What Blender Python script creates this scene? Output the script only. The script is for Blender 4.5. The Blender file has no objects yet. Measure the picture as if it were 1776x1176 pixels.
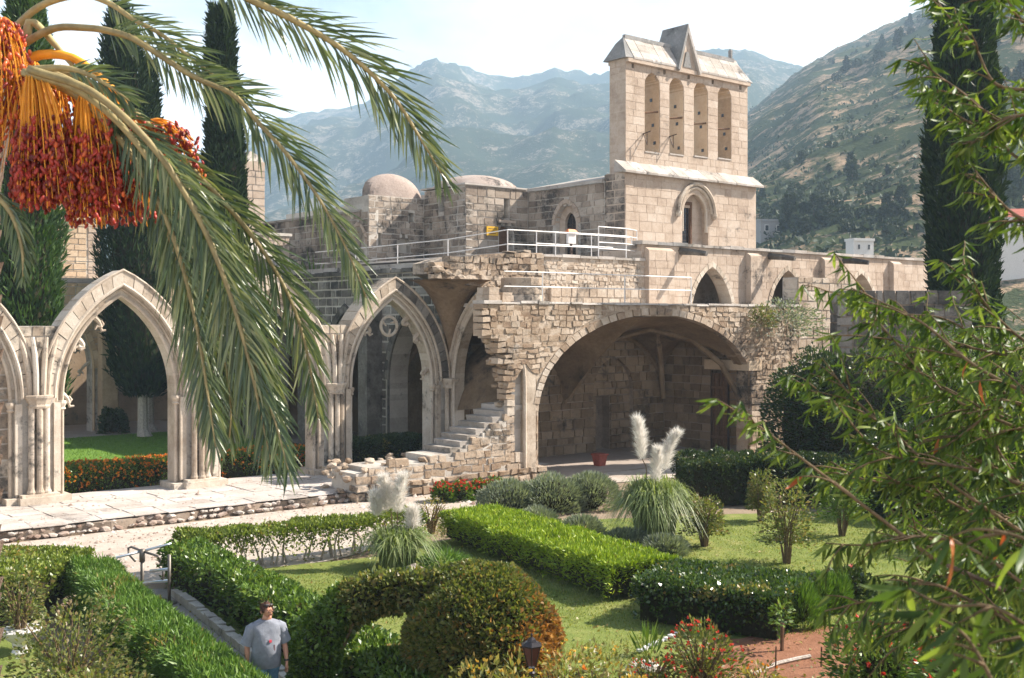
import bpy, bmesh, math, random
import numpy as np
from mathutils import Vector, Matrix
from math import sin, cos, pi, sqrt, atan2, radians

rng = np.random.default_rng(7)
random.seed(7)
scene = bpy.context.scene
COL = scene.collection

# ------------------------------------------------------------------ camera, sky, sun, exposure
CZ, HORIZON, FPX = 5.85, 553.0, 1973.0        # eye height; horizon row and focal length in photograph pixels
cam_data = bpy.data.cameras.new('camera')
cam_data.sensor_width = 36.0
cam_data.lens = 36.0 * FPX / 1776.0
cam_data.shift_y = -(588.0 - HORIZON) / 1776.0
cam_data.clip_start = 0.05
cam_data.clip_end = 9000.0
cam_data.dof.use_dof = True
cam_data.dof.focus_distance = 32.0
cam_data.dof.aperture_fstop = 5.6
cam = bpy.data.objects.new('camera', cam_data)
cam.location = (0, 0, CZ)
cam.rotation_euler = (radians(90), 0, 0)
COL.objects.link(cam)
scene.camera = cam

SUN_AZ, SUN_EL = radians(13.0), radians(41.0)    # direction towards the sun: azimuth from +X, elevation
SUN_STRENGTH, SKY_STRENGTH = 5.0, 0.050
sun_vec = Vector((cos(SUN_AZ) * cos(SUN_EL), sin(SUN_AZ) * cos(SUN_EL), sin(SUN_EL)))

world = bpy.data.worlds.new('World')
scene.world = world
world.use_nodes = True
wt = world.node_tree
wt.nodes.clear()
w_out = wt.nodes.new('ShaderNodeOutputWorld')
w_bg = wt.nodes.new('ShaderNodeBackground')
w_bg.inputs['Strength'].default_value = SKY_STRENGTH
sky = wt.nodes.new('ShaderNodeTexSky')
sky.sky_type = 'NISHITA'
sky.sun_disc = False
sky.sun_elevation = SUN_EL
sky.sun_rotation = atan2(sun_vec.x, sun_vec.y)
sky.altitude = 200
sky.dust_density = 2.2
sky.ozone_density = 1.0
w_tc = wt.nodes.new('ShaderNodeTexCoord')
w_map = wt.nodes.new('ShaderNodeMapping')
w_map.inputs['Location'].default_value = (0.35, 0.10, 0.22)
w_map.inputs['Scale'].default_value = (1.0, 1.0, 2.2)
w_noise = wt.nodes.new('ShaderNodeTexNoise')
w_noise.inputs['Scale'].default_value = 2.6
w_noise.inputs['Detail'].default_value = 9.0
w_noise.inputs['Roughness'].default_value = 0.56
w_noise.inputs['Distortion'].default_value = 0.4
w_ramp = wt.nodes.new('ShaderNodeValToRGB')
w_ramp.color_ramp.elements[0].position = 0.60
w_ramp.color_ramp.elements[0].color = (0.0, 0.0, 0.0, 1)
w_ramp.color_ramp.elements[1].position = 0.80
w_ramp.color_ramp.elements[1].color = (1, 1, 1, 1)
w_mix = wt.nodes.new('ShaderNodeMixRGB')
w_mix.inputs['Color2'].default_value = (13.2, 13.1, 13.0, 1)
wt.links.new(w_tc.outputs['Generated'], w_map.inputs['Vector'])
wt.links.new(w_map.outputs['Vector'], w_noise.inputs['Vector'])
wt.links.new(w_noise.outputs['Fac'], w_ramp.inputs['Fac'])
w_sep = wt.nodes.new('ShaderNodeSeparateXYZ')
wt.links.new(w_tc.outputs['Generated'], w_sep.inputs[0])
def wm(op, a, b):
    n = wt.nodes.new('ShaderNodeMath'); n.operation = op
    for k, x in ((0, a), (1, b)):
        if isinstance(x, (int, float)): n.inputs[k].default_value = x
        else: wt.links.new(x, n.inputs[k])
    return n.outputs[0]
# cloud thickens towards the horizon, all round
w_low = wm('SUBTRACT', 2.25, wm('MULTIPLY', w_sep.outputs['Z'], 6.6))
w_low = wm('ADD', w_low, wm('MULTIPLY', wm('SUBTRACT', w_noise.outputs['Fac'], 0.5), 2.4))
w_fac = wm('MINIMUM', wm('MAXIMUM', wm('MAXIMUM', w_low, w_ramp.outputs['Color']), 0.06), 1.0)
wt.links.new(w_fac, w_mix.inputs['Fac'])
wt.links.new(sky.outputs['Color'], w_mix.inputs['Color1'])
wt.links.new(w_mix.outputs['Color'], w_bg.inputs['Color'])
wt.links.new(w_bg.outputs['Background'], w_out.inputs['Surface'])

sun_data = bpy.data.lights.new('sun', 'SUN')
sun_data.energy = SUN_STRENGTH
sun_data.angle = radians(0.5)
sun_data.color = (1.0, 0.915, 0.81)
sun = bpy.data.objects.new('sun', sun_data)
sun.rotation_euler = sun_vec.to_track_quat('Z', 'Y').to_euler()
sun.location = (60, 0, 60)
COL.objects.link(sun)

scene.view_settings.view_transform = 'Standard'
scene.view_settings.look = 'None'
scene.view_settings.gamma = 1.0
scene.view_settings.use_curve_mapping = False
scene.view_settings.exposure = 1.50
scene.render.engine = 'CYCLES'
scene.cycles.use_denoising = True
scene.cycles.max_bounces = 6
scene.cycles.diffuse_bounces = 3
scene.cycles.volume_bounces = 1
scene.cycles.transparent_max_bounces = 6

# ------------------------------------------------------------------ helpers
A = atan2(0.64, 0.768)                 # direction of the cloister's west range
D = Vector((cos(A), sin(A), 0))
N = Vector((sin(A), -cos(A), 0))       # outward normal of the west front (towards the garden)
O = Vector((-14.3, 34.3, 0))           # first pier of the west arcade


def W(u, n, z=0.0):
    """abbey coordinates (along the range, out towards the garden, up) to world"""
    return O + D * u + N * n + Vector((0, 0, z))


def at(px, py, Y):
    """point at depth Y seen at pixel px, py of the photograph"""
    return Vector(((px - 888.0) / FPX * Y, Y, CZ - (py - HORIZON) / FPX * Y))


def gnd(px, py, z=0.0):
    Y = FPX * (CZ - z) / (py - HORIZON)
    return Vector(((px - 888.0) / FPX * Y, Y, z))


def tag(o, label=None, cat=None, group=None, kind=None):
    if label: o['label'] = label
    if cat: o['category'] = cat
    if group: o['group'] = group
    if kind: o['kind'] = kind
    return o


def thing(name, loc, rz, label, cat, group=None):
    o = bpy.data.objects.new(name, None)
    o.empty_display_size = 0.3
    COL.objects.link(o)
    o.location = loc
    o.rotation_euler = (0, 0, rz)
    return tag(o, label, cat, group)


def link(name, me, parent=None, loc=None):
    o = bpy.data.objects.new(name, me)
    COL.objects.link(o)
    if parent is not None: o.parent = parent
    if loc is not None: o.location = loc
    return o


def dup(root):
    c = root.copy(); COL.objects.link(c)
    for ch in list(root.children):
        d = ch.copy(); COL.objects.link(d); d.parent = c
        for g in list(ch.children):
            e = g.copy(); COL.objects.link(e); e.parent = d
    return c


def np_mesh(name, verts, faces, mat=None, smooth=False):
    """verts (n,3), faces (m,k) arrays to a mesh, quickly"""
    verts = np.asarray(verts, dtype=np.float32); faces = np.asarray(faces, dtype=np.int32)
    me = bpy.data.meshes.new(name)
    m, k = faces.shape
    me.vertices.add(len(verts)); me.vertices.foreach_set('co', verts.ravel())
    me.loops.add(m * k); me.loops.foreach_set('vertex_index', faces.ravel())
    me.polygons.add(m)
    me.polygons.foreach_set('loop_start', np.arange(0, m * k, k, dtype=np.int32))
    me.polygons.foreach_set('loop_total', np.full(m, k, dtype=np.int32))
    if smooth: me.polygons.foreach_set('use_smooth', np.ones(m, dtype=bool))
    me.update(calc_edges=True)
    if mat: me.materials.append(mat)
    return me


class MB:
    """collects boxes, prisms, tubes and lathes; build() links them as one mesh"""
    def __init__(self): self.v, self.f = [], []

    def add(self, vs, fs):
        b = len(self.v); self.v += [tuple(p) for p in vs]; self.f += [tuple(i + b for i in f) for f in fs]; return self

    def hexa(self, p):
        """p: 4 bottom (ccw) then 4 top"""
        return self.add(p, [(0, 3, 2, 1), (4, 5, 6, 7), (0, 1, 5, 4), (1, 2, 6, 5), (2, 3, 7, 6), (3, 0, 4, 7)])

    def box(self, x0, x1, y0, y1, z0, z1):
        return self.hexa([(x0, y0, z0), (x1, y0, z0), (x1, y1, z0), (x0, y1, z0), (x0, y0, z1), (x1, y0, z1), (x1, y1, z1), (x0, y1, z1)])

    def tube(self, pts, r, seg=6, cap=True):
        pts = [Vector(p) for p in pts]; n = len(pts)
        rr = r if isinstance(r, (list, tuple)) else [r] * n
        b = len(self.v); up = None
        for i, p in enumerate(pts):
            t = (pts[min(i + 1, n - 1)] - pts[max(i - 1, 0)]).normalized()
            if up is None: up = Vector((0, 0, 1)) if abs(t.z) < 0.9 else Vector((1, 0, 0))
            s = t.cross(up)
            if s.length < 1e-4: s = t.cross(Vector((0, 1, 0)))
            s.normalize(); q = s.cross(t).normalized(); up = q
            for k in range(seg):
                a = 2 * pi * k / seg
                self.v.append(tuple(p + (s * cos(a) + q * sin(a)) * rr[i]))
        for i in range(n - 1):
            for k in range(seg):
                k2 = (k + 1) % seg
                self.f.append((b + i * seg + k, b + i * seg + k2, b + (i + 1) * seg + k2, b + (i + 1) * seg + k))
        if cap:
            self.f.append(tuple(b + k for k in range(seg))[::-1]); self.f.append(tuple(b + (n - 1) * seg + k for k in range(seg)))
        return self

    def lathe(self, prof, c=(0, 0, 0), seg=12, rz=0.0, sx=1.0, sy=1.0):
        b = len(self.v); n = len(prof)
        for r, z in prof:
            for k in range(seg):
                a = rz + 2 * pi * k / seg
                self.v.append((c[0] + r * cos(a) * sx, c[1] + r * sin(a) * sy, c[2] + z))
        for i in range(n - 1):
            for k in range(seg):
                k2 = (k + 1) % seg
                self.f.append((b + i * seg + k, b + i * seg + k2, b + (i + 1) * seg + k2, b + (i + 1) * seg + k))
        self.f.append(tuple(b + k for k in range(seg))[::-1]); self.f.append(tuple(b + (n - 1) * seg + k for k in range(seg)))
        return self

    def mesh(self, name, mat, smooth=False):
        me = bpy.data.meshes.new(name)
        me.from_pydata(self.v, [], self.f)
        if mat: me.materials.append(mat)
        if smooth: me.polygons.foreach_set('use_smooth', [True] * len(me.polygons))
        me.update()
        return me

    def build(self, name, mat, parent=None, loc=None, smooth=False):
        return link(name, self.mesh(name, mat, smooth), parent, loc)


def hash2(ix, iy, seed):
    h = (ix.astype(np.int64) * 374761393 + iy.astype(np.int64) * 668265263 + seed * 1442695041) & 0x7fffffff
    h = ((h ^ (h >> 13)) * 1274126177) & 0x7fffffff
    return ((h ^ (h >> 16)) & 0xffff) / 65535.0


def vnoise(x, y, seed=0):
    x = np.asarray(x, float); y = np.asarray(y, float)
    ix, iy = np.floor(x), np.floor(y); fx, fy = x - ix, y - iy
    fx, fy = fx * fx * (3 - 2 * fx), fy * fy * (3 - 2 * fy)
    a, b = hash2(ix, iy, seed), hash2(ix + 1, iy, seed)
    c, d = hash2(ix, iy + 1, seed), hash2(ix + 1, iy + 1, seed)
    return (a * (1 - fx) + b * fx) * (1 - fy) + (c * (1 - fx) + d * fx) * fy


def fbm(x, y, seed=0, octs=4, gain=0.5):
    t, a, s = 0.0, 1.0, 0.0
    x = np.asarray(x, float); y = np.asarray(y, float)
    for i in range(octs):
        t = t + a * vnoise(x, y, seed + i * 17); s += a; a *= gain; x = x * 2.03 + 5.1; y = y * 2.03 + 9.7
    return t / s


# ------------------------------------------------------------------ materials
def new_mat(name):
    m = bpy.data.materials.new(name); m.use_nodes = True
    nt = m.node_tree; nt.nodes.clear()
    out = nt.nodes.new('ShaderNodeOutputMaterial')
    bs = nt.nodes.new('ShaderNodeBsdfPrincipled')
    nt.links.new(bs.outputs[0], out.inputs['Surface'])
    return m, nt, bs, out


def ramp(nt, src, stops):
    r = nt.nodes.new('ShaderNodeValToRGB')
    el = r.color_ramp.elements
    while len(el) > len(stops): el.remove(el[-1])
    while len(el) < len(stops): el.new(0.5)
    for e, (p, c) in zip(el, stops):
        e.position = p; e.color = (*c, 1) if len(c) == 3 else c
    nt.links.new(src, r.inputs['Fac'])
    return r.outputs['Color']


def noise(nt, vec, scale, detail=5, rough=0.55, dist=0.0):
    n = nt.nodes.new('ShaderNodeTexNoise')
    n.inputs['Scale'].default_value = scale; n.inputs['Detail'].default_value = detail
    n.inputs['Roughness'].default_value = rough; n.inputs['Distortion'].default_value = dist
    if vec is not None: nt.links.new(vec, n.inputs['Vector'])
    return n.outputs['Fac']


def mixc(nt, fac, a, b, mode='MIX'):
    m = nt.nodes.new('ShaderNodeMixRGB'); m.blend_type = mode
    for k, x in ((0, fac), (1, a), (2, b)):
        if isinstance(x, (int, float)): m.inputs[k].default_value = x
        elif isinstance(x, tuple): m.inputs[k].default_value = (*x, 1)
        else: nt.links.new(x, m.inputs[k])
    return m.outputs['Color']


def math_n(nt, op, a, b=0.0):
    m = nt.nodes.new('ShaderNodeMath'); m.operation = op
    for k, x in ((0, a), (1, b)):
        if isinstance(x, (int, float)): m.inputs[k].default_value = x
        else: nt.links.new(x, m.inputs[k])
    return m.outputs[0]


def piece_random(nt):
    """a number for each piece, whether it is its own object or one island of a joined mesh"""
    oi = nt.nodes.new('ShaderNodeObjectInfo'); ge = nt.nodes.new('ShaderNodeNewGeometry')
    s = math_n(nt, 'ADD', oi.outputs['Random'], ge.outputs['Random Per Island'])
    return math_n(nt, 'FRACT', s), ge.outputs['Position']


def bump(nt, bs, h, strength=0.4, dist=0.03):
    b = nt.nodes.new('ShaderNodeBump'); b.inputs['Strength'].default_value = strength; b.inputs['Distance'].default_value = dist
    nt.links.new(h, b.inputs['Height']); nt.links.new(b.outputs['Normal'], bs.inputs['Normal'])


def stone_mat(name, tones, stain=0.0, stain_col=(0.035, 0.034, 0.033), stain_scale=0.55, spread=0.35, bumpy=0.5, lichen=0.0):
    """tones: three colours; stain: share of the wall that is weathered black"""
    m, nt, bs, out = new_mat(name)
    rnd, pos = piece_random(nt)
    n1 = noise(nt, pos, 0.9, 5, 0.6)
    n2 = noise(nt, pos, 7.0, 6, 0.65)
    n3 = noise(nt, pos, 38.0, 4, 0.7)
    t = math_n(nt, 'ADD', math_n(nt, 'MULTIPLY', rnd, spread), math_n(nt, 'MULTIPLY', n1, 1.0 - spread * 0.5))
    t = math_n(nt, 'ADD', t, math_n(nt, 'MULTIPLY', math_n(nt, 'SUBTRACT', n2, 0.5), 0.5))
    c = ramp(nt, t, [(0.25, tones[0]), (0.55, tones[1]), (0.85, tones[2])])
    pit = ramp(nt, n3, [(0.30, (0.45, 0.42, 0.40)), (0.44, (1, 1, 1))])
    c = mixc(nt, 0.75, c, pit, 'MULTIPLY')
    if stain > 0:
        s1 = noise(nt, pos, stain_scale, 7, 0.7, 0.3)
        s = math_n(nt, 'ADD', s1, math_n(nt, 'MULTIPLY', math_n(nt, 'SUBTRACT', n2, 0.5), 0.35))
        k = 0.62 - 0.22 * stain
        f = ramp(nt, s, [(k, (0, 0, 0)), (k + 0.13, (1, 1, 1))])
        c = mixc(nt, math_n(nt, 'MULTIPLY', f, 0.85), c, stain_col)
    if lichen > 0:
        l = noise(nt, pos, 2.6, 6, 0.7)
        f = ramp(nt, l, [(0.60, (0, 0, 0)), (0.72, (1, 1, 1))])
        c = mixc(nt, math_n(nt, 'MULTIPLY', f, lichen), c, (0.55, 0.53, 0.49))
    nt.links.new(c, bs.inputs['Base Color'])
    bs.inputs['Roughness'].default_value = 0.92
    bs.inputs['Specular IOR Level'].default_value = 0.15
    hh = math_n(nt, 'ADD', math_n(nt, 'MULTIPLY', n2, 0.7), math_n(nt, 'MULTIPLY', n3, 0.4))
    bump(nt, bs, hh, bumpy, 0.05)
    return m


def leaf_mat(name, cols, trans=0.35, rough=0.45, spec=0.4, tint=(1.5, 1.6, 0.6)):
    m, nt, bs, out = new_mat(name)
    rnd, pos = piece_random(nt)
    big = noise(nt, pos, 1.3, 3)
    t = math_n(nt, 'ADD', math_n(nt, 'MULTIPLY', rnd, 0.7), math_n(nt, 'MULTIPLY', big, 0.35))
    k = len(cols)
    c = ramp(nt, t, [(0.1 + 0.85 * i / (k - 1), cols[i]) for i in range(k)])
    nt.links.new(c, bs.inputs['Base Color'])
    bs.inputs['Roughness'].default_value = rough
    bs.inputs['Specular IOR Level'].default_value = spec
    tr = nt.nodes.new('ShaderNodeBsdfTranslucent')
    tc = mixc(nt, 1.0, c, tint, 'MULTIPLY')
    nt.links.new(tc, tr.inputs['Color'])
    mx = nt.nodes.new('ShaderNodeMixShader'); mx.inputs[0].default_value = trans
    nt.links.new(bs.outputs[0], mx.inputs[1]); nt.links.new(tr.outputs[0], mx.inputs[2])
    nt.links.new(mx.outputs[0], out.inputs['Surface'])
    return m


def plain_mat(name, col, rough=0.6, metal=0.0, spec=0.4, var=0.25, scale=8.0, bumpy=0.0):
    m, nt, bs, out = new_mat(name)
    rnd, pos = piece_random(nt)
    n = noise(nt, pos, scale, 5, 0.6)
    lo = tuple(x * (1 - var) for x in col); hi = tuple(min(1, x * (1 + var)) for x in col)
    c = ramp(nt, math_n(nt, 'ADD', n, math_n(nt, 'MULTIPLY', math_n(nt, 'SUBTRACT', rnd, 0.5), 0.2)), [(0.3, lo), (0.7, hi)])
    nt.links.new(c, bs.inputs['Base Color'])
    bs.inputs['Roughness'].default_value = rough; bs.inputs['Metallic'].default_value = metal
    bs.inputs['Specular IOR Level'].default_value = spec
    if bumpy: bump(nt, bs, n, bumpy, 0.03)
    return m


def ground_mat(name, stops, scale=2.0, fine=30.0, bumpy=0.4, big=0.25):
    m, nt, bs, out = new_mat(name)
    ge = nt.nodes.new('ShaderNodeNewGeometry'); pos = ge.outputs['Position']
    a, b, c3 = noise(nt, pos, scale, 6, 0.65), noise(nt, pos, fine, 5, 0.7), noise(nt, pos, big, 3)
    t = math_n(nt, 'ADD', math_n(nt, 'ADD', math_n(nt, 'MULTIPLY', a, 0.45), math_n(nt, 'MULTIPLY', b, 0.35)), math_n(nt, 'MULTIPLY', c3, 0.2))
    nt.links.new(ramp(nt, t, stops), bs.inputs['Base Color'])
    bs.inputs['Roughness'].default_value = 0.95; bs.inputs['Specular IOR Level'].default_value = 0.1
    bump(nt, bs, math_n(nt, 'ADD', a, math_n(nt, 'MULTIPLY', b, 0.6)), bumpy, 0.05)
    return m


M = {}
M['ashlar'] = stone_mat('cloister stone', [(0.19, 0.145, 0.105), (0.40, 0.325, 0.25), (0.58, 0.51, 0.42)], stain=0.50, lichen=0.4)
M['ashlar_clean'] = stone_mat('pale carved stone', [(0.30, 0.235, 0.175), (0.50, 0.42, 0.335), (0.64, 0.575, 0.49)], stain=0.24, stain_scale=0.8, spread=0.3, lichen=0.35)
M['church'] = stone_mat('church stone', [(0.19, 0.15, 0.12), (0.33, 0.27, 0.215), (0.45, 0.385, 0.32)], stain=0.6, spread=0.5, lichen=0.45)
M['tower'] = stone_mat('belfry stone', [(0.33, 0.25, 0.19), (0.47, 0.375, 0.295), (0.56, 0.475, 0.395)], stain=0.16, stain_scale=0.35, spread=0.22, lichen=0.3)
M['grey_stone'] = stone_mat('dark grey stone', [(0.07, 0.062, 0.055), (0.15, 0.135, 0.118), (0.30, 0.275, 0.245)], stain=0.55, spread=0.45, lichen=0.3)
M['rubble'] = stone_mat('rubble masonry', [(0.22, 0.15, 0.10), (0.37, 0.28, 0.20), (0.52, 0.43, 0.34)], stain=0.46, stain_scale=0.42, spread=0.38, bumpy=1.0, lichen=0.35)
M['rubble_lit'] = stone_mat('sun-toned rubble masonry', [(0.29, 0.215, 0.155), (0.44, 0.355, 0.275), (0.57, 0.50, 0.42)], stain=0.34, spread=0.35, bumpy=1.0, lichen=0.45)  # paler copy of the rubble; sunlight on those walls is in its tones
M['vault'] = stone_mat('shade-toned vault stone', [(0.12, 0.082, 0.05), (0.215, 0.152, 0.097), (0.32, 0.24, 0.165)], stain=0.24, spread=0.4)  # tones lowered so the colour itself deepens the shade under the vaults
M['tan'] = stone_mat('warm tan stone', [(0.36, 0.26, 0.17), (0.50, 0.37, 0.25), (0.60, 0.48, 0.35)], stain=0.0, spread=0.35)
M['mortar'] = stone_mat('lime mortar', [(0.32, 0.28, 0.24), (0.46, 0.42, 0.37), (0.58, 0.54, 0.48)], stain=0.2, bumpy=0.6)
M['mortar_dark'] = stone_mat('earthy mortar', [(0.17, 0.13, 0.10), (0.28, 0.22, 0.17), (0.38, 0.31, 0.25)], stain=0.3, bumpy=0.8)
M['slab'] = stone_mat('lichened roof slab', [(0.27, 0.24, 0.20), (0.40, 0.36, 0.32), (0.52, 0.48, 0.44)], stain=0.25, lichen=0.4)
M['slab_grey'] = stone_mat('grey roof slab', [(0.17, 0.17, 0.16), (0.27, 0.26, 0.25), (0.42, 0.41, 0.39)], stain=0.2, lichen=0.5)
M['plaster'] = stone_mat('lime plaster', [(0.40, 0.36, 0.32), (0.52, 0.48, 0.44), (0.64, 0.60, 0.56)], stain=0.15, bumpy=0.3)
M['dome'] = stone_mat('dome render', [(0.22, 0.175, 0.15), (0.36, 0.29, 0.25), (0.46, 0.39, 0.345)], stain=0.40, bumpy=0.7, lichen=0.35)
M['pave'] = stone_mat('worn pale paving', [(0.33, 0.28, 0.24), (0.46, 0.41, 0.37), (0.58, 0.53, 0.49)], stain=0.10, spread=0.25, bumpy=0.5, lichen=0.4)
M['rock'] = stone_mat('edge rock', [(0.20, 0.13, 0.10), (0.36, 0.28, 0.23), (0.54, 0.49, 0.44)], stain=0.2, spread=0.6, bumpy=0.8, lichen=0.3)
M['dark_iron'] = plain_mat('rusty iron', (0.07, 0.045, 0.035), 0.7, 0.3)
M['white_paint'] = plain_mat('white railing paint', (0.64, 0.62, 0.60), 0.45, 0.0, 0.5, 0.08)
M['steel'] = plain_mat('brushed steel tube', (0.55, 0.60, 0.64), 0.32, 0.85, 0.5, 0.12)
M['dark_steel'] = plain_mat('dark steel', (0.16, 0.14, 0.12), 0.5, 0.6)
M['wood'] = plain_mat('weathered wood', (0.13, 0.075, 0.045), 0.8, 0, 0.2, 0.4, 14)
M['glass_dark'] = plain_mat('dark leaded glass', (0.02, 0.02, 0.022), 0.25, 0, 0.5, 0.3)
M['bark'] = plain_mat('brown bark', (0.14, 0.10, 0.075), 0.9, 0, 0.1, 0.5, 22, 0.8)
M['bark_pale'] = plain_mat('pale bark', (0.36, 0.32, 0.28), 0.9, 0, 0.1, 0.35, 16, 0.8)
M['twig'] = plain_mat('twig bark', (0.15, 0.105, 0.06), 0.85, 0, 0.15, 0.4, 30)
# ------------------------------------------------------------------ the setting: ground, hills, haze
M['earth'] = ground_mat('dry earth', [(0.3, (0.17, 0.12, 0.08)), (0.7, (0.33, 0.26, 0.19))])
M['gravel'] = ground_mat('pale gravel', [(0.34, (0.29, 0.23, 0.18)), (0.5, (0.45, 0.385, 0.325)), (0.66, (0.57, 0.51, 0.45))], 1.1, 55.0, 0.6, 0.35)
M['lawn'] = ground_mat('clipped lawn', [(0.34, (0.085, 0.125, 0.025)), (0.5, (0.165, 0.20, 0.05)), (0.66, (0.30, 0.275, 0.105))], 1.8, 34.0, 0.7, 0.5)
M['garth'] = ground_mat('watered lawn', [(0.3, (0.075, 0.15, 0.02)), (0.7, (0.15, 0.25, 0.045))], 2.2, 30.0, 0.6)
M['soil'] = ground_mat('red garden soil', [(0.3, (0.16, 0.07, 0.04)), (0.55, (0.30, 0.145, 0.085)), (0.75, (0.43, 0.25, 0.165))], 3.0, 40.0, 0.9)
M['path'] = ground_mat('cement garden path', [(0.3, (0.20, 0.18, 0.16)), (0.7, (0.36, 0.33, 0.30))], 2.0, 40.0, 0.4)
M['floor'] = ground_mat('trodden stone floor', [(0.3, (0.27, 0.215, 0.175)), (0.7, (0.43, 0.37, 0.32))], 1.2, 25.0, 0.4)


def sheet(name, pts, z, mat, parent=None):
    """a flat outline laid on the ground"""
    bm = bmesh.new()
    f = bm.faces.new([bm.verts.new((p[0], p[1], z)) for p in pts])
    if f.calc_center_median() and f.normal.z < 0: f.normal_flip()
    bm.normal_update()
    if f.normal.z < 0: f.normal_flip()
    bmesh.ops.triangulate(bm, faces=bm.faces[:])
    me = bpy.data.meshes.new(name); bm.to_mesh(me); bm.free(); me.materials.append(mat)
    return tag(link(name, me, parent), kind='structure')


sheet('ground', [(-400, -60), (400, -60), (400, 400), (-400, 400)], -0.02, M['earth'])


def wobble(pts, amp=0.25, step=0.8, seed=1):
    out = []; r = random.Random(seed)
    for i in range(len(pts)):
        a, b = Vector(pts[i][:2]), Vector(pts[(i + 1) % len(pts)][:2])
        k = max(1, int((b - a).length / step))
        for j in range(k):
            q = a.lerp(b, j / k)
            out.append((q.x + r.uniform(-amp, amp), q.y + r.uniform(-amp, amp)))
    return out


# gravel yard between the raised walk and the hedges, running on to the vault
gp = [W(-12, 4.4), W(9.0, 4.4), W(18, 4.6), W(30, 4.6), W(31, 1.0), gnd(1300, 800), gnd(1200, 825), gnd(1060, 838), gnd(880, 852), gnd(730, 930), gnd(560, 975), gnd(270, 1010), gnd(200, 1010), (-20, 22)]
sheet('gravel_path', wobble(gp, 0.12), 0.004, M['gravel'])
# floor of the vaulted room
sheet('vault_floor', [W(15.5, 4.6), W(31, 4.6), W(31, -0.6), W(15.5, -0.6)], 0.010, M['floor'])  # floor tone lowered too, adding to the room's shade
# lawns of the garden
sheet('lawn', wobble([gnd(330, 1000), gnd(700, 960), gnd(900, 900), (1.5, 33), (9.0, 34.5), (16, 33), (18, 22), (6.5, 20.2), (4.6, 19.0), (3.2, 17.2), (1.4, 13.5), (-1, 12.5), (-3.2, 15.5), (-5.5, 20.5)], 0.1), 0.008, M['lawn'])
sheet('lawn', wobble([(-13, 13.5), (-5.4, 13.5), (-7.5, 19), (-9, 21), (-13, 21)], 0.1), 0.012, M['lawn'])
sheet('soil_bed', wobble([(3.6, 20.6), (6.0, 21.8), (12, 22), (13, 15), (6, 14.2), (3.2, 15.5), (2.6, 17.4)], 0.18, 0.5), 0.016, M['soil'])
sheet('garden_path', [(-8.6, 24.4), (-7.5, 24.6), (-6.35, 23.2), (-3.2, 17.4), (-1.6, 13.0), (-2.9, 13.0), (-4.3, 16.9), (-6.9, 21.5)], 0.020, M['path'])
# the cloister garth
sheet('garth_lawn', [W(-10, -1.2), W(15.2, -1.2), W(15.2, -21.2), W(-10, -21.2)], 0.012, M['garth'])
sheet('garth_path', [W(-10, -21.2), W(15.4, -21.2), W(15.4, -28), W(-10, -28)], 0.016, M['floor'])
sheet('gallery_floor', [W(15.4, 0.0), W(28, 0.0), W(28, -22), W(15.4, -22)], 0.022, M['floor'])


# hills: skyline heights read along azimuth k = x / y
def sky_line(pts):
    p = sorted(((px - 888) / FPX, (HORIZON - py) / FPX) for px, py in pts)
    return [a for a, b in p], [b for a, b in p]


FAR = sky_line([(-900, 330), (-300, 300), (100, 300), (300, 290), (420, 250), (480, 213), (560, 195), (620, 190), (660, 168), (700, 140), (735, 115), (757, 107), (785, 116), (830, 134), (890, 147), (925, 140), (962, 126), (1000, 135), (1050, 140), (1150, 118), (1240, 95), (1290, 98), (1330, 112), (1400, 125), (1500, 120), (1700, 60), (1900, 40), (2600, 120)])
NEAR = sky_line([(-900, 545), (700, 540), (1000, 470), (1150, 350), (1240, 245), (1330, 175), (1390, 130), (1420, 110), (1455, 95), (1490, 82), (1540, 56), (1600, 26), (1660, -10), (1800, -80), (2000, -120), (2700, 60)])


def hill_mesh(name, line, R, r0, mat, seed, rough, power, z0, steps=(330, 130)):
    nk, nr = steps
    ks = np.linspace(-0.95, 0.95, nk)
    top = np.interp(ks, *line) * R
    s = np.linspace(0, 1.25, nr)
    K, S = np.meshgrid(ks, s, indexing='ij')
    Yd = r0 + (R - r0) * S
    X = K * Yd
    prof = np.clip(S, 0, 1) ** power
    back = np.clip((S - 1.0) / 0.25, 0, 1)
    T = np.repeat(top[:, None], nr, 1)
    Z = z0 + (T + CZ - z0) * prof - back * 0.35 * np.abs(T)
    sc = 1.0 / (R * 0.16)
    rid = 1 - np.abs(2 * fbm(X * sc, Yd * sc, seed, 6, 0.55) - 1)
    fade = np.clip(S * 3, 0, 1) * (1 - 0.95 * np.exp(-((S - 1.0) / 0.16) ** 2))
    Z = Z + (rid - 0.62) * rough * T * fade * 1.0
    Z = Z + (fbm(X * sc * 9, Yd * sc * 9, seed + 5, 4, 0.6) - 0.5) * rough * 0.16 * T * np.clip(S * 3, 0, 1)
    v = np.stack([X, Yd, Z], -1).reshape(-1, 3)
    idx = np.arange(nk * nr).reshape(nk, nr)
    f = np.stack([idx[:-1, :-1], idx[1:, :-1], idx[1:, 1:], idx[:-1, 1:]], -1).reshape(-1, 4)
    me = np_mesh(name, v, f, mat, True)
    o = tag(link(name, me), kind='structure')

    def height(x, y):
        k = x / y; si = (y - r0) / (R - r0)
        i = int(np.clip((k + 0.95) / 1.9 * (nk - 1), 0, nk - 1)); j = int(np.clip(si / 1.25 * (nr - 1), 0, nr - 1))
        return float(Z[i, j])
    return o, height


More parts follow.
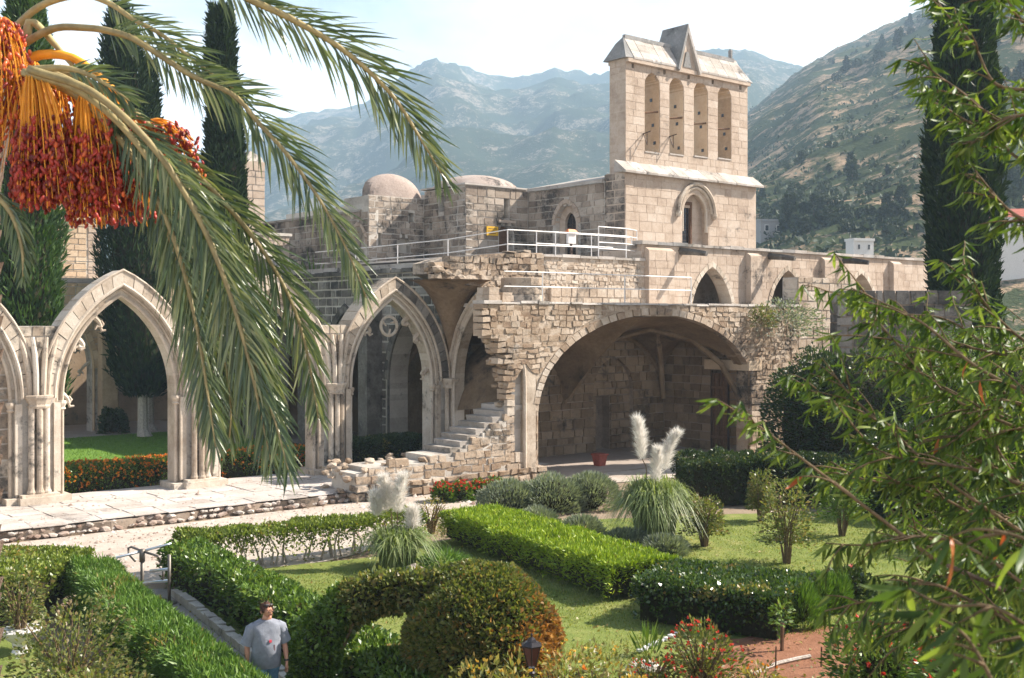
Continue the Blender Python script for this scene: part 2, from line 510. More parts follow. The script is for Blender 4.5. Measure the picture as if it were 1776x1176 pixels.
def hill_mat(name, soil, scrub, rock, scale, terr=0.0, balance=0.5):
    m, nt, bs, out = new_mat(name)
    ge = nt.nodes.new('ShaderNodeNewGeometry'); pos = ge.outputs['Position']
    a = noise(nt, pos, scale, 8, 0.68); b = noise(nt, pos, scale * 6.5, 6, 0.7); c3 = noise(nt, pos, scale * 28, 4, 0.7)
    t = math_n(nt, 'ADD', math_n(nt, 'MULTIPLY', a, 0.42), math_n(nt, 'ADD', math_n(nt, 'MULTIPLY', b, 0.36), math_n(nt, 'MULTIPLY', c3, 0.26)))
    k = balance
    c = ramp(nt, t, [(k - 0.05, scrub), (k + 0.01, scrub), (k + 0.05, soil), (k + 0.10, soil), (k + 0.14, rock)])
    if terr:
        sep = nt.nodes.new('ShaderNodeSeparateXYZ'); nt.links.new(pos, sep.inputs[0])
        z = math_n(nt, 'ADD', math_n(nt, 'MULTIPLY', sep.outputs['Z'], terr), math_n(nt, 'MULTIPLY', a, 3.5))
        w = math_n(nt, 'FRACT', z)
        f = ramp(nt, w, [(0.0, (1, 1, 1)), (0.22, (0, 0, 0)), (0.92, (0, 0, 0)), (1.0, (1, 1, 1))])
        f = math_n(nt, 'MULTIPLY', f, ramp(nt, b, [(0.42, (0, 0, 0)), (0.55, (1, 1, 1))]))
        c = mixc(nt, f, c, (0.42, 0.29, 0.19))
    nt.links.new(c, bs.inputs['Base Color'])
    bs.inputs['Roughness'].default_value = 1.0; bs.inputs['Specular IOR Level'].default_value = 0.0
    bump(nt, bs, t, 0.7, 4.0)
    return m


M['hill_far'] = hill_mat('far mountain', (0.20, 0.17, 0.135), (0.032, 0.044, 0.026), (0.46, 0.41, 0.355), 0.016, 0, 0.53)
M['hill_near'] = hill_mat('terraced hillside', (0.27, 0.20, 0.135), (0.055, 0.068, 0.034), (0.38, 0.32, 0.26), 0.020, 0.085, 0.53)
far_hill, far_h = hill_mesh('mountain', FAR, 2300.0, 500.0, M['hill_far'], 3, 0.26, 1.05, 2.0)
near_hill, near_h = hill_mesh('hillside', NEAR, 1050.0, 120.0, M['hill_near'], 21, 0.16, 1.0, -0.6)

# air between here and the mountains
hz = MB().box(-4200, 4200, -120, 3600, -12, 640).build('haze', None)
hz['kind'] = 'stuff'
hm = bpy.data.materials.new('haze'); hm.use_nodes = True
hm.node_tree.nodes.clear()
_o = hm.node_tree.nodes.new('ShaderNodeOutputMaterial'); _v = hm.node_tree.nodes.new('ShaderNodeVolumePrincipled')
_v.inputs['Color'].default_value = (0.58, 0.79, 1.0, 1)
_v.inputs['Density'].default_value = 0.00037
_v.inputs['Anisotropy'].default_value = 0.0
hm.node_tree.links.new(_v.outputs[0], _o.inputs['Volume'])
hz.data.materials.append(hm)
# ------------------------------------------------------------------ masonry
class Pointed:
    """a two-centred arch opening over jambs: half-span a about x0, floor zb, springing zs, centres pushed out by c"""
    def __init__(s, x0, a, zb, zs, c=0.0): s.x0, s.a, s.zb, s.zs, s.c, s.R = x0, a, zb, zs, c, a + c
    def apex(s): return s.zs + sqrt(s.R ** 2 - s.c ** 2)
    def ext(s, z):
        if z < s.zb or z >= s.apex(): return None
        if z <= s.zs: return (s.x0 - s.a, s.x0 + s.a)
        w = sqrt(max(0, s.R ** 2 - (z - s.zs) ** 2)) - s.c
        return (s.x0 - w, s.x0 + w) if w > 0.01 else None
    def grow(s, d): return Pointed(s.x0, s.a + d, s.zb - 0.001, s.zs, s.c)
    def curve(s, n=9):
        """points from the left springing over the apex to the right"""
        th = math.acos(s.c / s.R)
        right = [(s.x0 - s.c + s.R * cos(th * i / n), s.zs + s.R * sin(th * i / n)) for i in range(n + 1)]
        left = [(2 * s.x0 - x, z) for x, z in right]
        return left + right[::-1][1:]


class Rect:
    def __init__(s, xa, xb, za, zb): s.xa, s.xb, s.za, s.zb = xa, xb, za, zb
    def ext(s, z): return (s.xa, s.xb) if s.za <= z < s.zb else None


class Ellipse:
    def __init__(s, x0, a, zb, zs, h, xmax=1e9): s.x0, s.a, s.zb, s.zs, s.h, s.xmax = x0, a, zb, zs, h, xmax
    def ext(s, z):
        if z < s.zb or z >= s.zs + s.h: return None
        w = s.a if z <= s.zs else s.a * sqrt(max(0, 1 - ((z - s.zs) / s.h) ** 2))
        return (s.x0 - w, min(s.x0 + w, s.xmax))
    def grow(s, d): return Ellipse(s.x0, s.a + d, s.zb, s.zs, s.h + d, s.xmax)
    def z(s, x): return s.zs + s.h * sqrt(max(0, 1 - ((x - s.x0) / s.a) ** 2))


def free(x0, x1, ops, z):
    iv = [(x0, x1)]
    for o in ops:
        e = o.ext(z)
        if not e: continue
        nx = []
        for a, b in iv:
            if e[1] <= a or e[0] >= b: nx.append((a, b)); continue
            if e[0] > a: nx.append((a, e[0]))
            if e[1] < b: nx.append((e[1], b))
        iv = nx
    return iv


def spans(x0, x1, ops, za, zb):
    """free stretches between heights za and zb: (left at za, right at za, left at zb, right at zb)"""
    e = (zb - za) * 0.02
    lo, hi = free(x0, x1, ops, za + e), free(x0, x1, ops, zb - e)
    if len(lo) == len(hi): return [(a[0], a[1], b[0], b[1]) for a, b in zip(lo, hi)]
    mid = free(x0, x1, ops, (za + zb) / 2)
    return [(a, b, a, b) for a, b in mid]


class Bag:
    """the stones of one thing: the largest in view become parts of their own, the rest one joined part"""
    def __init__(s, root, limit=300): s.root, s.limit, s.items = root, limit, []

    def add(s, name, mat, verts, parent=None): s.items.append((name, mat, [Vector(v) for v in verts], parent))

    def finish(s, rest='stonework'):
        rmw = Matrix.Translation(s.root.location) @ Matrix.Rotation(s.root.rotation_euler.z, 4, 'Z')
        campos = Vector((0, 0, CZ))
        rows = []
        for name, mat, vs, par in s.items:
            c = sum(vs, Vector()) / len(vs)
            ar = (vs[1] - vs[0]).length * (vs[4] - vs[0]).length
            w = rmw @ c
            px = w.x / max(w.y, 0.1) * FPX + 888
            sc = ar / (w - campos).length_squared
            if px < -20 or px > 1796: sc *= 0.01
            rows.append((sc, name, mat, vs, par, c))
        rows.sort(key=lambda r: -r[0])
        F = [(0, 3, 2, 1), (4, 5, 6, 7), (0, 1, 5, 4), (1, 2, 6, 5), (2, 3, 7, 6), (3, 0, 4, 7)]
        joined = {}
        for i, (sc, name, mat, vs, par, c) in enumerate(rows):
            if i < s.limit:
                me = bpy.data.meshes.new(name)
                me.from_pydata([tuple(v - c) for v in vs], [], F); me.materials.append(mat)
                link(name, me, par or s.root, c)
            else:
                joined.setdefault(mat.name, (mat, MB()))[1].hexa(vs)
        for mat, mb in joined.values():
            tag(mb.build(rest, mat, s.root), kind='stuff')


def course_wall(bag, M_, x0, x1, z0, z1, ch, sw, mat, ops=(), jit=0.012, proud=(0.0, 0.02), joint=0.014, back=0.14, seed=0, top=None, left=None, right=None, rough=0.0, name='stone', parent=None, skip=0.0, bevel=0.014, warp=0.0):
    """courses of stones over the face x0..x1, z0..z1; M_ maps (x along, y into the wall, z) to the thing's own space"""
    r = random.Random(seed * 7919 + 13)
    z = z0
    while z < z1 - 0.05:
        h = ch * r.uniform(0.82, 1.2)
        if z + h > z1 - ch * 0.4: h = z1 - z
        for (la, ra, lb, rb) in spans(x0, x1, ops, z, z + h):
            L = max(ra - la, rb - lb)
            if L < 0.05: continue
            k = max(1, int(round(L / (sw * r.uniform(0.9, 1.1)))))
            xl, xr = min(la, lb), max(ra, rb)
            cuts = [0.0] + sorted(min(0.97, max(0.03, (i + r.uniform(-0.28, 0.28)) / k)) for i in range(1, k)) + [1.0]
            for c0, c1 in zip(cuts, cuts[1:]):
                xa, xb = xl + (xr - xl) * c0, xl + (xr - xl) * c1
                a0, a1 = min(max(xa, la), ra), min(max(xb, la), ra)
                b0, b1 = min(max(xa, lb), rb), min(max(xb, lb), rb)
                if max(a1 - a0, b1 - b0) < 0.04: continue
                if min(a1 - a0, b1 - b0) < joint * 2 + 0.03:
                    m_ = joint * 2 + 0.03
                    if a1 - a0 < m_: a0, a1 = ((a1 - m_, a1) if b0 < a0 - 1e-6 else (a0, a0 + m_))
                    if b1 - b0 < m_: b0, b1 = ((b1 - m_, b1) if a0 < b0 - 1e-6 else (b0, b0 + m_))
                cx, cz = (a0 + a1 + b0 + b1) / 4, z + h / 2
                if top is not None and cz > top(cx) + r.uniform(-0.1, 0.1): continue
                if left is not None and cx < left(cz): continue
                if right is not None and cx > right(cz): continue
                if skip and r.random() < skip: continue
                g = joint
                p = -r.uniform(*proud)
                q = lambda: r.uniform(-jit, jit)
                rr = lambda: r.uniform(-rough, rough)
                bev = min(bevel, h * 0.12)
                fr = [(a0 + g + q() + bev, p + rr(), z + g + q() + bev), (a1 - g + q() - bev, p + rr(), z + g + q() + bev),
                      (b1 - g + q() - bev, p + rr(), z + h - g + q() - bev), (b0 + g + q() + bev, p + rr(), z + h - g + q() - bev)]
                bk = [(a0 + g, back, z + g), (a1 - g, back, z + g), (b1 - g, back, z + h - g), (b0 + g, back, z + h - g)]
                lst = [fr[0], fr[1], bk[1], bk[0], fr[3], fr[2], bk[2], bk[3]]
                if warp:
                    dz = (float(fbm(cx * 0.9, cz * 0.9, 5, 3)) - 0.5) * 2 * warp; tl = r.uniform(-0.09, 0.09)
                    lst = [(x, y, zz + dz + (x - cx) * tl) for x, y, zz in lst]
                bag.add(name, mat, [M_(*v) for v in lst], parent)
        z += h


def wall_core(mb, M_, x0, x1, z0, z1, ops, y0, y1, step=0.2, top=None, left=None, right=None):
    """the mortar core behind the stones, with the openings left free"""
    n = max(1, int(math.ceil((z1 - z0) / step)))
    for i in range(n):
        a, b = z0 + (z1 - z0) * i / n, z0 + (z1 - z0) * (i + 1) / n
        for (la, ra, lb, rb) in spans(x0, x1, ops, a, b):
            segs = [(la, ra, lb, rb)]
            if top is not None or left is not None or right is not None:
                k = max(1, int((ra - la) / 0.3)); segs = []
                for j in range(k):
                    t0, t1 = j / k, (j + 1) / k
                    s = (la + (ra - la) * t0, la + (ra - la) * t1, lb + (rb - lb) * t0, lb + (rb - lb) * t1)
                    cx, cz = sum(s) / 4, (a + b) / 2
                    if top is not None and cz > top(cx): continue
                    if left is not None and cx < left(cz): continue
                    if right is not None and cx > right(cz): continue
                    segs.append(s)
            for (p, q, u, v) in segs:
                if q - p < 0.01 and v - u < 0.01: continue
                mb.hexa([M_(p, y0, a), M_(q, y0, a), M_(q, y1, a), M_(p, y1, a), M_(u, y0, b), M_(v, y0, b), M_(v, y1, b), M_(u, y1, b)])


def voussoirs(bag, M_, op, d0, d1, y0, y1, mat, per=0.34, joint=0.012, name='voussoir', parent=None, seed=1, keep=None):
    """a ring of wedge stones round an arch, from d0 to d1 outside the opening's line"""
    r = random.Random(seed)
    i_, o_ = Pointed(op.x0, op.a + d0, op.zb, op.zs, op.c), Pointed(op.x0, op.a + d1, op.zb, op.zs, op.c)
    th_i, th_o = math.acos(op.c / i_.R), math.acos(op.c / o_.R)
    n = max(3, int(round(o_.R * th_o / per)))
    for side in (1, -1):
        for k in range(n):
            g = joint / o_.R
            t0, t1 = k / n + g, (k + 1) / n - (g if k < n - 1 else 0)
            def P(R, th, t): return (op.x0 + side * (R * cos(th * t) - op.c), op.zs + R * sin(th * t))
            a, b, c, d = P(i_.R, th_i, t0), P(o_.R, th_o, t0), P(o_.R, th_o, t1), P(i_.R, th_i, t1)
            if keep is not None and not keep((a[0] + c[0]) / 2, (a[1] + c[1]) / 2): continue
            p = y0 - r.uniform(0, 0.02)
            lst = [(a[0], p, a[1]), (b[0], p, b[1]), (b[0], y1, b[1]), (a[0], y1, a[1]), (d[0], p, d[1]), (c[0], p, c[1]), (c[0], y1, c[1]), (d[0], y1, d[1])]
            if side < 0: lst = [lst[1], lst[0], lst[3], lst[2], lst[5], lst[4], lst[7], lst[6]]
            bag.add(name, mat, [M_(*v) for v in lst], parent)


def ident(x, y, z): return (x, y, z)


def shift(dx=0, dy=0, dz=0): return lambda x, y, z: (x + dx, y + dy, z + dz)


def side_face(x, sgn=-1):
    """maps a wall that runs into the depth (local y) at local x; sgn -1 faces -x, +1 faces +x"""
    if sgn < 0: return lambda s, y, z: (x + y, -s, z)
    return lambda s, y, z: (x - y, s, z)


def arch_roll(mb, M_, op, d, y, r, n=12, foot=None, seg=6):
    """a round moulding along an arch"""
    o2 = Pointed(op.x0, op.a + d, op.zb, op.zs, op.c)
    pts = [M_(x, y, z) for x, z in o2.curve(n)]
    if foot is not None: pts = [M_(op.x0 - o2.a, y, foot)] + pts + [M_(op.x0 + o2.a, y, foot)]
    mb.tube(pts, r, seg)


def ribbon_ring(mb, M_, op, d0, d1, y0, y1, n=14, legs=None):
    i_, o_ = Pointed(op.x0, op.a + d0, op.zb, op.zs, op.c), Pointed(op.x0, op.a + d1, op.zb, op.zs, op.c)
    ci, co = i_.curve(n), o_.curve(n)
    if legs is not None:
        ci = [(op.x0 - i_.a, legs)] + ci + [(op.x0 + i_.a, legs)]; co = [(op.x0 - o_.a, legs)] + co + [(op.x0 + o_.a, legs)]
    for k in range(len(ci) - 1):
        a, b, c, d = ci[k], co[k], co[k + 1], ci[k + 1]
        mb.hexa([M_(a[0], y0, a[1]), M_(b[0], y0, b[1]), M_(b[0], y1, b[1]), M_(a[0], y1, a[1]), M_(d[0], y0, d[1]), M_(c[0], y0, c[1]), M_(c[0], y1, c[1]), M_(d[0], y1, d[1])])
# ------------------------------------------------------------------ the cloister's west arcade
BAY, CC = 5.15, 1.82


def abbey(name, u, n, z, label, cat, group=None, turn=0.0):
    return thing(name, W(u, n, z), A + turn, label, cat, group)


arc = abbey('cloister_arcade', 0, 0, 0.30, 'row of tall pointed Gothic arches with moulded piers, standing free along the pale raised walk', 'arcade')
bag = Bag(arc)
ZB = 0.30                                 # things stand on the walk; local z is above it


def L(x, y, z): return (x, y, z - ZB)     # abbey u, depth into the wall, height above the garden


arches = [Pointed(BAY * (i + 0.5), 1.80, 0.0, 3.45, CC) for i in (-1, 0, 1, 2)]
outer = [o.grow(0.66) for o in arches]
course_wall(bag, L, -0.6, 16.2, 0.3, 5.64, 0.40, 0.55, M['ashlar'], outer, seed=3, top=lambda x: 5.64 if x < 15.2 else 6.6)
core = MB()
# the tops of the arches stand above the broken wall
for k, o in enumerate(arches):
    lo = -9e9
    voussoirs(bag, L, o, 0.30, 0.72, -0.10, 0.80, M['ashlar_clean'] if k in (1, 2) else M['ashlar'], 0.42, seed=k, keep=(lambda x, z: x < BAY * 2.5) if k == 3 else None)
    if k == 3: voussoirs(bag, L, o, 0.30, 0.72, -0.10, 0.80, M['grey_stone'], 0.42, seed=k, keep=lambda x, z: x >= BAY * 2.5)  # right half of the last ring uses the darker grey stone
    hood = MB(); arch_roll(hood, L, o, 0.31, -0.09, 0.055); arch_roll(hood, L, o, 0.72, -0.10, 0.05)
    ho = hood.build('hood_moulding', M['ashlar_clean'], arc)
    ring = MB(); ribbon_ring(ring, L, o, 0.0, 0.24, 0.14, 0.72, legs=0.5); ribbon_ring(ring, L, o, 0.24, 0.302, 0.04, 0.70, legs=0.5)
    arch_roll(ring, L, o, 0.02, 0.12, 0.06, foot=0.5); arch_roll(ring, L, o, 0.20, 0.10, 0.05, foot=0.5)
    inner = ring.build('arch_moulding', M['ashlar_clean'], arc)
    for s in (-1, 1):
        jc = MB()
        jc.lathe([(0.07, 0), (0.13, 0.05), (0.10, 0.10), (0.15, 0.22), (0.14, 0.30)], L(o.x0 + s * 1.83, 0.12, 3.05), 10)
        jc.build('jamb_capital', M['ashlar_clean'], arc)
# blocked arch at the left end
fillw = MB(); wall_core(fillw, L, -5.2, -0.75, 0.3, 7.2, [], 0.30, 0.55, 0.4, top=lambda x: 3.45 + sqrt(max(0, (1.8 + CC) ** 2 - (abs(x + 2.575) + CC) ** 2)) if abs(x + 2.575) < 1.8 else 3.4)
fillw.build('wall_infill', M['mortar'], arc)
course_wall(bag, lambda x, y, z: L(x, y + 0.30, z), -4.4, -0.72, 0.3, 6.4, 0.42, 0.6, M['ashlar'], [], seed=5, top=lambda x: 3.3 + sqrt(max(0, (1.8 + CC) ** 2 - (abs(x + 2.575) + CC) ** 2)))
for i in range(-1, 4):
    core = MB(); wall_core(core, L, max(-6.0, BAY * (i - 0.5)), min(16.2, BAY * (i + 0.5)), 0.3, 5.63, [o.grow(0.30) for o in arches], 0.03, 0.85, 0.16); core.build('wall', M['mortar'], arc)
for i in range(-1, 4):
    x = BAY * i
    pm = MB()
    pm.box(x - 0.62, x + 0.62, -0.42, 0.0, 0.0, 0.22).box(x - 0.55, x + 0.55, -0.36, 0.0, 0.22, 0.30)
    pier = pm.build('pier', M['ashlar_clean'], arc)
    for dx, dy in ((-0.22, -0.14), (0.0, -0.20), (0.22, -0.14)):
        cm = MB()
        cm.lathe([(0.13, 0.30), (0.14, 0.36), (0.11, 0.42), (0.095, 0.50), (0.095, 2.86), (0.105, 2.88)], (x + dx, dy, 0), 12)
        cm.build('colonnette', M['ashlar_clean'] if i < 2 else M['ashlar'], pier, smooth=False)
    cap = MB()
    cap.lathe([(0.30, 2.86), (0.33, 2.92), (0.30, 2.98), (0.35, 3.10), (0.41, 3.18), (0.42, 3.24), (0.36, 3.26)], (x, -0.10, 0), 8, pi / 8, 1.05, 0.72)
    cap.build('capital', M['ashlar_clean'], pier)
    if i != 3:
        for dx, dy, lean in ((-0.26, -0.10, -0.34), (-0.10, -0.20, -0.12), (0.10, -0.20, 0.12), (0.26, -0.10, 0.34)):
            rb = MB()
            rb.tube([(x + dx, dy, 3.24), (x + dx + lean * 0.12, dy - 0.02, 3.9), (x + dx + lean * 0.42, dy - 0.01, 4.5), (x + dx + lean * 0.85, dy + 0.05, 5.0)], [0.085, 0.085, 0.085, 0.07], 8)
            rb.build('vault_rib', M['ashlar_clean'], pier)
    for s in (-1, 1):
        js = MB()
        js.box(x + s * 0.56 - 0.10, x + s * 0.56 + 0.10, -0.06, 0.05, 0.30, 3.0)
        js.build('jamb_shaft', M['ashlar_clean'], pier)
    bs = MB().box(x - 0.95, x + 0.95, -0.20, 0.95, 0.001, 0.20).build('plinth', M['ashlar_clean'], pier)


def tracery(root, M_, op, spec):
    """the stumps of the broken tracery: curved bars with curled tips"""
    for side, t, ln, hook in spec:
        i_ = Pointed(op.x0, op.a, op.zb, op.zs, op.c)
        th = math.acos(op.c / i_.R) * t
        x, z = op.x0 + side * (i_.R * cos(th) - op.c), op.zs + i_.R * sin(th)
        pts = []
        for k in range(7):
            f = k / 6
            ang = hook * f * 2.4
            pts.append((x - side * ln * f * cos(ang * 0.5), 0.32, z - ln * 0.75 * f * sin(0.7 + ang * 0.6)))
        mb = MB(); mb.tube([M_(*p) for p in pts], [0.10, 0.09, 0.075, 0.07, 0.06, 0.06, 0.075], 6)
        e = pts[-1]
        for a in range(3):
            an = a * 2.1 + hook
            mb.tube([M_(*e), M_(e[0] - side * 0.12 * cos(an), 0.32, e[2] + 0.13 * sin(an)), M_(e[0] - side * 0.20 * cos(an + 0.7), 0.30, e[2] + 0.20 * sin(an + 0.7))], [0.055, 0.05, 0.03], 5)
        mb.build('tracery_stump', M['ashlar_clean'], root)


tracery(arc, L, arches[1], [(-1, 0.03, 0.42, 0.8), (-1, 0.50, 0.55, 1.2), (-1, 0.72, 0.45, 0.8)])
tracery(arc, L, arches[3], [(-1, 0.62, 0.5, 1.1), (1, 0.50, 0.45, 1.2), (1, 0.72, 0.62, 1.3), (1, 0.12, 0.3, 0.6)])
tm = MB()
o3 = arches[3]
for (cx, cz, rr) in ((o3.x0 - 0.02, o3.apex() - 1.0, 0.36),):
    tm.tube([L(cx + rr * cos(a), 0.32, cz + rr * sin(a)) for a in [2 * pi * k / 16 for k in range(17)]], 0.06, 6)
    for a in (0.5, 2.6, 4.7): tm.tube([L(cx + rr * cos(a), 0.32, cz + rr * sin(a)), L(cx + rr * 0.35 * cos(a + 0.5), 0.32, cz + rr * 0.35 * sin(a + 0.5))], [0.05, 0.03], 5)
tm.build('tracery_circle', M['ashlar_clean'], arc)
bag.finish()

# ------------------------------------------------------------------ the raised walk along it
walk = sheet('raised_walk', wobble([W(-12, 4.15), W(-12, -1.2), W(18, -1.2), W(18, 3.0), W(10.2, 3.0), W(10.0, 4.1)], 0.03), 0.30, M['pave'])
wf = MB()
edge = [(-12 + 0.55 * i, 4.12 + 0.10 * sin(i * 1.7) + 0.06 * sin(i * 0.6)) for i in range(41)]
for (u0, n0), (u1, n1) in zip(edge, edge[1:]):
    a, b = W(u0, n0), W(u1, n1); c, d = W(u1, n1 - 0.5), W(u0, n0 - 0.5)
    wf.hexa([(*a.xy, -0.05), (*b.xy, -0.05), (*c.xy, -0.05), (*d.xy, -0.05), (*a.xy, 0.24), (*b.xy, 0.24), (*c.xy, 0.29), (*d.xy, 0.29)])
tag(wf.build('walk_bank', M['mortar_dark'], walk), kind='structure')


def rock_mesh(name, seed, mat, sub=1):
    bm = bmesh.new(); bmesh.ops.create_icosphere(bm, subdivisions=sub, radius=1.0)
    r = random.Random(seed)
    for v in bm.verts:
        v.co *= r.uniform(0.78, 1.15); v.co.z *= 0.9
    me = bpy.data.meshes.new(name); bm.to_mesh(me); bm.free(); me.materials.append(mat)
    return me


rocks = [rock_mesh('edge_stone', s, M['rock']) for s in range(6)]
pav_rocks = [rock_mesh('edge_stone', s + 40, M['pave']) for s in range(3)]
rr_ = random.Random(4)
u = -12.0
while u < 9.9:
    s = rr_.uniform(0.06, 0.17)
    for row in range(2):
        p = W(u + rr_.uniform(-0.1, 0.1), 4.16 + rr_.uniform(-0.06, 0.10) - 0.10 * row, 0.06 + 0.14 * row)
        e = link('edge_stone', rocks[rr_.randrange(6)] if rr_.random() < 0.86 else pav_rocks[rr_.randrange(3)], walk, p)
        e.scale = (s * rr_.uniform(0.8, 1.3), s * rr_.uniform(0.6, 0.9), s * rr_.uniform(0.5, 0.75)); e.rotation_euler = (rr_.uniform(-0.3, 0.3), rr_.uniform(-0.3, 0.3), A + rr_.uniform(-0.4, 0.4))
    u += s * 1.5
# worn paving slabs on the walk, low relief
u = -11.5
pr = random.Random(9)
for iu in range(24):
    u0 = -11.5 + iu * 0.92
    nn = -0.6
    while nn < 3.9:
        d = pr.uniform(0.5, 0.95)
        c = W(u0 + 0.46 + pr.uniform(-0.05, 0.05), min(nn + d / 2, 3.8))
        hw, hd = 0.44, d / 2 - 0.02
        z = 0.305 + pr.uniform(0, 0.018)
        pts = [c + D * (sx * hw + pr.uniform(-0.04, 0.04)) + N * (sy * hd + pr.uniform(-0.03, 0.03)) for sx, sy in ((-1, -1), (1, -1), (1, 1), (-1, 1))]
        mb = MB(); vs = [(q.x - c.x, q.y - c.y, -0.02) for q in pts] + [(q.x - c.x, q.y - c.y, 0.0) for q in pts]
        mb.hexa([vs[i] for i in (3, 2, 1, 0)] + [vs[i] for i in (7, 6, 5, 4)])
        if u0 < 9.2 and pr.random() < 0.9: mb.build('paving_slab', M['pave'], walk, Vector((c.x, c.y, z)))
        nn += d

# ------------------------------------------------------------------ south range: arcade in shade, its terrace, the dark gallery
sth = thing('cloister_arcade', W(15.5, 0, 0), A - pi / 2, 'shaded grey arcade seen through the arch beside the stone stair, carrying the upper terrace', 'arcade')
bag = Bag(sth, 200)
sops = [Pointed(-2.6 - BAY * k, 1.62, 0.0, 3.3, 1.6) for k in range(4)]
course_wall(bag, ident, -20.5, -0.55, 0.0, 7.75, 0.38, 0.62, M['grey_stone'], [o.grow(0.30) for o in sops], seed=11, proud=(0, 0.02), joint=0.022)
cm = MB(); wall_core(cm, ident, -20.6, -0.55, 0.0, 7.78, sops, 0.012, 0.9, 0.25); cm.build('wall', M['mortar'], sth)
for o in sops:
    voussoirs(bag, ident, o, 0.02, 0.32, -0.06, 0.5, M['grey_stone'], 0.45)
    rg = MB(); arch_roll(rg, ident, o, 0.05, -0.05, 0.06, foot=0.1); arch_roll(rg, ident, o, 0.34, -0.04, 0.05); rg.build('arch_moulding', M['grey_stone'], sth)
for k in range(4):
    x = -BAY * k - (0.0 if k else 0.2)
    if k == 0: continue
    p = MB(); p.box(x - 0.35, x + 0.35, -0.75, 0.0, 0, 5.6).hexa([(x - 0.35, -0.75, 5.6), (x + 0.35, -0.75, 5.6), (x + 0.35, 0, 5.6), (x - 0.35, 0, 5.6), (x - 0.35, -0.05, 6.3), (x + 0.35, -0.05, 6.3), (x + 0.35, 0, 6.3), (x - 0.35, 0, 6.3)])
    p.build('buttress', M['grey_stone'], sth)
# terrace slab over the gallery, its cross-wall ends
ts = MB()
ts.box(-24, -0.2, 0.2, 5.2, 7.80, 8.15)
ts.build('terrace_slab', M['slab'], sth)
cp = MB()
for k in range(26):
    cp.box(-20.4 + k * 0.78, -20.4 + k * 0.78 + 0.74, -0.10, 0.5, 7.76, 7.90 + 0.03 * (k % 3))
tag(cp.build('coping', M['grey_stone'], sth), kind='stuff')
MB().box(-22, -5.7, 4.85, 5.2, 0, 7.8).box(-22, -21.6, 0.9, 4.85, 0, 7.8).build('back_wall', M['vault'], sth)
vb = MB()
for k in range(4):
    x = -2.6 - BAY * k
    vb.tube([(x - 2.5, 0.9, 3.3), (x - 1.4, 1.7, 5.2), (x, 2.6, 6.2), (x + 1.4, 3.6, 5.2), (x + 2.5, 4.4, 3.3)], 0.14, 6)
    vb.tube([(x + 2.5, 0.9, 3.3), (x + 1.4, 1.7, 5.2), (x, 2.6, 6.2), (x - 1.4, 3.6, 5.2), (x - 2.5, 4.4, 3.3)], 0.14, 6)
vb.build('vault_rib', M['vault'], sth)
bag.finish()

# shaded hedge growing inside the arch beside the stair comes with the garden

# ------------------------------------------------------------------ east range across the garth
est = abbey('cloister_arcade', 0, -23.5, 0, 'far arcade across the lawn with one lit tracery arch before a dark gallery', 'arcade')
bag = Bag(est, 120)
eops = [Pointed(BAY * (k + 0.5) + 0.35, 1.9, 0.0, 3.3, 1.7) for k in range(-2, 3)]
course_wall(bag, ident, -9.5, 14.4, 0.0, 7.7, 0.42, 0.7, M['tan'], [o.grow(0.32) for o in eops], seed=21)
cm = MB(); wall_core(cm, ident, -9.6, 14.4, 0.0, 7.7, eops, 0.03, 0.8, 0.3); cm.build('wall', M['mortar'], est)
for o in eops:
    voussoirs(bag, ident, o, 0.02, 0.34, -0.08, 0.5, M['tan'], 0.5)
    rg = MB(); arch_roll(rg, ident, o, 0.06, -0.05, 0.07, foot=0.1); rg.build('arch_moulding', M['tan'], est)
    tracery(est, ident, o, [(1, 0.08, 0.75, 0.7), (1, 0.4, 0.95, 1.0), (-1, 0.45, 0.7, 1.0)])
for k in range(-1, 4):
    p = MB(); x = BAY * k + 0.35
    p.box(x - 0.4, x + 0.4, -0.7, 0.0, 0, 5.2); p.build('buttress', M['tan'], est)
MB().box(-9.6, 14.4, 0.2, 5.2, 7.72, 7.95).build('terrace_slab', M['slab'], est)
MB().box(-9.6, 28, 4.7, 5.2, 0, 7.7).build('back_wall', M['vault'], est)
MB().box(-9.6, -9.1, 0.8, 4.7, 0, 7.7).build('end_wall', M['vault'], est)
bag.finish()

# upper storey of the east range
ew = abbey('stone_building', 8, -28.2, 7.75, 'warm tan block wall rising above the far terrace behind the red dates', 'building')
bag = Bag(ew, 150)
course_wall(bag, ident, -9, 3.35, 0, 5.4, 0.36, 0.62, M['tan'], [], seed=31)
course_wall(bag, ident, 3.40, 4.15, 0, 5.1, 0.36, 0.5, M['tower'], [], seed=32, proud=(0.0, 0.05), jit=0.03)
MB().box(-9, 4.15, 0.03, 1.2, 0, 5.4).build('wall', M['mortar'], ew)
bag.finish()
# tall pier and the half-buried cone roof seen between the fronds
tp = thing('stone_pier', W(15.0, -29.5, 0) , A, 'tall square stone pier rising beyond the fronds, remains of an upper hall', 'pier')
bag = Bag(tp, 150)
q = at(437, 470, tp.location.y)
tp.location = (q.x, q.y, 7.7)
course_wall(bag, ident, -0.55, 0.85, 0, 7.4, 0.42, 0.6, M['tower'], [], seed=41)
course_wall(bag, side_face(-0.55, -1), -1.4, 0.0, 0, 7.2, 0.42, 0.6, M['church'], [], seed=42)
pc = MB(); pc.box(-0.52, 0.82, 0.03, 1.4, 0, 7.3); pc.hexa([(-0.52, 0.03, 7.3), (0.82, 0.03, 7.3), (0.82, 1.4, 7.3), (-0.52, 1.4, 7.3), (0.0, 0.2, 8.0), (0.7, 0.2, 7.7), (0.7, 1.2, 7.7), (0.0, 1.2, 8.0)])
pc.build('wall', M['mortar'], tp)
bag.finish()

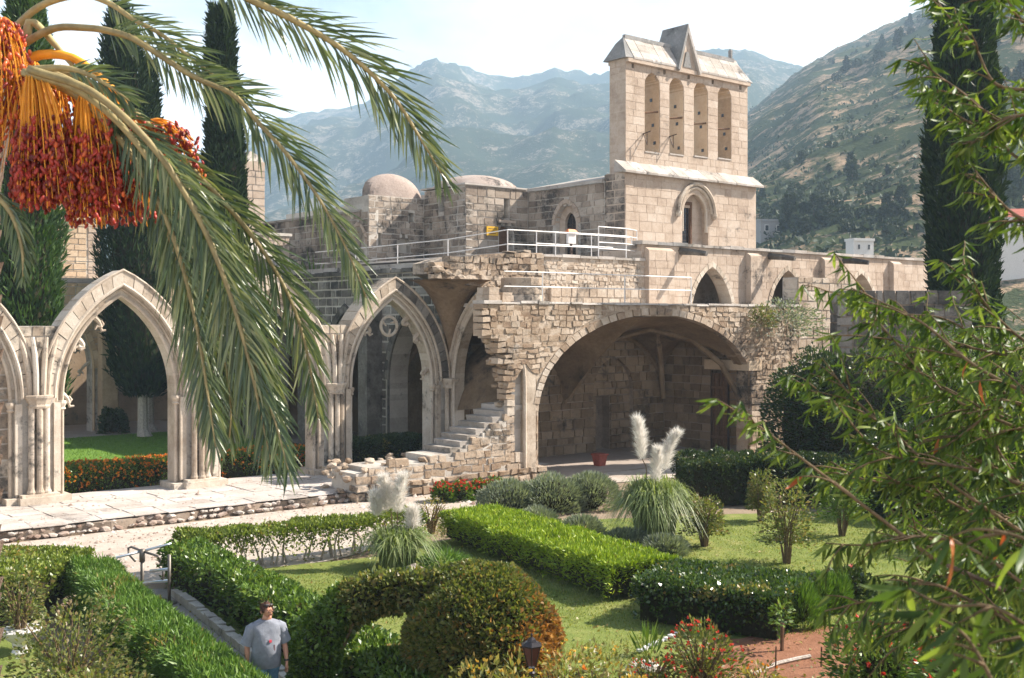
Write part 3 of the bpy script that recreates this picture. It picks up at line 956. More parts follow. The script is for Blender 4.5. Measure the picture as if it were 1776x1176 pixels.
cn = thing('stair_turret', at(478, 470, 62), A, 'small turret with a little window above a smooth sloping half-cone roof', 'turret')
zb = cn.location.z
cn.location.z = 7.0
cb = MB()
# the cone slides down to the right
pts = [(-2.4, 3.9), (-1.4, 3.3), (-0.2, 2.6), (0.8, 1.7), (1.9, 0.9), (2.6, 0.1), (2.7, -1)]
b0 = len(cb.v)
for x, z in pts:
    for k in range(9):
        a = pi * k / 8
        cb.v.append((x + 0.0, -1.2 * cos(a), z - 1.2 + 1.1 * sin(a)))
for i in range(len(pts) - 1):
    for k in range(8): cb.f.append((i * 9 + k, i * 9 + k + 1, (i + 1) * 9 + k + 1, (i + 1) * 9 + k))
cb.build('cone_roof', M['plaster'], cn, smooth=True)
bag = Bag(cn, 60)
course_wall(bag, shift(0, -1.0, 0), -1.3, 0.3, 2.0, 3.3, 0.25, 0.35, M['tower'], [Rect(-0.45, -0.1, 2.2, 2.8)], seed=43)
cw = MB(); wall_core(cw, shift(0, -1.0, 0), -1.3, 0.3, 1.5, 3.3, [Rect(-0.45, -0.1, 2.2, 2.8)], 0.03, 0.9, 0.1); cw.box(-1.25, 0.25, -0.5, -0.15, 1.5, 3.2); cw.box(-1.4, 0.42, -1.08, 0.0, 3.3, 3.45); cw.build('wall', M['mortar'], cn)
for k in range(9):
    cr = rock_mesh('coping_stone', 60 + k, M['tower'])
    o = link('coping_stone', cr, cn, Vector((0.5 + k * 0.26, -1.05, 2.15 - k * 0.27))); o.scale = (0.17, 0.2, 0.14)
bag.finish()
# ------------------------------------------------------------------ the church: aisle walls, stair block, domes
ch = abbey('church', 20.7, -3.2, 6.0, 'long grey church of stepped block walls under low domes, behind the terrace railing', 'church')
bag = Bag(ch, 300)
CX, CV = 20.7, 3.2


def Cf(x, y, z): return (x - CX, y - CV, z - 6.0)          # abbey u, v (depth), height


def Cside(u): return lambda s, y, z: Cf(u + y, -s, z)       # faces the garth; s = -v


# aisle wall (in shade), with its arched window
win = Pointed(-7.4, 0.85, 8.6, 10.7, 0.25)
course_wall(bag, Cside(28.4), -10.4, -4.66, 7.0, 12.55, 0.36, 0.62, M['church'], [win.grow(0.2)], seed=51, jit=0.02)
cm = MB(); wall_core(cm, Cside(28.4), -10.4, -4.64, 7.0, 12.6, [win], 0.03, 0.9, 0.25)
# front face of the stair block
door = Pointed(26.9, 0.48, 7.5, 10.35, 0.0); slit = Rect(26.75, 27.10, 11.05, 12.25)
course_wall(bag, lambda x, y, z: Cf(x, 10.4 + y, z), 24.2, 28.38, 7.0, 12.65, 0.37, 0.66, M['church'], [door.grow(0.05), slit], seed=52, jit=0.02)
wall_core(cm, lambda x, y, z: Cf(x, 10.4 + y, z), 24.2, 29.0, 7.0, 12.68, [door, slit], 0.03, 0.8, 0.2)
# its side, with niches
nic = [Rect(-12.75, -12.25, 11.3, 12.2), Rect(-13.6, -13.3, 10.6, 11.0)]
course_wall(bag, Cside(24.2), -14.0, -10.4, 7.0, 12.6, 0.36, 0.6, M['church'], nic, seed=53, jit=0.025)
wall_core(cm, Cside(24.2), -14.0, -10.4, 7.0, 12.62, nic, 0.03, 0.45, 0.3)
# the domed corner
n2 = [Pointed(22.9, 0.45, 9.3, 9.75, 0.0), Rect(21.2, 21.5, 9.6, 10.4), Rect(23.2, 23.55, 10.9, 11.5)]
course_wall(bag, lambda x, y, z: Cf(x, 14.0 + y, z), 20.7, 24.18, 7.0, 12.2, 0.34, 0.5, M['church'], n2, seed=54, jit=0.03, rough=0.02)
wall_core(cm, lambda x, y, z: Cf(x, 14.0 + y, z), 20.7, 24.4, 7.0, 12.22, n2, 0.03, 0.4, 0.2)
w2 = Pointed(-15.0, 0.75, 8.4, 9.7, 0.3)
course_wall(bag, Cside(20.7), -24.0, -14.0, 7.0, 11.4, 0.36, 0.6, M['church'], [w2.grow(0.15)], seed=55, jit=0.02, top=lambda s: 11.4 if s < -16.4 else 12.2)
wall_core(cm, Cside(20.7), -24.0, -14.0, 7.0, 11.4, [w2], 0.03, 0.6, 0.25); wall_core(cm, Cside(20.7), -16.4, -14.0, 11.4, 12.2, [], 0.03, 0.6, 0.4)
cm.box(*(lambda a, b: (a[0], b[0], a[1], b[1], a[2], b[2]))(Cf(24.7, 11.25, 7.0), Cf(34, 30, 12.55)))
cm.box(*(lambda a, b: (a[0], b[0], a[1], b[1], a[2], b[2]))(Cf(21.35, 14.45, 7.0), Cf(26, 30, 11.3)))
cm.build('wall', M['mortar'], ch)
# window surrounds
def surround(u_map, op, mat, d=0.2, name='window_surround'):
    voussoirs(bag, u_map, op, 0.0, d, -0.05, 0.4, mat, 0.3, name='voussoir')
surround(Cside(28.4), win, M['tower'], 0.22); surround(Cside(20.7), w2, M['tower'], 0.18)
wf_ = MB(); ribbon_ring(wf_, Cside(28.4), win, -0.44, -0.02, 0.28, 0.5, legs=8.7); wf_.build('window_recess', M['tower'], ch)
gp_ = MB(); gp_.hexa([Cside(28.4)(*p) for p in ((-7.85, 0.45, 8.7), (-6.95, 0.45, 8.7), (-6.95, 0.55, 8.7), (-7.85, 0.55, 8.7), (-7.85, 0.45, 11.4), (-6.95, 0.45, 11.4), (-6.95, 0.55, 11.4), (-7.85, 0.55, 11.4))])
wnd = gp_.build('window', M['glass_dark'], ch)
lb = MB()
for k in range(6):
    z = 8.9 + k * 0.36
    lb.tube([Cside(28.4)(-7.8, 0.44, z), Cside(28.4)(-7.0, 0.44, z)], 0.015, 4)
lb.tube([Cside(28.4)(-7.4, 0.44, 8.7), Cside(28.4)(-7.4, 0.44, 11.3)], 0.02, 4)
lb.build('leading', M['dark_iron'], wnd)
dp = MB(); a, b = Cf(26.3, 10.95, 7.2), Cf(27.5, 11.05, 10.9); dp.box(a[0], b[0], a[1], b[1], a[2], b[2]); dp.build('door', M['wood'], ch)
dl = MB(); a, b = Cf(26.35, 10.30, 10.86), Cf(27.45, 10.42, 11.0); dl.box(a[0], b[0], a[1], b[1], a[2], b[2]); dl.build('lintel', M['tower'], ch)
# copings and roofs
rp = MB()
rp.hexa([Cf(*p) for p in ((28.25, 4.66, 12.58), (33, 4.66, 13.55), (33, 11.2, 13.55), (28.25, 10.3, 12.58), (28.25, 4.66, 12.74), (33, 4.66, 13.7), (33, 11.2, 13.7), (28.25, 10.3, 12.74))])
rp.build('roof', M['slab'], ch)
r2 = MB(); a, b = Cf(24.1, 10.3, 12.68), Cf(28.3, 14.2, 12.76); r2.box(a[0], b[0], a[1], b[1], a[2], b[2]); r2.build('roof', M['slab'], ch)
r4 = MB(); a, b = Cf(20.62, 14.7, 11.4), Cf(24, 30, 11.52); r4.box(a[0], b[0], a[1], b[1], a[2], b[2]); r4.build('roof', M['slab'], ch)
dm = MB(); c = Cf(27.3, 13.6, 12.62)
dm.lathe([(2.5 * cos(t), 1.05 * sin(t)) for t in [k * pi / 20 for k in range(10)]], c, 28); dm.build('dome', M['dome'], ch, smooth=True)
bm_ = []
for k in range(13):
    t = k / 12 * pi / 2
    for j in range(33):
        a = 2 * pi * j / 32
        bm_.append(Cf(max(21.05, 22.55 + 1.95 * cos(t) * cos(a)), 14.75 + 0.72 * cos(t) * sin(a), 12.1 + 1.4 * sin(t)))
fs = [(k * 33 + j, k * 33 + j + 1, (k + 1) * 33 + j + 1, (k + 1) * 33 + j) for k in range(12) for j in range(32)]
tb = MB(); tb.add(bm_, fs); tb.build('dome', M['dome'], ch, smooth=False)
bag.finish()

# ------------------------------------------------------------------ the belfry
bf = abbey('belfry', 28.4, -3.2, 9.0, 'tall sunlit bell gable with four narrow arched openings and steep stone roofs', 'belfry')
bag = Bag(bf, 300)


def Bf(x, y, z): return (x - 28.4, y - 3.2, z - 9.0)


hood = Pointed(33.5, 1.22, 10.3, 11.25, 0.12); door_w = Rect(32.85, 33.62, 9.5, 11.70)
inner = Pointed(33.5, 1.0, 9.4, 11.2, 0.12)
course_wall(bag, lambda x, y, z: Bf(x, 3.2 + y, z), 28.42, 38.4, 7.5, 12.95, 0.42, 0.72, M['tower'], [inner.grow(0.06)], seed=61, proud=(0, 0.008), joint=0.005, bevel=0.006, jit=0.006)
cm = MB(); wall_core(cm, lambda x, y, z: Bf(x, 3.2 + y, z), 28.4, 38.4, 7.0, 12.97, [inner], 0.008, 0.45, 0.2)
wall_core(cm, lambda x, y, z: Bf(x, 3.65 + y, z), 28.4, 38.4, 7.0, 12.97, [door_w], 0.0, 0.85, 0.3)
course_wall(bag, lambda s, y, z: Bf(28.4 + y, -s, z), -4.62, -3.22, 7.5, 12.95, 0.40, 0.7, M['church'], [], seed=62)
course_wall(bag, lambda x, y, z: Bf(x, 3.64 + y, z), 32.2, 34.6, 9.4, 12.3, 0.42, 0.7, M['tower'], [door_w, ], seed=63, proud=(0, 0.01), joint=0.005, bevel=0.006)
wall_core(cm, lambda s, y, z: Bf(38.4 - y, s, z), 3.2, 6.2, 7.0, 12.97, [], 0.0, 0.5, 1.0)
# upper wall
b_ops = [Pointed(x, 0.55, 14.15 + 0.06 * i, 17.5 + 0.03 * i, 0.10) for i, x in enumerate((30.72, 32.52, 34.38, 36.28))]
holes = [Rect(x - 0.09, x + 0.09, 18.15, 18.38) for x in (29.35, 31.62, 33.45, 35.33, 37.6)] + [Rect(x - 0.06, x + 0.06, 15.8, 15.95) for x in (31.6, 33.45, 37.3)] 
course_wall(bag, lambda x, y, z: Bf(x, 3.6 + y, z), 28.83, 38.2, 13.45, 18.62, 0.38, 0.62, M['tower'], b_ops + holes, seed=64, proud=(0, 0.008), joint=0.005, bevel=0.006, jit=0.006)
wall_core(cm, lambda x, y, z: Bf(x, 3.6 + y, z), 28.83, 38.2, 12.9, 18.64, b_ops + holes, 0.008, 0.5, 0.12)
wall_core(cm, lambda x, y, z: Bf(x, 4.1 + y, z), 28.83, 38.2, 12.9, 18.64, b_ops, 0.0, 0.6, 0.12)
slots = [Rect(s - 0.06, s + 0.06, 12.98 + 0.0, 13.4) for s in (-3.85, -4.15, -4.45)]
course_wall(bag, lambda s, y, z: Bf(28.83 + y, -s, z), -4.70, -3.62, 12.98, 18.62, 0.38, 0.55, M['tower'], slots, seed=65, proud=(0, 0.008))
cm.build('wall', M['tower'], bf)
for i, o in enumerate(b_ops):
    rv = MB()
    s = 0.04
    for sx in (-1, 1):
        pass
    ribbon_ring(rv, lambda x, y, z: Bf(x, 3.6 + y, z), o, -0.025, 0.004, 0.02, 1.06, legs=o.zb + 0.02)
    rv.build('opening_reveal', M['tan'], bf)
    sl = MB(); a, b = Bf(o.x0 - 0.54, 3.56, o.zb - 0.05), Bf(o.x0 + 0.54, 4.66, o.zb + 0.02)
    sl.box(a[0], b[0], a[1], b[1], a[2], b[2]).build('sill', M['slab'], bf)
    be = MB(); z = 16.15 - 0.08 * i
    be.tube([Bf(o.x0 - 0.57, 4.0, z - 0.05), Bf(o.x0 + 0.6, 3.7, z + 0.1)], 0.05, 5)
    be.build('wooden_beam', M['wood'], bf)
    for q in range(3):
        pk = MB(); zz = o.zb + 0.5 + q * 1.0 + random.uniform(-0.2, 0.35); xx = o.x0 + 0.50
        a, b = Bf(xx, 3.85 + 0.12 * q, zz), Bf(xx + 0.046, 4.0 + 0.12 * q, zz + 0.16); pk.box(a[0], b[0], a[1], b[1], a[2], b[2]); pk.build('putlog_dark_box', M['glass_dark'], bf)  # solid dark boxes; the shade of the holes is in their colour
for x, z in ((30.05, 15.0), (31.95, 15.05)):
    ir = MB(); ir.tube([Bf(x, 3.6, z), Bf(x - 0.1, 3.0, z + 0.05)], 0.028, 5); ir.tube([Bf(x + 0.05, 3.6, z), Bf(x - 0.12, 3.2, z - 0.6)], 0.025, 5); ir.tube([Bf(x - 0.12, 3.2, z), Bf(x - 0.12, 3.2, z - 0.62)], 0.02, 5)
    ir.build('iron_bracket', M['dark_iron'], bf)
# weathered ledge between the stages
for k in range(14):
    x0, x1 = 28.1 + k * 0.757, 28.1 + (k + 1) * 0.757 - 0.015
    lm = MB(); j = random.uniform(-0.02, 0.02)
    lm.hexa([Bf(*p) for p in ((x0, 2.88 + j, 12.90), (x1, 2.88 + j, 12.90), (x1, 3.66, 12.98), (x0, 3.66, 12.98), (x0, 2.88 + j, 13.0), (x1, 2.88 + j, 13.0), (x1, 3.62, 13.56 + j), (x0, 3.62, 13.56 + j))])
    lm.build('ledge_slab', M['slab'], bf)
hm_ = MB(); arch_roll(hm_, lambda x, y, z: Bf(x, 3.2 + y, z), hood, 0.16, -0.10, 0.11, 14); arch_roll(hm_, lambda x, y, z: Bf(x, 3.2 + y, z), hood, -0.05, -0.04, 0.09, 14); arch_roll(hm_, lambda x, y, z: Bf(x, 3.3 + y, z), hood, -0.28, 0.0, 0.10, 14, foot=10.3)
for s in (-1, 1): hm_.lathe([(0.12, -0.25), (0.17, -0.1), (0.16, 0.05)], Bf(33.5 + s * 1.38, 3.12, 11.25), 8)
hm_.build('hood_moulding', M['ashlar_clean'], bf)
fw = MB(); a, b = Bf(32.80, 3.60, 9.4), Bf(33.66, 3.70, 11.76)
for (xa, xb, za, zb_) in ((32.80, 32.90, 9.4, 11.72), (33.57, 33.67, 9.4, 11.72), (32.80, 33.67, 11.70, 11.86)):
    p, q = Bf(xa, 3.58, za), Bf(xb, 3.72, zb_); fw.box(p[0], q[0], p[1], q[1], p[2], q[2])
wn = fw.build('window', M['wood'], bf)
p, q = Bf(32.9, 3.74, 9.4), Bf(33.57, 3.80, 11.7); MB().box(p[0], q[0], p[1], q[1], p[2], q[2]).build('pane', M['glass_dark'], wn)
gr = MB()
for k in range(1, 4): gr.tube([Bf(32.9 + 0.167 * k, 3.72, 9.4), Bf(32.9 + 0.167 * k, 3.72, 11.7)], 0.015, 4)
for k in range(8): gr.tube([Bf(32.9, 3.715, 9.6 + 0.28 * k), Bf(33.57, 3.715, 9.6 + 0.28 * k)], 0.012, 4)
gr.build('window_bars', M['dark_iron'], wn)
# saddle roofs of stone slabs
def slab_run(x0, x1, n):
    for side in (0, 1):
        for k in range(n):
            a, b = x0 + (x1 - x0) * k / n, x0 + (x1 - x0) * (k + 1) / n - 0.02
            j = random.uniform(-0.015, 0.015)
            for row in range(3):
                t0, t1 = row / 3, (row + 1) / 3 + 0.02
                if side == 0: y0, y1 = 3.38 + 0.75 * t0, 3.38 + 0.75 * t1
                else: y0, y1 = 4.98 - 0.85 * t0, 4.98 - 0.85 * t1
                z0, z1 = 18.58 + 1.15 * t0 + j + 0.02 * (3 - row) * 0, 18.58 + 1.15 * t1 + j
                mb = MB()
                pa = [(a, y0, z0), (b, y0, z0), (b, y1, z1), (a, y1, z1)]
                if side: pa = [pa[1], pa[0], pa[3], pa[2]]
                mb.hexa([Bf(*p) for p in pa] + [Bf(p[0], p[1], p[2] + 0.10) for p in pa])
                mb.build('roof_slab', M['slab'], bf)
slab_run(29.2, 32.5, 5); slab_run(33.95, 37.9, 5)
rd = MB()
for (x0, x1) in ((29.25, 32.6), (33.9, 37.6)):
    a, b = Bf(x0, 4.03, 19.70), Bf(x1, 4.23, 19.90); rd.box(a[0], b[0], a[1], b[1], a[2], b[2])
rd.build('ridge_stone', M['slab_grey'], bf)
hp = MB()
hp.add([Bf(*p) for p in ((28.62, 3.38, 18.58), (29.22, 3.38, 18.62), (29.22, 4.13, 19.8), (29.22, 4.98, 18.62), (28.62, 4.98, 18.58), (28.95, 3.85, 19.45), (28.95, 4.4, 19.45))], [(0, 1, 2, 5), (0, 5, 6, 4), (4, 6, 2, 3), (5, 2, 6), (0, 4, 3, 1)])
hp.build('hipped_end', M['slab_grey'], bf); hp = MB()
hp.add([Bf(*p) for p in ((38.38, 3.38, 18.58), (37.9, 3.38, 18.62), (37.9, 4.13, 19.75), (37.9, 4.98, 18.62), (38.38, 4.98, 18.58))], [(1, 0, 2), (0, 4, 2), (4, 3, 2), (0, 1, 3, 4)])
hp.build('hipped_end', M['slab_grey'], bf)
MB().lathe([(0.10, 0), (0.12, 0.5), (0.05, 0.6)], Bf(37.4, 4.13, 19.8), 6).build('finial', M['slab_grey'], bf)
MB().box(*(lambda a, b: (a[0], b[0], a[1], b[1], a[2], b[2]))(Bf(28.83, 3.4, 18.4), Bf(38.2, 4.8, 18.6))).build('eaves_course', M['tower'], bf)
# the steep gablet over the middle
gb = MB(); xa = 33.2; hw, zt, zb0 = 0.86, 20.95, 18.62
gb.add([Bf(xa - hw + 0.12, 3.50, zb0), Bf(xa + hw - 0.12, 3.50, zb0), Bf(xa, 3.50, zt - 0.35), Bf(xa - hw + 0.12, 4.9, zb0), Bf(xa + hw - 0.12, 4.9, zb0), Bf(xa, 4.9, zt - 0.35)], [(0, 1, 2), (4, 3, 5), (0, 2, 5, 3), (1, 4, 5, 2), (0, 3, 4, 1)])
gbo = gb.build('gablet', M['tower'], bf)
for s, mat in ((-1, M['slab_grey']), (1, M['slab'])):  # left slope faces away from the sun; its shade is in the greyer slab
    gs = MB()
    q0 = [(xa + s * (hw + 0.05), 3.27, zb0 - 0.1), (xa, 3.40, zt), (xa, 5.2, zt), (xa + s * (hw + 0.05), 5.2, zb0 - 0.1)]
    q1 = [(p[0] - s * 0.14, p[1], p[2] - 0.10) for p in q0]
    q1[1] = (xa, 3.40, zt - 0.42); q1[2] = (xa, 5.2, zt - 0.42)
    gs.hexa([Bf(*p) for p in (q1 if s > 0 else q1[::-1])] + [Bf(*p) for p in (q0 if s > 0 else q0[::-1])])
    gs.build('gablet_roof', mat, gbo)
a, b = Bf(xa - 0.30, 3.45, 18.7), Bf(xa + 0.30, 3.52, 19.5)
nb = MB(); nb.hexa([(a[0], a[1], a[2]), (b[0], a[1], a[2]), (b[0], b[1], a[2]), (a[0], b[1], a[2]), (a[0] + 0.2, a[1], b[2]), (b[0] - 0.2, a[1], b[2]), (b[0] - 0.2, b[1], b[2]), (a[0] + 0.2, b[1], b[2])]); nb.build('gablet_niche', M['slab_grey'], gbo)
# portal mouldings inside the porch
pm = MB()
pt = Pointed(33.3, 1.6, 6.4, 6.7, 0.5)
for d in (0.0, 0.22, 0.44): arch_roll(pm, lambda x, y, z: Bf(x, 3.2 + y, z), pt, d, -0.03, 0.09, 12)
pm.build('portal_moulding', M['tan'], bf)
bag.finish()

# ------------------------------------------------------------------ porch in front of the church
po = abbey('church_porch', 26.2, 0, 6.4, 'low pale porch wall with pointed arches below the belfry, reaching to the cypress', 'porch')
bag = Bag(po, 240)


def Pf(x, y, z): return (x - 26.2, y, z - 6.4)


p_ops = [Pointed(x, 1.5, 5.0, 5.95, 1.15) for x in (31.0, 36.9, 43.4)]
course_wall(bag, Pf, 26.2, 50.5, 6.2, 9.2, 0.38, 0.62, M['tower'], [o.grow(0.22) for o in p_ops], seed=71, proud=(0, 0.008), joint=0.005, bevel=0.006, jit=0.008)
cm = MB(); wall_core(cm, Pf, 26.2, 50.5, 5.0, 9.2, p_ops, 0.008, 0.7, 0.15)
for o in p_ops: voussoirs(bag, Pf, o, 0.0, 0.24, -0.03, 0.6, M['ashlar_clean'], 0.36)
cm.box(0.0, 24.3, 2.55, 2.75, -1.4, 2.6)
cm.box(0.0, 0.4, 0.7, 2.5, -1.4, 2.6)
cm.build('wall', M['tower'], po)
MB().box(0.0, 24.3, 0.3, 3.15, 2.62, 2.80).build('roof', M['slab'], po)
for k in range(24):
    x0 = 26.1 + k * 1.02; dz = random.choice((0, 0, 0.02, 0.05))
    a, b = Pf(x0, -0.14, 9.205), Pf(x0 + 1.0, 0.5, 9.32 + dz)
    MB().box(a[0], b[0], a[1], b[1], a[2], b[2]).build('coping_slab', M['slab'] if k not in (1, 2, 9, 10, 17) else M['slab_grey'], po)
for x in (27.2, 34.0, 40.1, 46.6):
    bm2 = MB(); w = 0.45 if x > 28 else 0.85
    a = [Pf(x - w, -0.3, 6.2), Pf(x + w, -0.3, 6.2), Pf(x + w, 0.0, 6.2), Pf(x - w, 0.0, 6.2), Pf(x - w, -0.28, 8.95), Pf(x + w, -0.28, 8.95), Pf(x + w, 0.0, 9.12), Pf(x - w, 0.0, 9.12)]
    bm2.hexa(a); bt = bm2.build('buttress', M['tower'], po)
    course_wall(bag, lambda s, y, z, x=x, w=w: Pf(x - w + s, -0.296 + y, z), 0.0, 2 * w, 6.2, 8.9, 0.4, 0.5, M['tower'], seed=int(x), proud=(0.0, 0.008), joint=0.005, bevel=0.006)
for x in (28.8, 35.4, 41.8):
    g = MB(); g.tube([Pf(x, 0.1, 9.0), Pf(x + 0.1, -0.7, 8.92), Pf(x + 0.25, -1.35, 8.82)], [0.20, 0.17, 0.13], 6); g.build('gargoyle', M['grey_stone'], po)
bag.finish()
rub_rocks = [rock_mesh('broken_stone', s + 80, M['rubble']) for s in range(6)]
# ------------------------------------------------------------------ the vaulted ruin in the middle
vr = abbey('vaulted_ruin', 13.6, 4.5, 0, 'sunlit rubble ruin with one wide low arch over a dark vaulted room', 'ruin')
bag = Bag(vr, 300)


def Vf(u, y, z): return (u - 13.6, y, z)          # y runs from the front face inwards


EL = Ellipse(22.3, 6.2, -1, 2.5, 3.52, 28.2)


def left_edge(z):
    if z > 5.15: return 13.6 + 0.10 * sin(z * 9)
    if z > 4.75: return 14.15
    if z > 4.2: return 14.45 + 0.2 * sin(z * 17)
    if z > 3.4: return 14.6 + 0.12 * sin(z * 21)
    return 14.75


top_f = lambda u: 6.5
niche = Pointed(15.50, 0.50, 1.1, 3.2, 0.9)
course_wall(bag, Vf, 13.5, 31.8, 3.0, 6.37, 0.21, 0.36, M['rubble'], [EL.grow(0.30), niche], seed=81, jit=0.03, proud=(0.0, 0.045), joint=0.008, rough=0.025, warp=0.09, back=0.5, top=top_f, left=left_edge, right=lambda z: 31.6 + 0.2 * sin(z * 5), name='rubble_stone')
course_wall(bag, Vf, 14.6, 16.3, 0.0, 3.0, 0.34, 0.5, M['rubble_lit'], [EL.grow(0.05), niche], seed=82, jit=0.02, proud=(0, 0.04))
course_wall(bag, Vf, 28.2, 31.8, 0.0, 3.0, 0.28, 0.4, M['rubble'], [], seed=83, jit=0.03, proud=(0, 0.08), rough=0.03)
cm = MB(); wall_core(cm, Vf, 13.6, 31.6, 0.0, 6.42, [EL, niche], 0.005, 0.75, 0.16, left=lambda z: left_edge(z) + 0.38)
wall_core(cm, Vf, 14.9, 16.1, 1.0, 4.6, [], 0.30, 0.76, 0.5)
cm.build('wall', M['rubble'], vr)
np_ = MB(); wall_core(np_, Vf, 15.02, 15.98, 1.1, 4.3, [], 0.22, 0.30, 0.4); np_.build('niche_plaster', M['plaster'], vr)
# ring of the arch
for k in range(44):
    t0, t1 = pi * k / 44 + 0.004, pi * (k + 1) / 44 - 0.004
    def E(t, d): return (EL.x0 - (EL.a + d) * cos(t), EL.zs + (EL.h + d) * sin(t))
    a, b, c, d = E(t0, 0.0), E(t0, 0.26), E(t1, 0.26), E(t1, 0.0)
    if max(a[0], b[0], c[0], d[0]) > 28.25: continue
    p = -0.02 - random.uniform(0, 0.05)
    bag.add('voussoir', M['rubble_lit'] if k < 9 else M['rubble'], [Vf(*q) for q in ((b[0], p, b[1]), (a[0], p, a[1]), (a[0], 0.7, a[1]), (b[0], 0.7, b[1]), (c[0], p, c[1]), (d[0], p, d[1]), (d[0], 0.7, d[1]), (c[0], 0.7, c[1]))])
# vault over the room
DEP = 5.05
nu, nv = 60, 26
vv = []
for i in range(nu + 1):
    u = 15.6 + (28.2 - 15.6) * i / nu
    for j in range(nv + 1):
        y = 0.3 + (DEP - 0.3) * j / nv; w = (y / DEP) ** 1.3
        zf = EL.z(min(max(u, EL.x0 - EL.a + 0.01), EL.x0 + EL.a - 0.01))
        def pl(u0, a, zs, rise):
            x = abs(u - u0)
            return zs + rise * sqrt(max(0, 1 - (x / a) ** 1.6)) if x < a else -9
        zbk = max(pl(25.05, 3.15, 2.2, 3.0), pl(18.8, 3.1, 2.2, 3.0), 2.2)
        z = zf * (1 - w) + zbk * w
        ys = (y - DEP / 2 - 0.2) / (DEP / 2)
        zr = 2.4 + 2.9 * sqrt(max(0, 1 - abs(ys) ** 1.7)) - 0.5 * (28.2 - u) * 0.0
        du = (28.2 - u)
        z = max(z, zr - 0.28 * du)
        vv.append(Vf(u, y, min(z, 6.2)))
fs = [(i * (nv + 1) + j, i * (nv + 1) + j + 1, (i + 1) * (nv + 1) + j + 1, (i + 1) * (nv + 1) + j) for i in range(nu) for j in range(nv)]
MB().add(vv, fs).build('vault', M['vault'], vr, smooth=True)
rb = MB()
rib = lambda p, r=0.13: rb.tube([Vf(*q) for q in p], r, 7)
rib([(28.1, DEP - 0.1, 2.2), (27.5, DEP - 0.5, 3.9), (26.4, 3.7, 5.0), (24.9, 2.2, 5.75), (23.6, 0.9, 6.0)])
rib([(28.1, 0.5, 2.4), (27.6, 1.1, 3.9), (26.6, 2.0, 5.0), (25.0, 2.9, 5.4), (23.5, 4.0, 4.9), (22.1, DEP - 0.1, 2.4)])
rib([(21.95 + 3.1 + 3.1 * cos(t), DEP - 0.06, 2.2 + 3.0 * max(0, 1 - abs(cos(t)) ** 1.6) ** 0.5) for t in [pi * k / 14 for k in range(15)]], 0.12)
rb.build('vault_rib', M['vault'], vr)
# back wall and side wall
dr = Rect(24.1, 25.0, -1, 2.35); bl = Pointed(24.95, 1.25, 0, 2.6, 0.4)
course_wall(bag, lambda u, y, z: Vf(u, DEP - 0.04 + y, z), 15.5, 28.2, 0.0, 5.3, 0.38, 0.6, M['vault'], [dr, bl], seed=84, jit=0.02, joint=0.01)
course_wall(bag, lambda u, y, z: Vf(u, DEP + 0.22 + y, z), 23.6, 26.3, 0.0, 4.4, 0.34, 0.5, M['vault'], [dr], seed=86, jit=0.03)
bw = MB(); wall_core(bw, lambda u, y, z: Vf(u, DEP + y, z), 15.5, 28.2, 0, 6.3, [dr, bl], 0.0, 0.3, 0.3); wall_core(bw, lambda u, y, z: Vf(u, DEP + 0.3 + y, z), 15.5, 28.2, 0, 6.3, [dr], 0.0, 0.5, 0.5)
a, b = Vf(24.0, DEP + 0.75, 0), Vf(25.1, DEP + 0.85, 2.4); bw.box(a[0], b[0], a[1], b[1], a[2], b[2])
gate_op = Rect(-2.2, -0.15, -1, 3.6)
SF = lambda s, y, z: Vf(28.2 + y, -s, z)
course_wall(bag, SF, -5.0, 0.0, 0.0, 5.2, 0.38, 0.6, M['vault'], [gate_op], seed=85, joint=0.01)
wall_core(bw, SF, -5.1, -0.76, 0, 6.3, [gate_op], 0.03, 0.7, 0.3)
bw.build('room_wall', M['mortar_dark'], vr)
im = MB(); a, b = Vf(28.0, -0.08, 3.62), Vf(28.9, 2.4, 4.05); im.box(a[0], b[0], a[1], b[1], a[2], b[2]); im.build('lintel', M['tan'], vr)
# broken stonework of the left end
for k in range(26):
    z = 2.7 + k * 0.095; r = random.Random(k)
    o = link('broken_stone', rub_rocks[k % 6], vr, Vector(Vf(left_edge(z) + 0.15 + r.uniform(-0.15, 0.15), 0.35 + r.uniform(-0.25, 0.3), z))); s = r.uniform(0.14, 0.26)
    o.scale = (s * 1.2, s, s * 0.7)
# the terrace on top
tr = MB()
a, b = Vf(15.4, 0.06, 6.30), Vf(31.6, 4.4, 6.44); tr.box(a[0], b[0], a[1], b[1], a[2], b[2])
a, b = Vf(16.5, 4.4, 6.30), Vf(50.5, 7.05, 6.44); tr.box(a[0], b[0], a[1], b[1], a[2], b[2])
tr.build('terrace_slab', M['plaster'], vr)
er = random.Random(17); u_ = 13.55
while u_ < 31.4:
    w_ = er.uniform(0.5, 1.1); pj = er.uniform(0.03, 0.10); zt_ = 6.47 + er.uniform(-0.025, 0.03)
    a, b = Vf(u_, -pj, 6.385 + er.uniform(-0.02, 0.02)), Vf(u_ + w_ - 0.015, 0.6, zt_)
    MB().hexa([(a[0], a[1], a[2]), (b[0], a[1] + er.uniform(-.03, .03), a[2]), (b[0], b[1], a[2]), (a[0], b[1], a[2]), (a[0], a[1] + 0.02, b[2]), (b[0], a[1] + 0.02, b[2] + er.uniform(-.02, .02)), (b[0], b[1], b[2]), (a[0], b[1], b[2])]).build('ledge_stone', M['slab'], vr)
    u_ += w_
bag.finish()

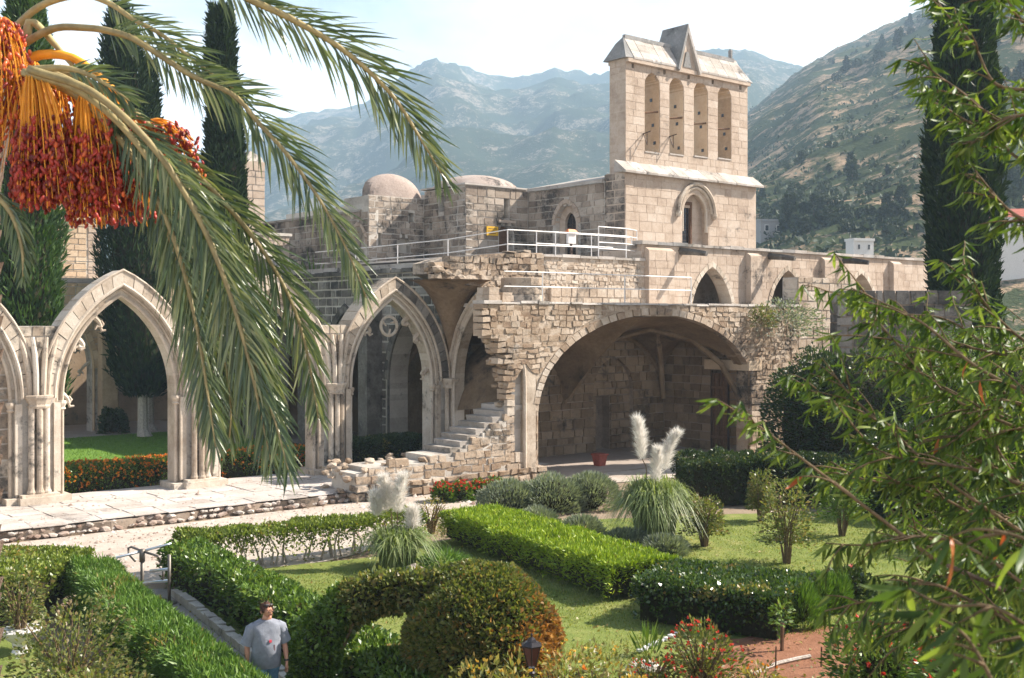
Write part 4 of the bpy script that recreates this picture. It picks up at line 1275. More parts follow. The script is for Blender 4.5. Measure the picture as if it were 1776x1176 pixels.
# gate leaf of vertical boards
gt = thing('gate', W(28.28, 3.2, 0.05), A + pi / 2, 'brown slatted wooden gate standing at the side doorway of the vaulted room', 'gate')
for k in range(6): MB().box(0.02 + k * 0.145, 0.14 + k * 0.145, -0.03, 0.02, 0.05, 3.4).build('slat', M['wood'], gt)
MB().box(0, 0.9, 0.02, 0.06, 0.5, 0.62).box(0, 0.9, 0.02, 0.06, 2.7, 2.82).tube([(0.05, -0.045, 0.6), (0.83, -0.045, 2.0)], 0.03, 4).build('brace', M['wood'], gt)
for x in (-0.03, 0.9): MB().box(x - 0.03, x + 0.03, -0.05, 0.06, 0.0, 3.5).build('gate_frame', M['dark_iron'], gt)

# sunlit wall beyond the gate
sw = abbey('stone_wall', 29.3, 1.6, 0, 'bright stub of wall seen through the side doorway beside the gate', 'wall')
bag = Bag(sw, 60)
course_wall(bag, ident, 0, 4.2, 0, 4.6, 0.4, 0.55, M['tan'], seed=91)
MB().box(0, 4.2, 0.03, 0.6, 0, 4.6).build('wall', M['mortar'], sw)
MB().box(0.1, 2.2, -0.06, 0.02, 2.15, 2.25).build('ledge', M['tan'], sw)
bag.finish()

# ------------------------------------------------------------------ remains of the corner vault over the stair
vf = abbey('vault_fragment', 15.5, 0, 3.4, 'broken corner of rib vault overhanging the foot of the terrace above the stair', 'ruin')
web = []
for i in range(13):
    th = i / 12
    ang = pi * (1 - 0.55 * th) + 0.0
    dx, dy = cos(ang), -sin(ang)                   # from -u round to outwards
    R = 2.0 + 0.5 * sin(th * 3.1)
    for j in range(13):
        s = j / 12
        web.append((dx * R * (s ** 1.5), dy * R * (s ** 1.5) * 1.15, 3.9 * sin(s * pi / 2) ** 0.9))
fs = [(i * 13 + j, i * 13 + j + 1, (i + 1) * 13 + j + 1, (i + 1) * 13 + j) for i in range(12) for j in range(12)]
MB().add(web, fs).build('vault_web', M['vault'], vf, smooth=True)
bag = Bag(vf, 120)
mass = MB()
prof = [(-1.5, 4.15, 4.55), (-0.9, 3.95, 4.72), (-0.2, 3.7, 4.85), (0.9, 3.5, 4.95), (2.0, 3.3, 5.0), (3.2, 3.0, 5.05)]
for (x0, b0, t0), (x1, b1, t1) in zip(prof, prof[1:]):
    mass.hexa([(x0, -1.85, b0), (x1, -1.85 - 0.05, b1), (x1, 0.4, b1), (x0, 0.4, b0), (x0, -1.75, t0), (x1, -1.75, t1), (x1, 0.4, t1), (x0, 0.4, t0)])
mass.build('masonry_core', M['rubble'], vf)
bot = lambda x: np.interp(x, [p[0] for p in prof], [p[1] for p in prof])
tpf = lambda x: float(np.interp(x, [p[0] for p in prof], [p[2] for p in prof]))
course_wall(bag, lambda x, y, z: (x, -1.84 + y, z), -2.1, 3.2, 3.0, 5.1, 0.22, 0.36, M['rubble'], [type('B', (), {'ext': lambda s, z: None})()], seed=95, jit=0.035, proud=(0, 0.06), rough=0.03, joint=0.006, warp=0.06, back=0.4, top=tpf, skip=0.06, left=lambda z: float(np.interp(z, [3.0, 3.5, 4.0], [2.0, 0.9, -2.1])), name='rubble_stone')
rg = random.Random(33)
for k in range(34):
    x = rg.uniform(-2.2, 3.2)
    o = link('broken_stone', rub_rocks[k % 6], vf, Vector((x, -1.8 + rg.uniform(-0.15, 0.5), float(bot(x)) + rg.uniform(-0.06, 0.18)))); s = rg.uniform(0.12, 0.24); o.scale = (s * 1.3, s, s * 0.8)
# the transverse arch across the old walk, springing from the last pier
ta = MB()
TA = Pointed(2.25, 1.95, 0, 0.0, 1.75)
TM = lambda s, y, z: (0.0 + y, -s, z)              # s outwards
ribbon_ring(ta, TM, TA, 0.0, 0.34, -0.05, 0.45, n=12, legs=-3.1)
ta.build('transverse_arch', M['ashlar_clean'], vf)
tb = MB(); arch_roll(tb, TM, TA, 0.02, -0.06, 0.07, 12, foot=-3.1); arch_roll(tb, TM, TA, 0.34, -0.08, 0.07, 12, foot=-3.1); tb.build('arch_roll', M['ashlar_clean'], vf)
bag.finish()

# ------------------------------------------------------------------ stair and the low wall it climbs
st = abbey('stone_stair', 8.4, 4.5, 0, 'worn open stone stair climbing on a low rubble wall to the vaulted ruin', 'stair')
bag = Bag(st, 260)
def stair_top(x):
    u = x + 8.4
    if u < 9.0: return 0.95
    if u < 11.3: return 1.10
    if u < 12.0: return 1.30
    return 1.10 + (u - 12.0) * 0.50
course_wall(bag, ident, 0.0, 6.4, 0.55, 2.8, 0.24, 0.42, M['rubble'], seed=101, jit=0.035, proud=(0, 0.04), rough=0.02, joint=0.008, warp=0.05, top=stair_top, name='rubble_stone')
course_wall(bag, ident, -0.1, 8.0, 0.0, 0.55, 0.27, 0.42, M['rubble'], seed=102, jit=0.035, proud=(0.06, 0.20), rough=0.03, joint=0.03, back=0.3, name='rubble_stone')
cm = MB()
for k in range(26):
    x0, x1 = k * 0.245, (k + 1) * 0.245
    h = stair_top((x0 + x1) / 2) - 0.05
    cm.box(x0, x1, 0.005, 1.5, 0, h)
cm.build('wall', M['mortar'], st)
for k in range(9):
    u0 = 11.9 + k * 0.36; z = 1.26 + k * 0.19
    r = random.Random(k)
    mb = MB(); j = r.uniform(-0.03, 0.03)
    mb.hexa([(u0 - 8.4 + j, 0.12, z - 0.19), (u0 - 8.4 + 0.75, 0.12, z - 0.19), (u0 - 8.4 + 0.75, 1.62, z - 0.19), (u0 - 8.4 + j, 1.62, z - 0.19), (u0 - 8.4 + j - 0.03, 0.10, z), (u0 - 8.4 + 0.75, 0.10, z), (u0 - 8.4 + 0.75, 1.64, z + 0.01), (u0 - 8.4 + j - 0.03, 1.64, z - 0.015)])
    mb.build('step', M['slab'], st)
for k in range(70):
    if k % 5 in (1, 3): continue
    r = random.Random(500 + k)
    x, y = r.uniform(-0.5, 3.2), r.uniform(0.0, 1.9)
    top = 1.05 - 0.25 * max(0, -x) * 2
    o = link('broken_stone', rub_rocks[k % 6], st, Vector((x if k < 50 else r.uniform(-0.6, 0.15), y, (top if k < 50 else r.uniform(0.1, 0.9)) + r.uniform(-0.1, 0.1)))); s = r.uniform(0.09, 0.20)
    o.scale = (s * 1.25, s, s * 0.7); o.rotation_euler = (r.uniform(-0.4, 0.4), r.uniform(-0.4, 0.4), r.uniform(0, 3))
bag.finish()

# ------------------------------------------------------------------ upper terrace wall, pillar stump, railings
tw = abbey('terrace_wall', 18.2, 0, 6.44, 'rough pale rubble wall holding up the higher terrace behind the white rail', 'wall')
bag = Bag(tw, 220)
course_wall(bag, ident, 0.0, 9.4, 0.0, 2.05, 0.19, 0.30, M['rubble_lit'], seed=111, jit=0.035, proud=(0, 0.04), rough=0.02, joint=0.008, warp=0.06, name='rubble_stone', top=lambda x: 2.02 + 0.05 * sin(3 * x))
course_wall(bag, lambda x, y, z: (x, -0.12 + y, z), 2.4, 9.4, 0.0, 0.75, 0.36, 0.6, M['rubble_lit'], seed=112, proud=(0, 0.03), name='stone')
MB().box(0, 9.4, 0.005, 4.0, 0, 2.0).box(2.4, 9.4, -0.10, 0.0, 0, 0.72).build('wall', M['rubble_lit'], tw)
MB().box(-0.1, 9.6, 0.25, 12.0, 2.0, 2.08).build('terrace_slab', M['plaster'], tw)
for k in range(9):
    MB().box(k * 1.05 - 0.05, k * 1.05 + 0.97, -0.10, 0.45, 2.0, 2.10 + 0.03 * (k % 2)).build('coping_slab', M['slab'], tw)
bag.finish()
sp = abbey('pillar_stump', 16.6, 3.0, 6.44, 'stump of a round stone pillar at the broken end of the lower terrace', 'pillar')
for k in range(3):
    mb = MB(); mb.lathe([(0.78, 0.0), (0.80, 0.02), (0.80, 0.29), (0.77, 0.31)], (0, 0, 0.315 * k), 14, k * 0.2); mb.build('drum', M['rubble_lit'], sp)
for k, (u, n) in enumerate(((14.4, 3.9), (14.6, 3.3), (15.1, 3.8))):
    bs_ = abbey('stone_block', u, n, 6.40, ['squared grey block at the very corner of the ruin', 'squared block set back beside the corner one', 'squared block nearest the pillar stump'][k], 'stone block', 'loose blocks by the pillar stump')
    MB().box(-0.26, 0.26, -0.2, 0.2, 0.0, 0.30).box(-0.23, 0.22, -0.18, 0.18, 0.31, 0.58 if k < 2 else 0.4).build('block', M['rubble_lit'], bs_)


def railing(name, label, pts, h, mids, posts, r=0.022, mat='white_paint', group=None):
    """pts: world points along the foot of the rail; posts at the given indices"""
    root = thing(name, pts[0], 0, label, 'railing', group)
    P0 = Vector(pts[0])
    q = [Vector(p) - P0 for p in pts]
    for f in [1.0] + list(mids):
        mb = MB(); mb.tube([p + Vector((0, 0, h * f)) for p in q], r, 6); mb.build('rail', M[mat], root)
    for i in posts:
        mb = MB(); mb.tube([q[i], q[i] + Vector((0, 0, h + 0.01))], r * 1.15, 6); mb.build('post', M[mat], root)
    return root


def up(u, n, z): return W(u, n, z)


railing('railing', 'long white pipe railing along the higher terrace in front of the church wall', [up(17.6, -14, 8.15), up(17.75, -10.5, 8.17), up(17.9, -7.2, 8.2), up(18.05, -3.6, 8.25), up(18.3, 0.1, 8.45), up(20.9, 0.1, 8.48), up(23.4, 0.1, 8.5)], 1.0, [0.42], [1, 2, 3, 4, 5, 6])
railing('railing', 'taller white railing bay at the head of the terrace beside the belfry', [up(23.5, 0.0, 8.5), up(25.2, 0.0, 8.5), up(26.4, -0.5, 8.5)], 1.35, [0.75, 0.5, 0.3], [0, 1, 2])
railing('railing', 'second white rail just behind, in front of the church window', [up(21.5, -1.8, 8.5), up(24.8, -1.8, 8.5), up(27.4, -1.8, 8.5)], 1.15, [0.55], [0, 1, 2])
railing('railing', 'white railing with three posts at the edge of the lower terrace over the arch', [up(15.0, 3.9, 6.44), up(16.7, 4.05, 6.44), up(21.0, 4.05, 6.44), up(24.9, 4.05, 6.44)], 1.12, [0.52], [1, 2, 3])
railing('railing', 'thin white railing on the far terrace before the warm tan wall', [up(2, -23.6, 7.95), up(6.5, -23.6, 7.95), up(10, -23.6, 7.95), up(13.6, -23.6, 7.95)], 0.85, [0.5], [0, 1, 3])
railing('railing', 'thin dark wire rail in front of the cone roof', [at(480, 478, 55), at(520, 470, 54), at(600, 476, 53)], 0.5, [0.1], [0, 1], 0.02, 'dark_steel')
fl = thing('floodlight', W(11.0, -23.4, 7.9), A, 'small grey floodlight box at the foot of the far railing', 'floodlight')
MB().box(-0.35, 0.35, -0.15, 0.15, 0.05, 0.35).build('lamp_body', M['steel'], fl); MB().box(-0.05, 0.05, -0.05, 0.05, 0, 0.05).build('bracket', M['dark_steel'], fl)
# notices
M['yellow'] = plain_mat('yellow sign paint', (0.62, 0.36, 0.02), 0.5, 0, 0.4, 0.08)
M['orange'] = plain_mat('orange sign paint', (0.60, 0.18, 0.05), 0.5, 0, 0.4, 0.08)
M['ink'] = plain_mat('dark print', (0.10, 0.05, 0.02), 0.6)
sg = thing('sign', W(25.9, -10.34, 10.15), A, 'small yellow notice board on the church wall beside the dark doorway', 'sign')
MB().box(-0.38, 0.38, -0.03, 0.03, 0, 0.48).build('board', M['yellow'], sg)
pr_ = MB()
for k, w in enumerate((0.28, 0.32, 0.22)): pr_.box(-w, w, -0.036, -0.031, 0.34 - k * 0.12, 0.37 - k * 0.12)
pr_.build('print', M['ink'], sg)
nb_ = thing('notice_box', W(22.2, -0.3, 8.52), A, 'white notice box with a small orange roof standing at the railing', 'notice box')
MB().box(-0.04, 0.04, 0, 0.08, 0, 0.55).build('post', M['dark_iron'], nb_)
MB().box(-0.22, 0.22, -0.03, 0.10, 0.55, 1.02).build('box', M['white_paint'], nb_)
MB().hexa([(-0.28, -0.12, 1.02), (0.28, -0.12, 1.02), (0.28, 0.18, 1.02), (-0.28, 0.18, 1.02), (-0.2, 0.0, 1.17), (0.2, 0.0, 1.17), (0.2, 0.08, 1.17), (-0.2, 0.08, 1.17)]).build('roof', M['orange'], nb_)

# ------------------------------------------------------------------ walls to the right
rw = abbey('ruined_wall', 31.7, 4.4, 2.0, 'short sunlit block wall standing at the right end of the ruin', 'wall')
bag = Bag(rw, 100)
course_wall(bag, ident, 0, 4.6, 2.0, 5.75, 0.42, 0.62, M['rubble_lit'], seed=121, jit=0.02, proud=(0, 0.04))
course_wall(bag, side_face(0.0, -1), -0.8, 0.0, 3.6, 5.7, 0.42, 0.6, M['rubble_lit'], seed=122)
MB().box(0.02, 4.6, 0.03, 0.85, -2.0, 5.72).build('wall', M['mortar'], rw)
bag.finish()
dw = thing('stone_wall', (13.0, 45.5, 0), 0.0, 'dark wall of squared blocks in shade below the big cypress', 'wall')
bag = Bag(dw, 120)
course_wall(bag, ident, 0, 5.4, 1.5, 7.0, 0.42, 0.52, M['grey_stone'], seed=123, jit=0.03, proud=(0, 0.05), joint=0.02, top=lambda x: 6.95 + 0.12 * sin(x * 3))
course_wall(bag, side_face(0.0, -1), -1.0, 0.0, 1.5, 6.9, 0.42, 0.6, M['grey_stone'], seed=124)
MB().box(0.03, 5.4, 0.03, 1.0, 0, 6.88).build('wall', M['mortar_dark'], dw)
bag.finish()
pl = thing('wall_lamp', W(21.9, -0.42, 4.15), A, 'dark bowl shaped wall lamp on the back wall of the vaulted room', 'lamp')
MB().lathe([(0.10, -0.22), (0.30, -0.10), (0.38, 0.08), (0.34, 0.1)], (0, -0.25, 0), 12).build('bowl', M['dark_iron'], pl)
MB().box(-0.05, 0.05, -0.1, 0.02, -0.2, 0.2).build('bracket', M['dark_iron'], pl)
M['terracotta'] = plain_mat('red planter clay', (0.30, 0.075, 0.05), 0.8)
pt_ = gnd(1040, 808)
pot = thing('planter', pt_, A, 'small square red planter pot on the floor before the vaulted room', 'planter')
MB().hexa([(-0.16, -0.16, 0), (0.16, -0.16, 0), (0.16, 0.16, 0), (-0.16, 0.16, 0), (-0.22, -0.22, 0.42), (0.22, -0.22, 0.42), (0.22, 0.22, 0.42), (-0.22, 0.22, 0.42)]).build('pot', M['terracotta'], pot)
MB().box(-0.25, 0.25, -0.25, 0.25, 0.42, 0.49).build('rim', M['terracotta'], pot)
# ------------------------------------------------------------------ foliage
def unit(v): return v / np.maximum(np.linalg.norm(v, axis=-1, keepdims=True), 1e-6)


def leaf_cloud(P, Nn, length, width, spread=0.8, up=0.0, fold=0.25, seed=1, lvar=0.35):
    """kite-shaped leaves at P pointing roughly along Nn; returns vertices and quads"""
    r = np.random.default_rng(seed); n = len(P)
    d = unit(Nn + r.normal(0, spread, (n, 3)) + np.array([0, 0, up]))
    s = unit(np.cross(d, unit(r.normal(0, 1, (n, 3)))))
    q = np.cross(s, d)
    L_ = length * (1 + r.uniform(-lvar, lvar, (n, 1))); Wd = width * (1 + r.uniform(-lvar, lvar, (n, 1)))
    mid = P + d * L_ * 0.45
    v = np.stack([P, mid + s * Wd * 0.5 + q * Wd * fold, P + d * L_, mid - s * Wd * 0.5 + q * Wd * fold], 1).reshape(-1, 3)
    f = np.arange(n * 4).reshape(n, 4)
    return v, f


def foliage(name, P, Nn, length, width, mat, parent, kind='stuff', **kw):
    v, f = leaf_cloud(P, Nn, length, width, **kw)
    loc = np.array(parent.matrix_basis.inverted()) if False else None
    o = link(name, np_mesh(name, v, f, mat), parent)
    return tag(o, kind=kind)


def G(cols, **kw): return cols


M['leaf_yellowgreen'] = leaf_mat('clipped privet leaf', [(0.07, 0.11, 0.015), (0.15, 0.20, 0.03), (0.26, 0.285, 0.06)], 0.22, 0.4)
M['leaf_bright'] = leaf_mat('bright soft hedge leaf', [(0.11, 0.19, 0.012), (0.22, 0.32, 0.015), (0.38, 0.44, 0.03)], 0.18, 0.5)
M['leaf_mid'] = leaf_mat('mid green hedge leaf', [(0.045, 0.095, 0.014), (0.095, 0.165, 0.022), (0.18, 0.25, 0.04)], 0.2, 0.36)
M['leaf_feather'] = leaf_mat('feathery green leaf', [(0.05, 0.11, 0.015), (0.10, 0.19, 0.025), (0.17, 0.26, 0.05)], 0.22, 0.5)
M['leaf_gloss'] = leaf_mat('glossy dark leaf', [(0.025, 0.055, 0.012), (0.055, 0.10, 0.02), (0.11, 0.155, 0.04)], 0.2, 0.25, 0.7)
M['leaf_dark'] = leaf_mat('dark shrub leaf', [(0.016, 0.032, 0.010), (0.035, 0.060, 0.016), (0.07, 0.10, 0.025)], 0.2, 0.4)
M['leaf_autumn'] = leaf_mat('browned topiary leaf', [(0.04, 0.065, 0.016), (0.10, 0.13, 0.03), (0.19, 0.195, 0.06), (0.25, 0.17, 0.06)], 0.3, 0.4)
M['leaf_rose'] = leaf_mat('rose leaf', [(0.05, 0.075, 0.018), (0.11, 0.14, 0.032), (0.20, 0.20, 0.07), (0.20, 0.115, 0.06)], 0.3, 0.4)
M['leaf_silver'] = leaf_mat('silver grey leaf', [(0.10, 0.125, 0.09), (0.20, 0.23, 0.17), (0.33, 0.36, 0.28)], 0.2, 0.6)
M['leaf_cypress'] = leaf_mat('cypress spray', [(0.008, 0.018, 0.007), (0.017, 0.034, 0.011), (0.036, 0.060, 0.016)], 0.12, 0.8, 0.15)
M['leaf_cypress_lit'] = leaf_mat('sun-toned cypress spray', [(0.02, 0.05, 0.012), (0.045, 0.095, 0.02), (0.085, 0.14, 0.03)], 0.2, 0.55)  # lighter copy of the cypress tones, with sunlight put into the colour
M['leaf_pine'] = leaf_mat('hillside pine needle', [(0.018, 0.030, 0.014), (0.032, 0.050, 0.022), (0.055, 0.072, 0.032)], 0.1, 0.7)
M['leaf_yellow'] = leaf_mat('yellowing leaf', [(0.08, 0.10, 0.022), (0.17, 0.175, 0.045), (0.28, 0.23, 0.07), (0.30, 0.17, 0.06)], 0.3, 0.45)
M['grass_blade'] = leaf_mat('pampas blade', [(0.10, 0.14, 0.045), (0.19, 0.24, 0.085), (0.33, 0.36, 0.17)], 0.3, 0.45)
M['plume'] = leaf_mat('pampas plume', [(0.74, 0.70, 0.64), (0.84, 0.81, 0.77), (0.90, 0.88, 0.85)], 0.45, 0.9, 0.05, (1.0, 0.97, 0.93))
M['lawn_blade'] = leaf_mat('lawn blade', [(0.10, 0.14, 0.025), (0.19, 0.22, 0.05), (0.33, 0.30, 0.11)], 0.35, 0.5)
M['garth_blade'] = leaf_mat('garth grass blade', [(0.07, 0.15, 0.015), (0.12, 0.22, 0.03), (0.18, 0.28, 0.05)], 0.3, 0.5)
M['petal_red'] = leaf_mat('red petal', [(0.50, 0.03, 0.02), (0.62, 0.06, 0.035), (0.70, 0.13, 0.07)], 0.3, 0.5, 0.3, (1.1, 1.0, 0.8))
M['petal_orange'] = leaf_mat('orange petal', [(0.60, 0.10, 0.02), (0.75, 0.25, 0.03), (0.80, 0.42, 0.06)], 0.3, 0.5, 0.3, (1.1, 1.0, 0.8))
M['petal_pink'] = leaf_mat('pink petal', [(0.62, 0.16, 0.16), (0.72, 0.30, 0.30)], 0.3, 0.5, 0.3, (1.1, 1.0, 0.8))
M['petal_yellow'] = leaf_mat('yellow petal', [(0.55, 0.34, 0.04), (0.70, 0.50, 0.10)], 0.3, 0.5, 0.3, (1.1, 1.0, 0.8))
M['twig_mass'] = plain_mat('shaded twigs', (0.035, 0.032, 0.018), 0.95, 0, 0.05, 0.4, 20)  # near-black inner mass; the shade inside the foliage is in its colour


def box_points(pts, w, h, n_per, seed, z0=0.0, lump=0.10, roundness=0.18, taper=0.0):
    """points and normals over the surface of a clipped hedge along a polyline"""
    r = np.random.default_rng(seed)
    pts = [np.array(p[:2], float) for p in pts]
    Ps, Ns = [], []
    tot = sum(np.linalg.norm(b - a) for a, b in zip(pts, pts[1:])); s_at = 0.0
    for i, (a, b) in enumerate(zip(pts, pts[1:])):
        d = b - a; L_ = np.linalg.norm(d); d = d / L_; nrm = np.array([-d[1], d[0]])
        faces = [('top', L_ * w), ('l', L_ * (h - z0)), ('r', L_ * (h - z0))]
        if i == 0: faces.append(('e0', w * (h - z0)))
        if i == len(pts) - 2: faces.append(('e1', w * (h - z0)))
        for kind, area in faces:
            n = int(area * n_per)
            s = r.uniform(-0.03, 1.03, n) * L_; t = r.uniform(-0.5, 0.5, n); zz = r.uniform(0, 1, n) ** 0.9
            z = z0 + (h - z0) * zz
            ww = w * (1 - taper * (1 - zz))
            if kind == 'top': z = np.full(n, h); nx, nz = 0 * t, np.ones(n); tt = t * w; nn = np.stack([0 * t, 0 * t, nz], -1)
            elif kind in 'lr':
                sg = 1 if kind == 'l' else -1
                tt = sg * ww * 0.5; nn = np.stack([nrm[0] * sg + 0 * t, nrm[1] * sg + 0 * t, 0 * t], -1)
            else:
                s = np.full(n, 0.0 if kind == 'e0' else L_); tt = t * w; sg = -1 if kind == 'e0' else 1
                nn = np.stack([d[0] * sg + 0 * t, d[1] * sg + 0 * t, 0 * t], -1)
            # round the shoulders
            e = np.clip((np.abs(tt) / (w * 0.5) - (1 - roundness / (w * 0.5))) / max(roundness / (w * 0.5), 1e-3), 0, 1)
            ez = np.clip((z - (h - roundness)) / roundness, 0, 1)
            z = z - roundness * (1 - np.sqrt(1 - np.minimum(e, 0.999) ** 2)) * (ez > 0.99)
            tt = tt * (1 - (roundness / (w * 0.5)) * (1 - np.sqrt(1 - np.minimum(ez, 0.999) ** 2)) * (np.abs(tt) > w * 0.49))
            p = np.stack([a[0] + d[0] * s + nrm[0] * tt, a[1] + d[1] * s + nrm[1] * tt, z], -1)
            k = (fbm(p[:, 0] * 1.6 + 3 * nn[:, 0], p[:, 1] * 1.6 + p[:, 2] * 1.3, seed, 3) - 0.5) * 2 * lump
            depth = -np.abs(r.normal(0, 0.045, n))
            Ps.append(p + nn * (k + depth + (r.random(n) < 0.03) * r.uniform(0, 0.10, n))[:, None]); Ns.append(nn)
    return np.concatenate(Ps), np.concatenate(Ns)


def hedge(name, label, pts, w, h, mat, leaf=(0.075, 0.042), cover=2.6, seed=1, z0=0.0, lump=0.09, up=0.25, spread=0.8, group=None, core=True, core_z0=None, extra=None, taper=0.0, cat='hedge'):
    c = pts[len(pts) // 2]
    root = thing(name, (c[0], c[1], 0), 0, label, cat, group)
    n_per = cover / (0.5 * leaf[0] * leaf[1])
    P, Nn = box_points(pts, w, h, n_per, seed, z0, lump, taper=taper)
    off = np.array([c[0], c[1], 0])
    gq = np.random.default_rng(seed + 7)
    thin = fbm(P[:, 0] * 1.9 + P[:, 2], P[:, 1] * 1.9 + P[:, 2] * 1.4, seed + 60, 3)
    kp = gq.random(len(P)) < np.clip(0.42 + (thin - 0.30) * 5.0, 0.40, 1.0)
    flank = np.abs(Nn[:, 2]) < 0.5
    zrel = np.clip((P[:, 2] - z0) / max(h - z0, 0.1), 0, 1)
    kp &= ~flank | (gq.random(len(P)) < 0.14 + 0.86 * zrel ** 1.9)  # flank leaves thin downwards so the dark core adds to the shade
    P, Nn = P[kp], Nn[kp]
    dry = (gq.random(len(P)) < 0.025) | ((fbm(P[:, 0] * 1.1, P[:, 1] * 1.1 + P[:, 2], seed + 81, 3) > 0.74) & (gq.random(len(P)) < 0.5))
    foliage('dry_leaf', P[dry] - off, Nn[dry], leaf[0], leaf[1], M['leaf_yellow'], root, up=0, spread=1.0, seed=seed + 5)
    P, Nn = P[~dry], Nn[~dry]
    foliage('foliage', P - off, Nn, leaf[0], leaf[1], mat, root, up=up, spread=spread, seed=seed)
    if core:
        mb = MB(); ins = 0.14
        for a, b in zip(pts, pts[1:]):
            a, b = Vector(a[:2]), Vector(b[:2]); d = (b - a).normalized(); q = Vector((-d.y, d.x))
            zz = (core_z0 if core_z0 is not None else z0) + 0.02
            ww = w * 0.5 - ins
            c4 = [a - q * ww + d * ins * 0.3, b - q * ww - d * ins * 0.3, b + q * ww - d * ins * 0.3, a + q * ww + d * ins * 0.3]
            mb.hexa([(p.x - c[0], p.y - c[1], zz) for p in c4] + [(p.x - c[0], p.y - c[1], h - ins) for p in c4])
        mb.build('branches', M['twig_mass'], root)
    if extra:
        for nm, m2, share, sz in extra:
            r = np.random.default_rng(seed + 99)
            k = r.random(len(P)) < share
            base = P[k] - off + Nn[k] * 0.05
            v, f = leaf_cloud(np.repeat(base, 5, 0), np.repeat(Nn[k], 5, 0), sz, sz * 0.8, spread=1.0, up=0.6, seed=seed + 3)
            tag(link(nm, np_mesh(nm, v, f, m2), root), kind='stuff')
    return root


def blob_points(n, r, h, seed, shape=0.8, lump=0.25, hollow=0.35, z0=0.0, clumps=0):
    """points through the outer part of a rounded bush"""
    g = np.random.default_rng(seed)
    d = unit(g.normal(0, 1, (n, 3))); d[:, 2] = np.abs(d[:, 2]) * 1.0 - 0.15 * g.random(n)
    d = unit(d)
    rad = (1 - hollow * g.random(n) ** 1.5)
    k = 1 + (fbm(d[:, 0] * 2.2 + 7, d[:, 1] * 2.2 + d[:, 2] * 2.7 + 3, seed, 3) - 0.5) * 2 * lump
    p = d * (rad * k)[:, None]
    sgn = np.sign(p[:, 2]) * np.abs(p[:, 2]) ** shape
    P = np.stack([p[:, 0] * r, p[:, 1] * r, z0 + np.maximum(0.02, sgn) * (h - z0)], -1)
    return P, d


def bush(name, label, loc, r, h, mat, leaf=(0.08, 0.045), n=5000, seed=1, cat='bush', group=None, shape=0.7, lump=0.25, up=0.2, spread=0.8, hollow=0.45, z0=0.0, stems=5, core=0.55, extra=None, fold=0.25, stem_mat='twig'):
    root = thing(name, loc, 0, label, cat, group)
    P, Nn = blob_points(n, r, h, seed, shape, lump, hollow, z0)
    foliage('foliage', P, Nn, leaf[0], leaf[1], mat, root, up=up, spread=spread, seed=seed, fold=fold)
    rr = random.Random(seed)
    if stems:
        mb = MB()
        for k in range(stems):
            a = rr.uniform(0, 2 * pi); q = rr.uniform(0.3, 0.8) * r; hh = rr.uniform(0.6, 0.9) * h
            mb.tube([(0.05 * cos(a), 0.05 * sin(a), -0.03), (q * 0.4 * cos(a), q * 0.4 * sin(a), hh * 0.5), (q * cos(a + 0.3), q * sin(a + 0.3), hh)], [0.03 + 0.01 * r, 0.02, 0.008], 5)
        tag(mb.build('stem', M[stem_mat], root), kind='stuff')
    if core:
        bm = bmesh.new(); bmesh.ops.create_icosphere(bm, subdivisions=2, radius=1)
        for v in bm.verts:
            v.co = Vector((v.co.x * r * core, v.co.y * r * core, z0 + (h - z0) * (0.42 + 0.42 * v.co.z * (core / 0.6)))) * rr.uniform(0.94, 1.06)
        me = bpy.data.meshes.new('branches'); bm.to_mesh(me); bm.free(); me.materials.append(M['twig_mass']); link('branches', me, root)
    if extra:
        for nm, m2, cnt, sz, zmin in extra:
            P2, N2 = blob_points(cnt * 4, r * 1.03, h * 1.04, seed + 31, shape, lump, 0.1, z0)
            P2, N2 = P2[P2[:, 2] > zmin * h][:cnt], N2[P2[:, 2] > zmin * h][:cnt]
            v, f = leaf_cloud(np.repeat(P2, 5, 0), np.repeat(N2, 5, 0), sz, sz * 0.8, spread=1.0, up=0.7, seed=seed + 3)
            tag(link(nm, np_mesh(nm, v, f, m2), root), kind='stuff')
    return root


# ------------------------------------------------------------------ hedges of the garden
hedge('clipped_hedge', 'wide flat topped hedge of pale yellow green leaves beside the turnstile', [(-13.2, 22.9), (-9.0, 22.7)], 2.7, 1.02, M['leaf_yellowgreen'], (0.085, 0.055), seed=201, lump=0.07, z0=0.35, core_z0=0.2)
hedge('clipped_hedge', 'long narrow hedge of fine feathery green leaves, left of the path with the walking person', [(-8.55, 23.1), (-6.4, 19.5), (-4.75, 17.0), (-3.3, 14.7), (-2.3, 12.9)], 0.88, 0.92, M['leaf_feather'], (0.13, 0.026), 3.0, seed=202, up=0.55, spread=0.7, lump=0.13)
hedge('clipped_hedge', 'leafy green hedge on the kerb side of the path, running on behind the topiary arch', [(-7.3, 25.3), (-4.9, 21.9), (-3.1, 19.1), (-2.3, 17.8), (-0.9, 15.6)], 0.95, 0.86, M['leaf_mid'], (0.11, 0.055), 2.6, seed=203, lump=0.12, spread=0.9)
sg_ = hedge('clipped_hedge', 'open see-through hedge on bare stems between lawn and gravel walk', [(-7.5, 26.0), (-5.0, 27.5), (-2.5, 29.2)], 0.95, 0.92, M['leaf_yellowgreen'], (0.09, 0.055), 3.2, seed=204, z0=0.22, lump=0.16, core=False)
mb = MB(); rr = random.Random(8)
for k in range(34):
    t = k / 33; x, y = -7.5 + 5.0 * t + 5, 26.0 + 3.2 * t - 27.5
    x += rr.uniform(-0.2, 0.2); y += rr.uniform(-0.25, 0.25)
    mb.tube([(x, y, -0.02), (x + rr.uniform(-0.12, 0.12), y + rr.uniform(-0.1, 0.1), 0.3), (x + rr.uniform(-0.25, 0.25), y + rr.uniform(-0.2, 0.2), 0.72)], [0.03, 0.024, 0.012], 5)
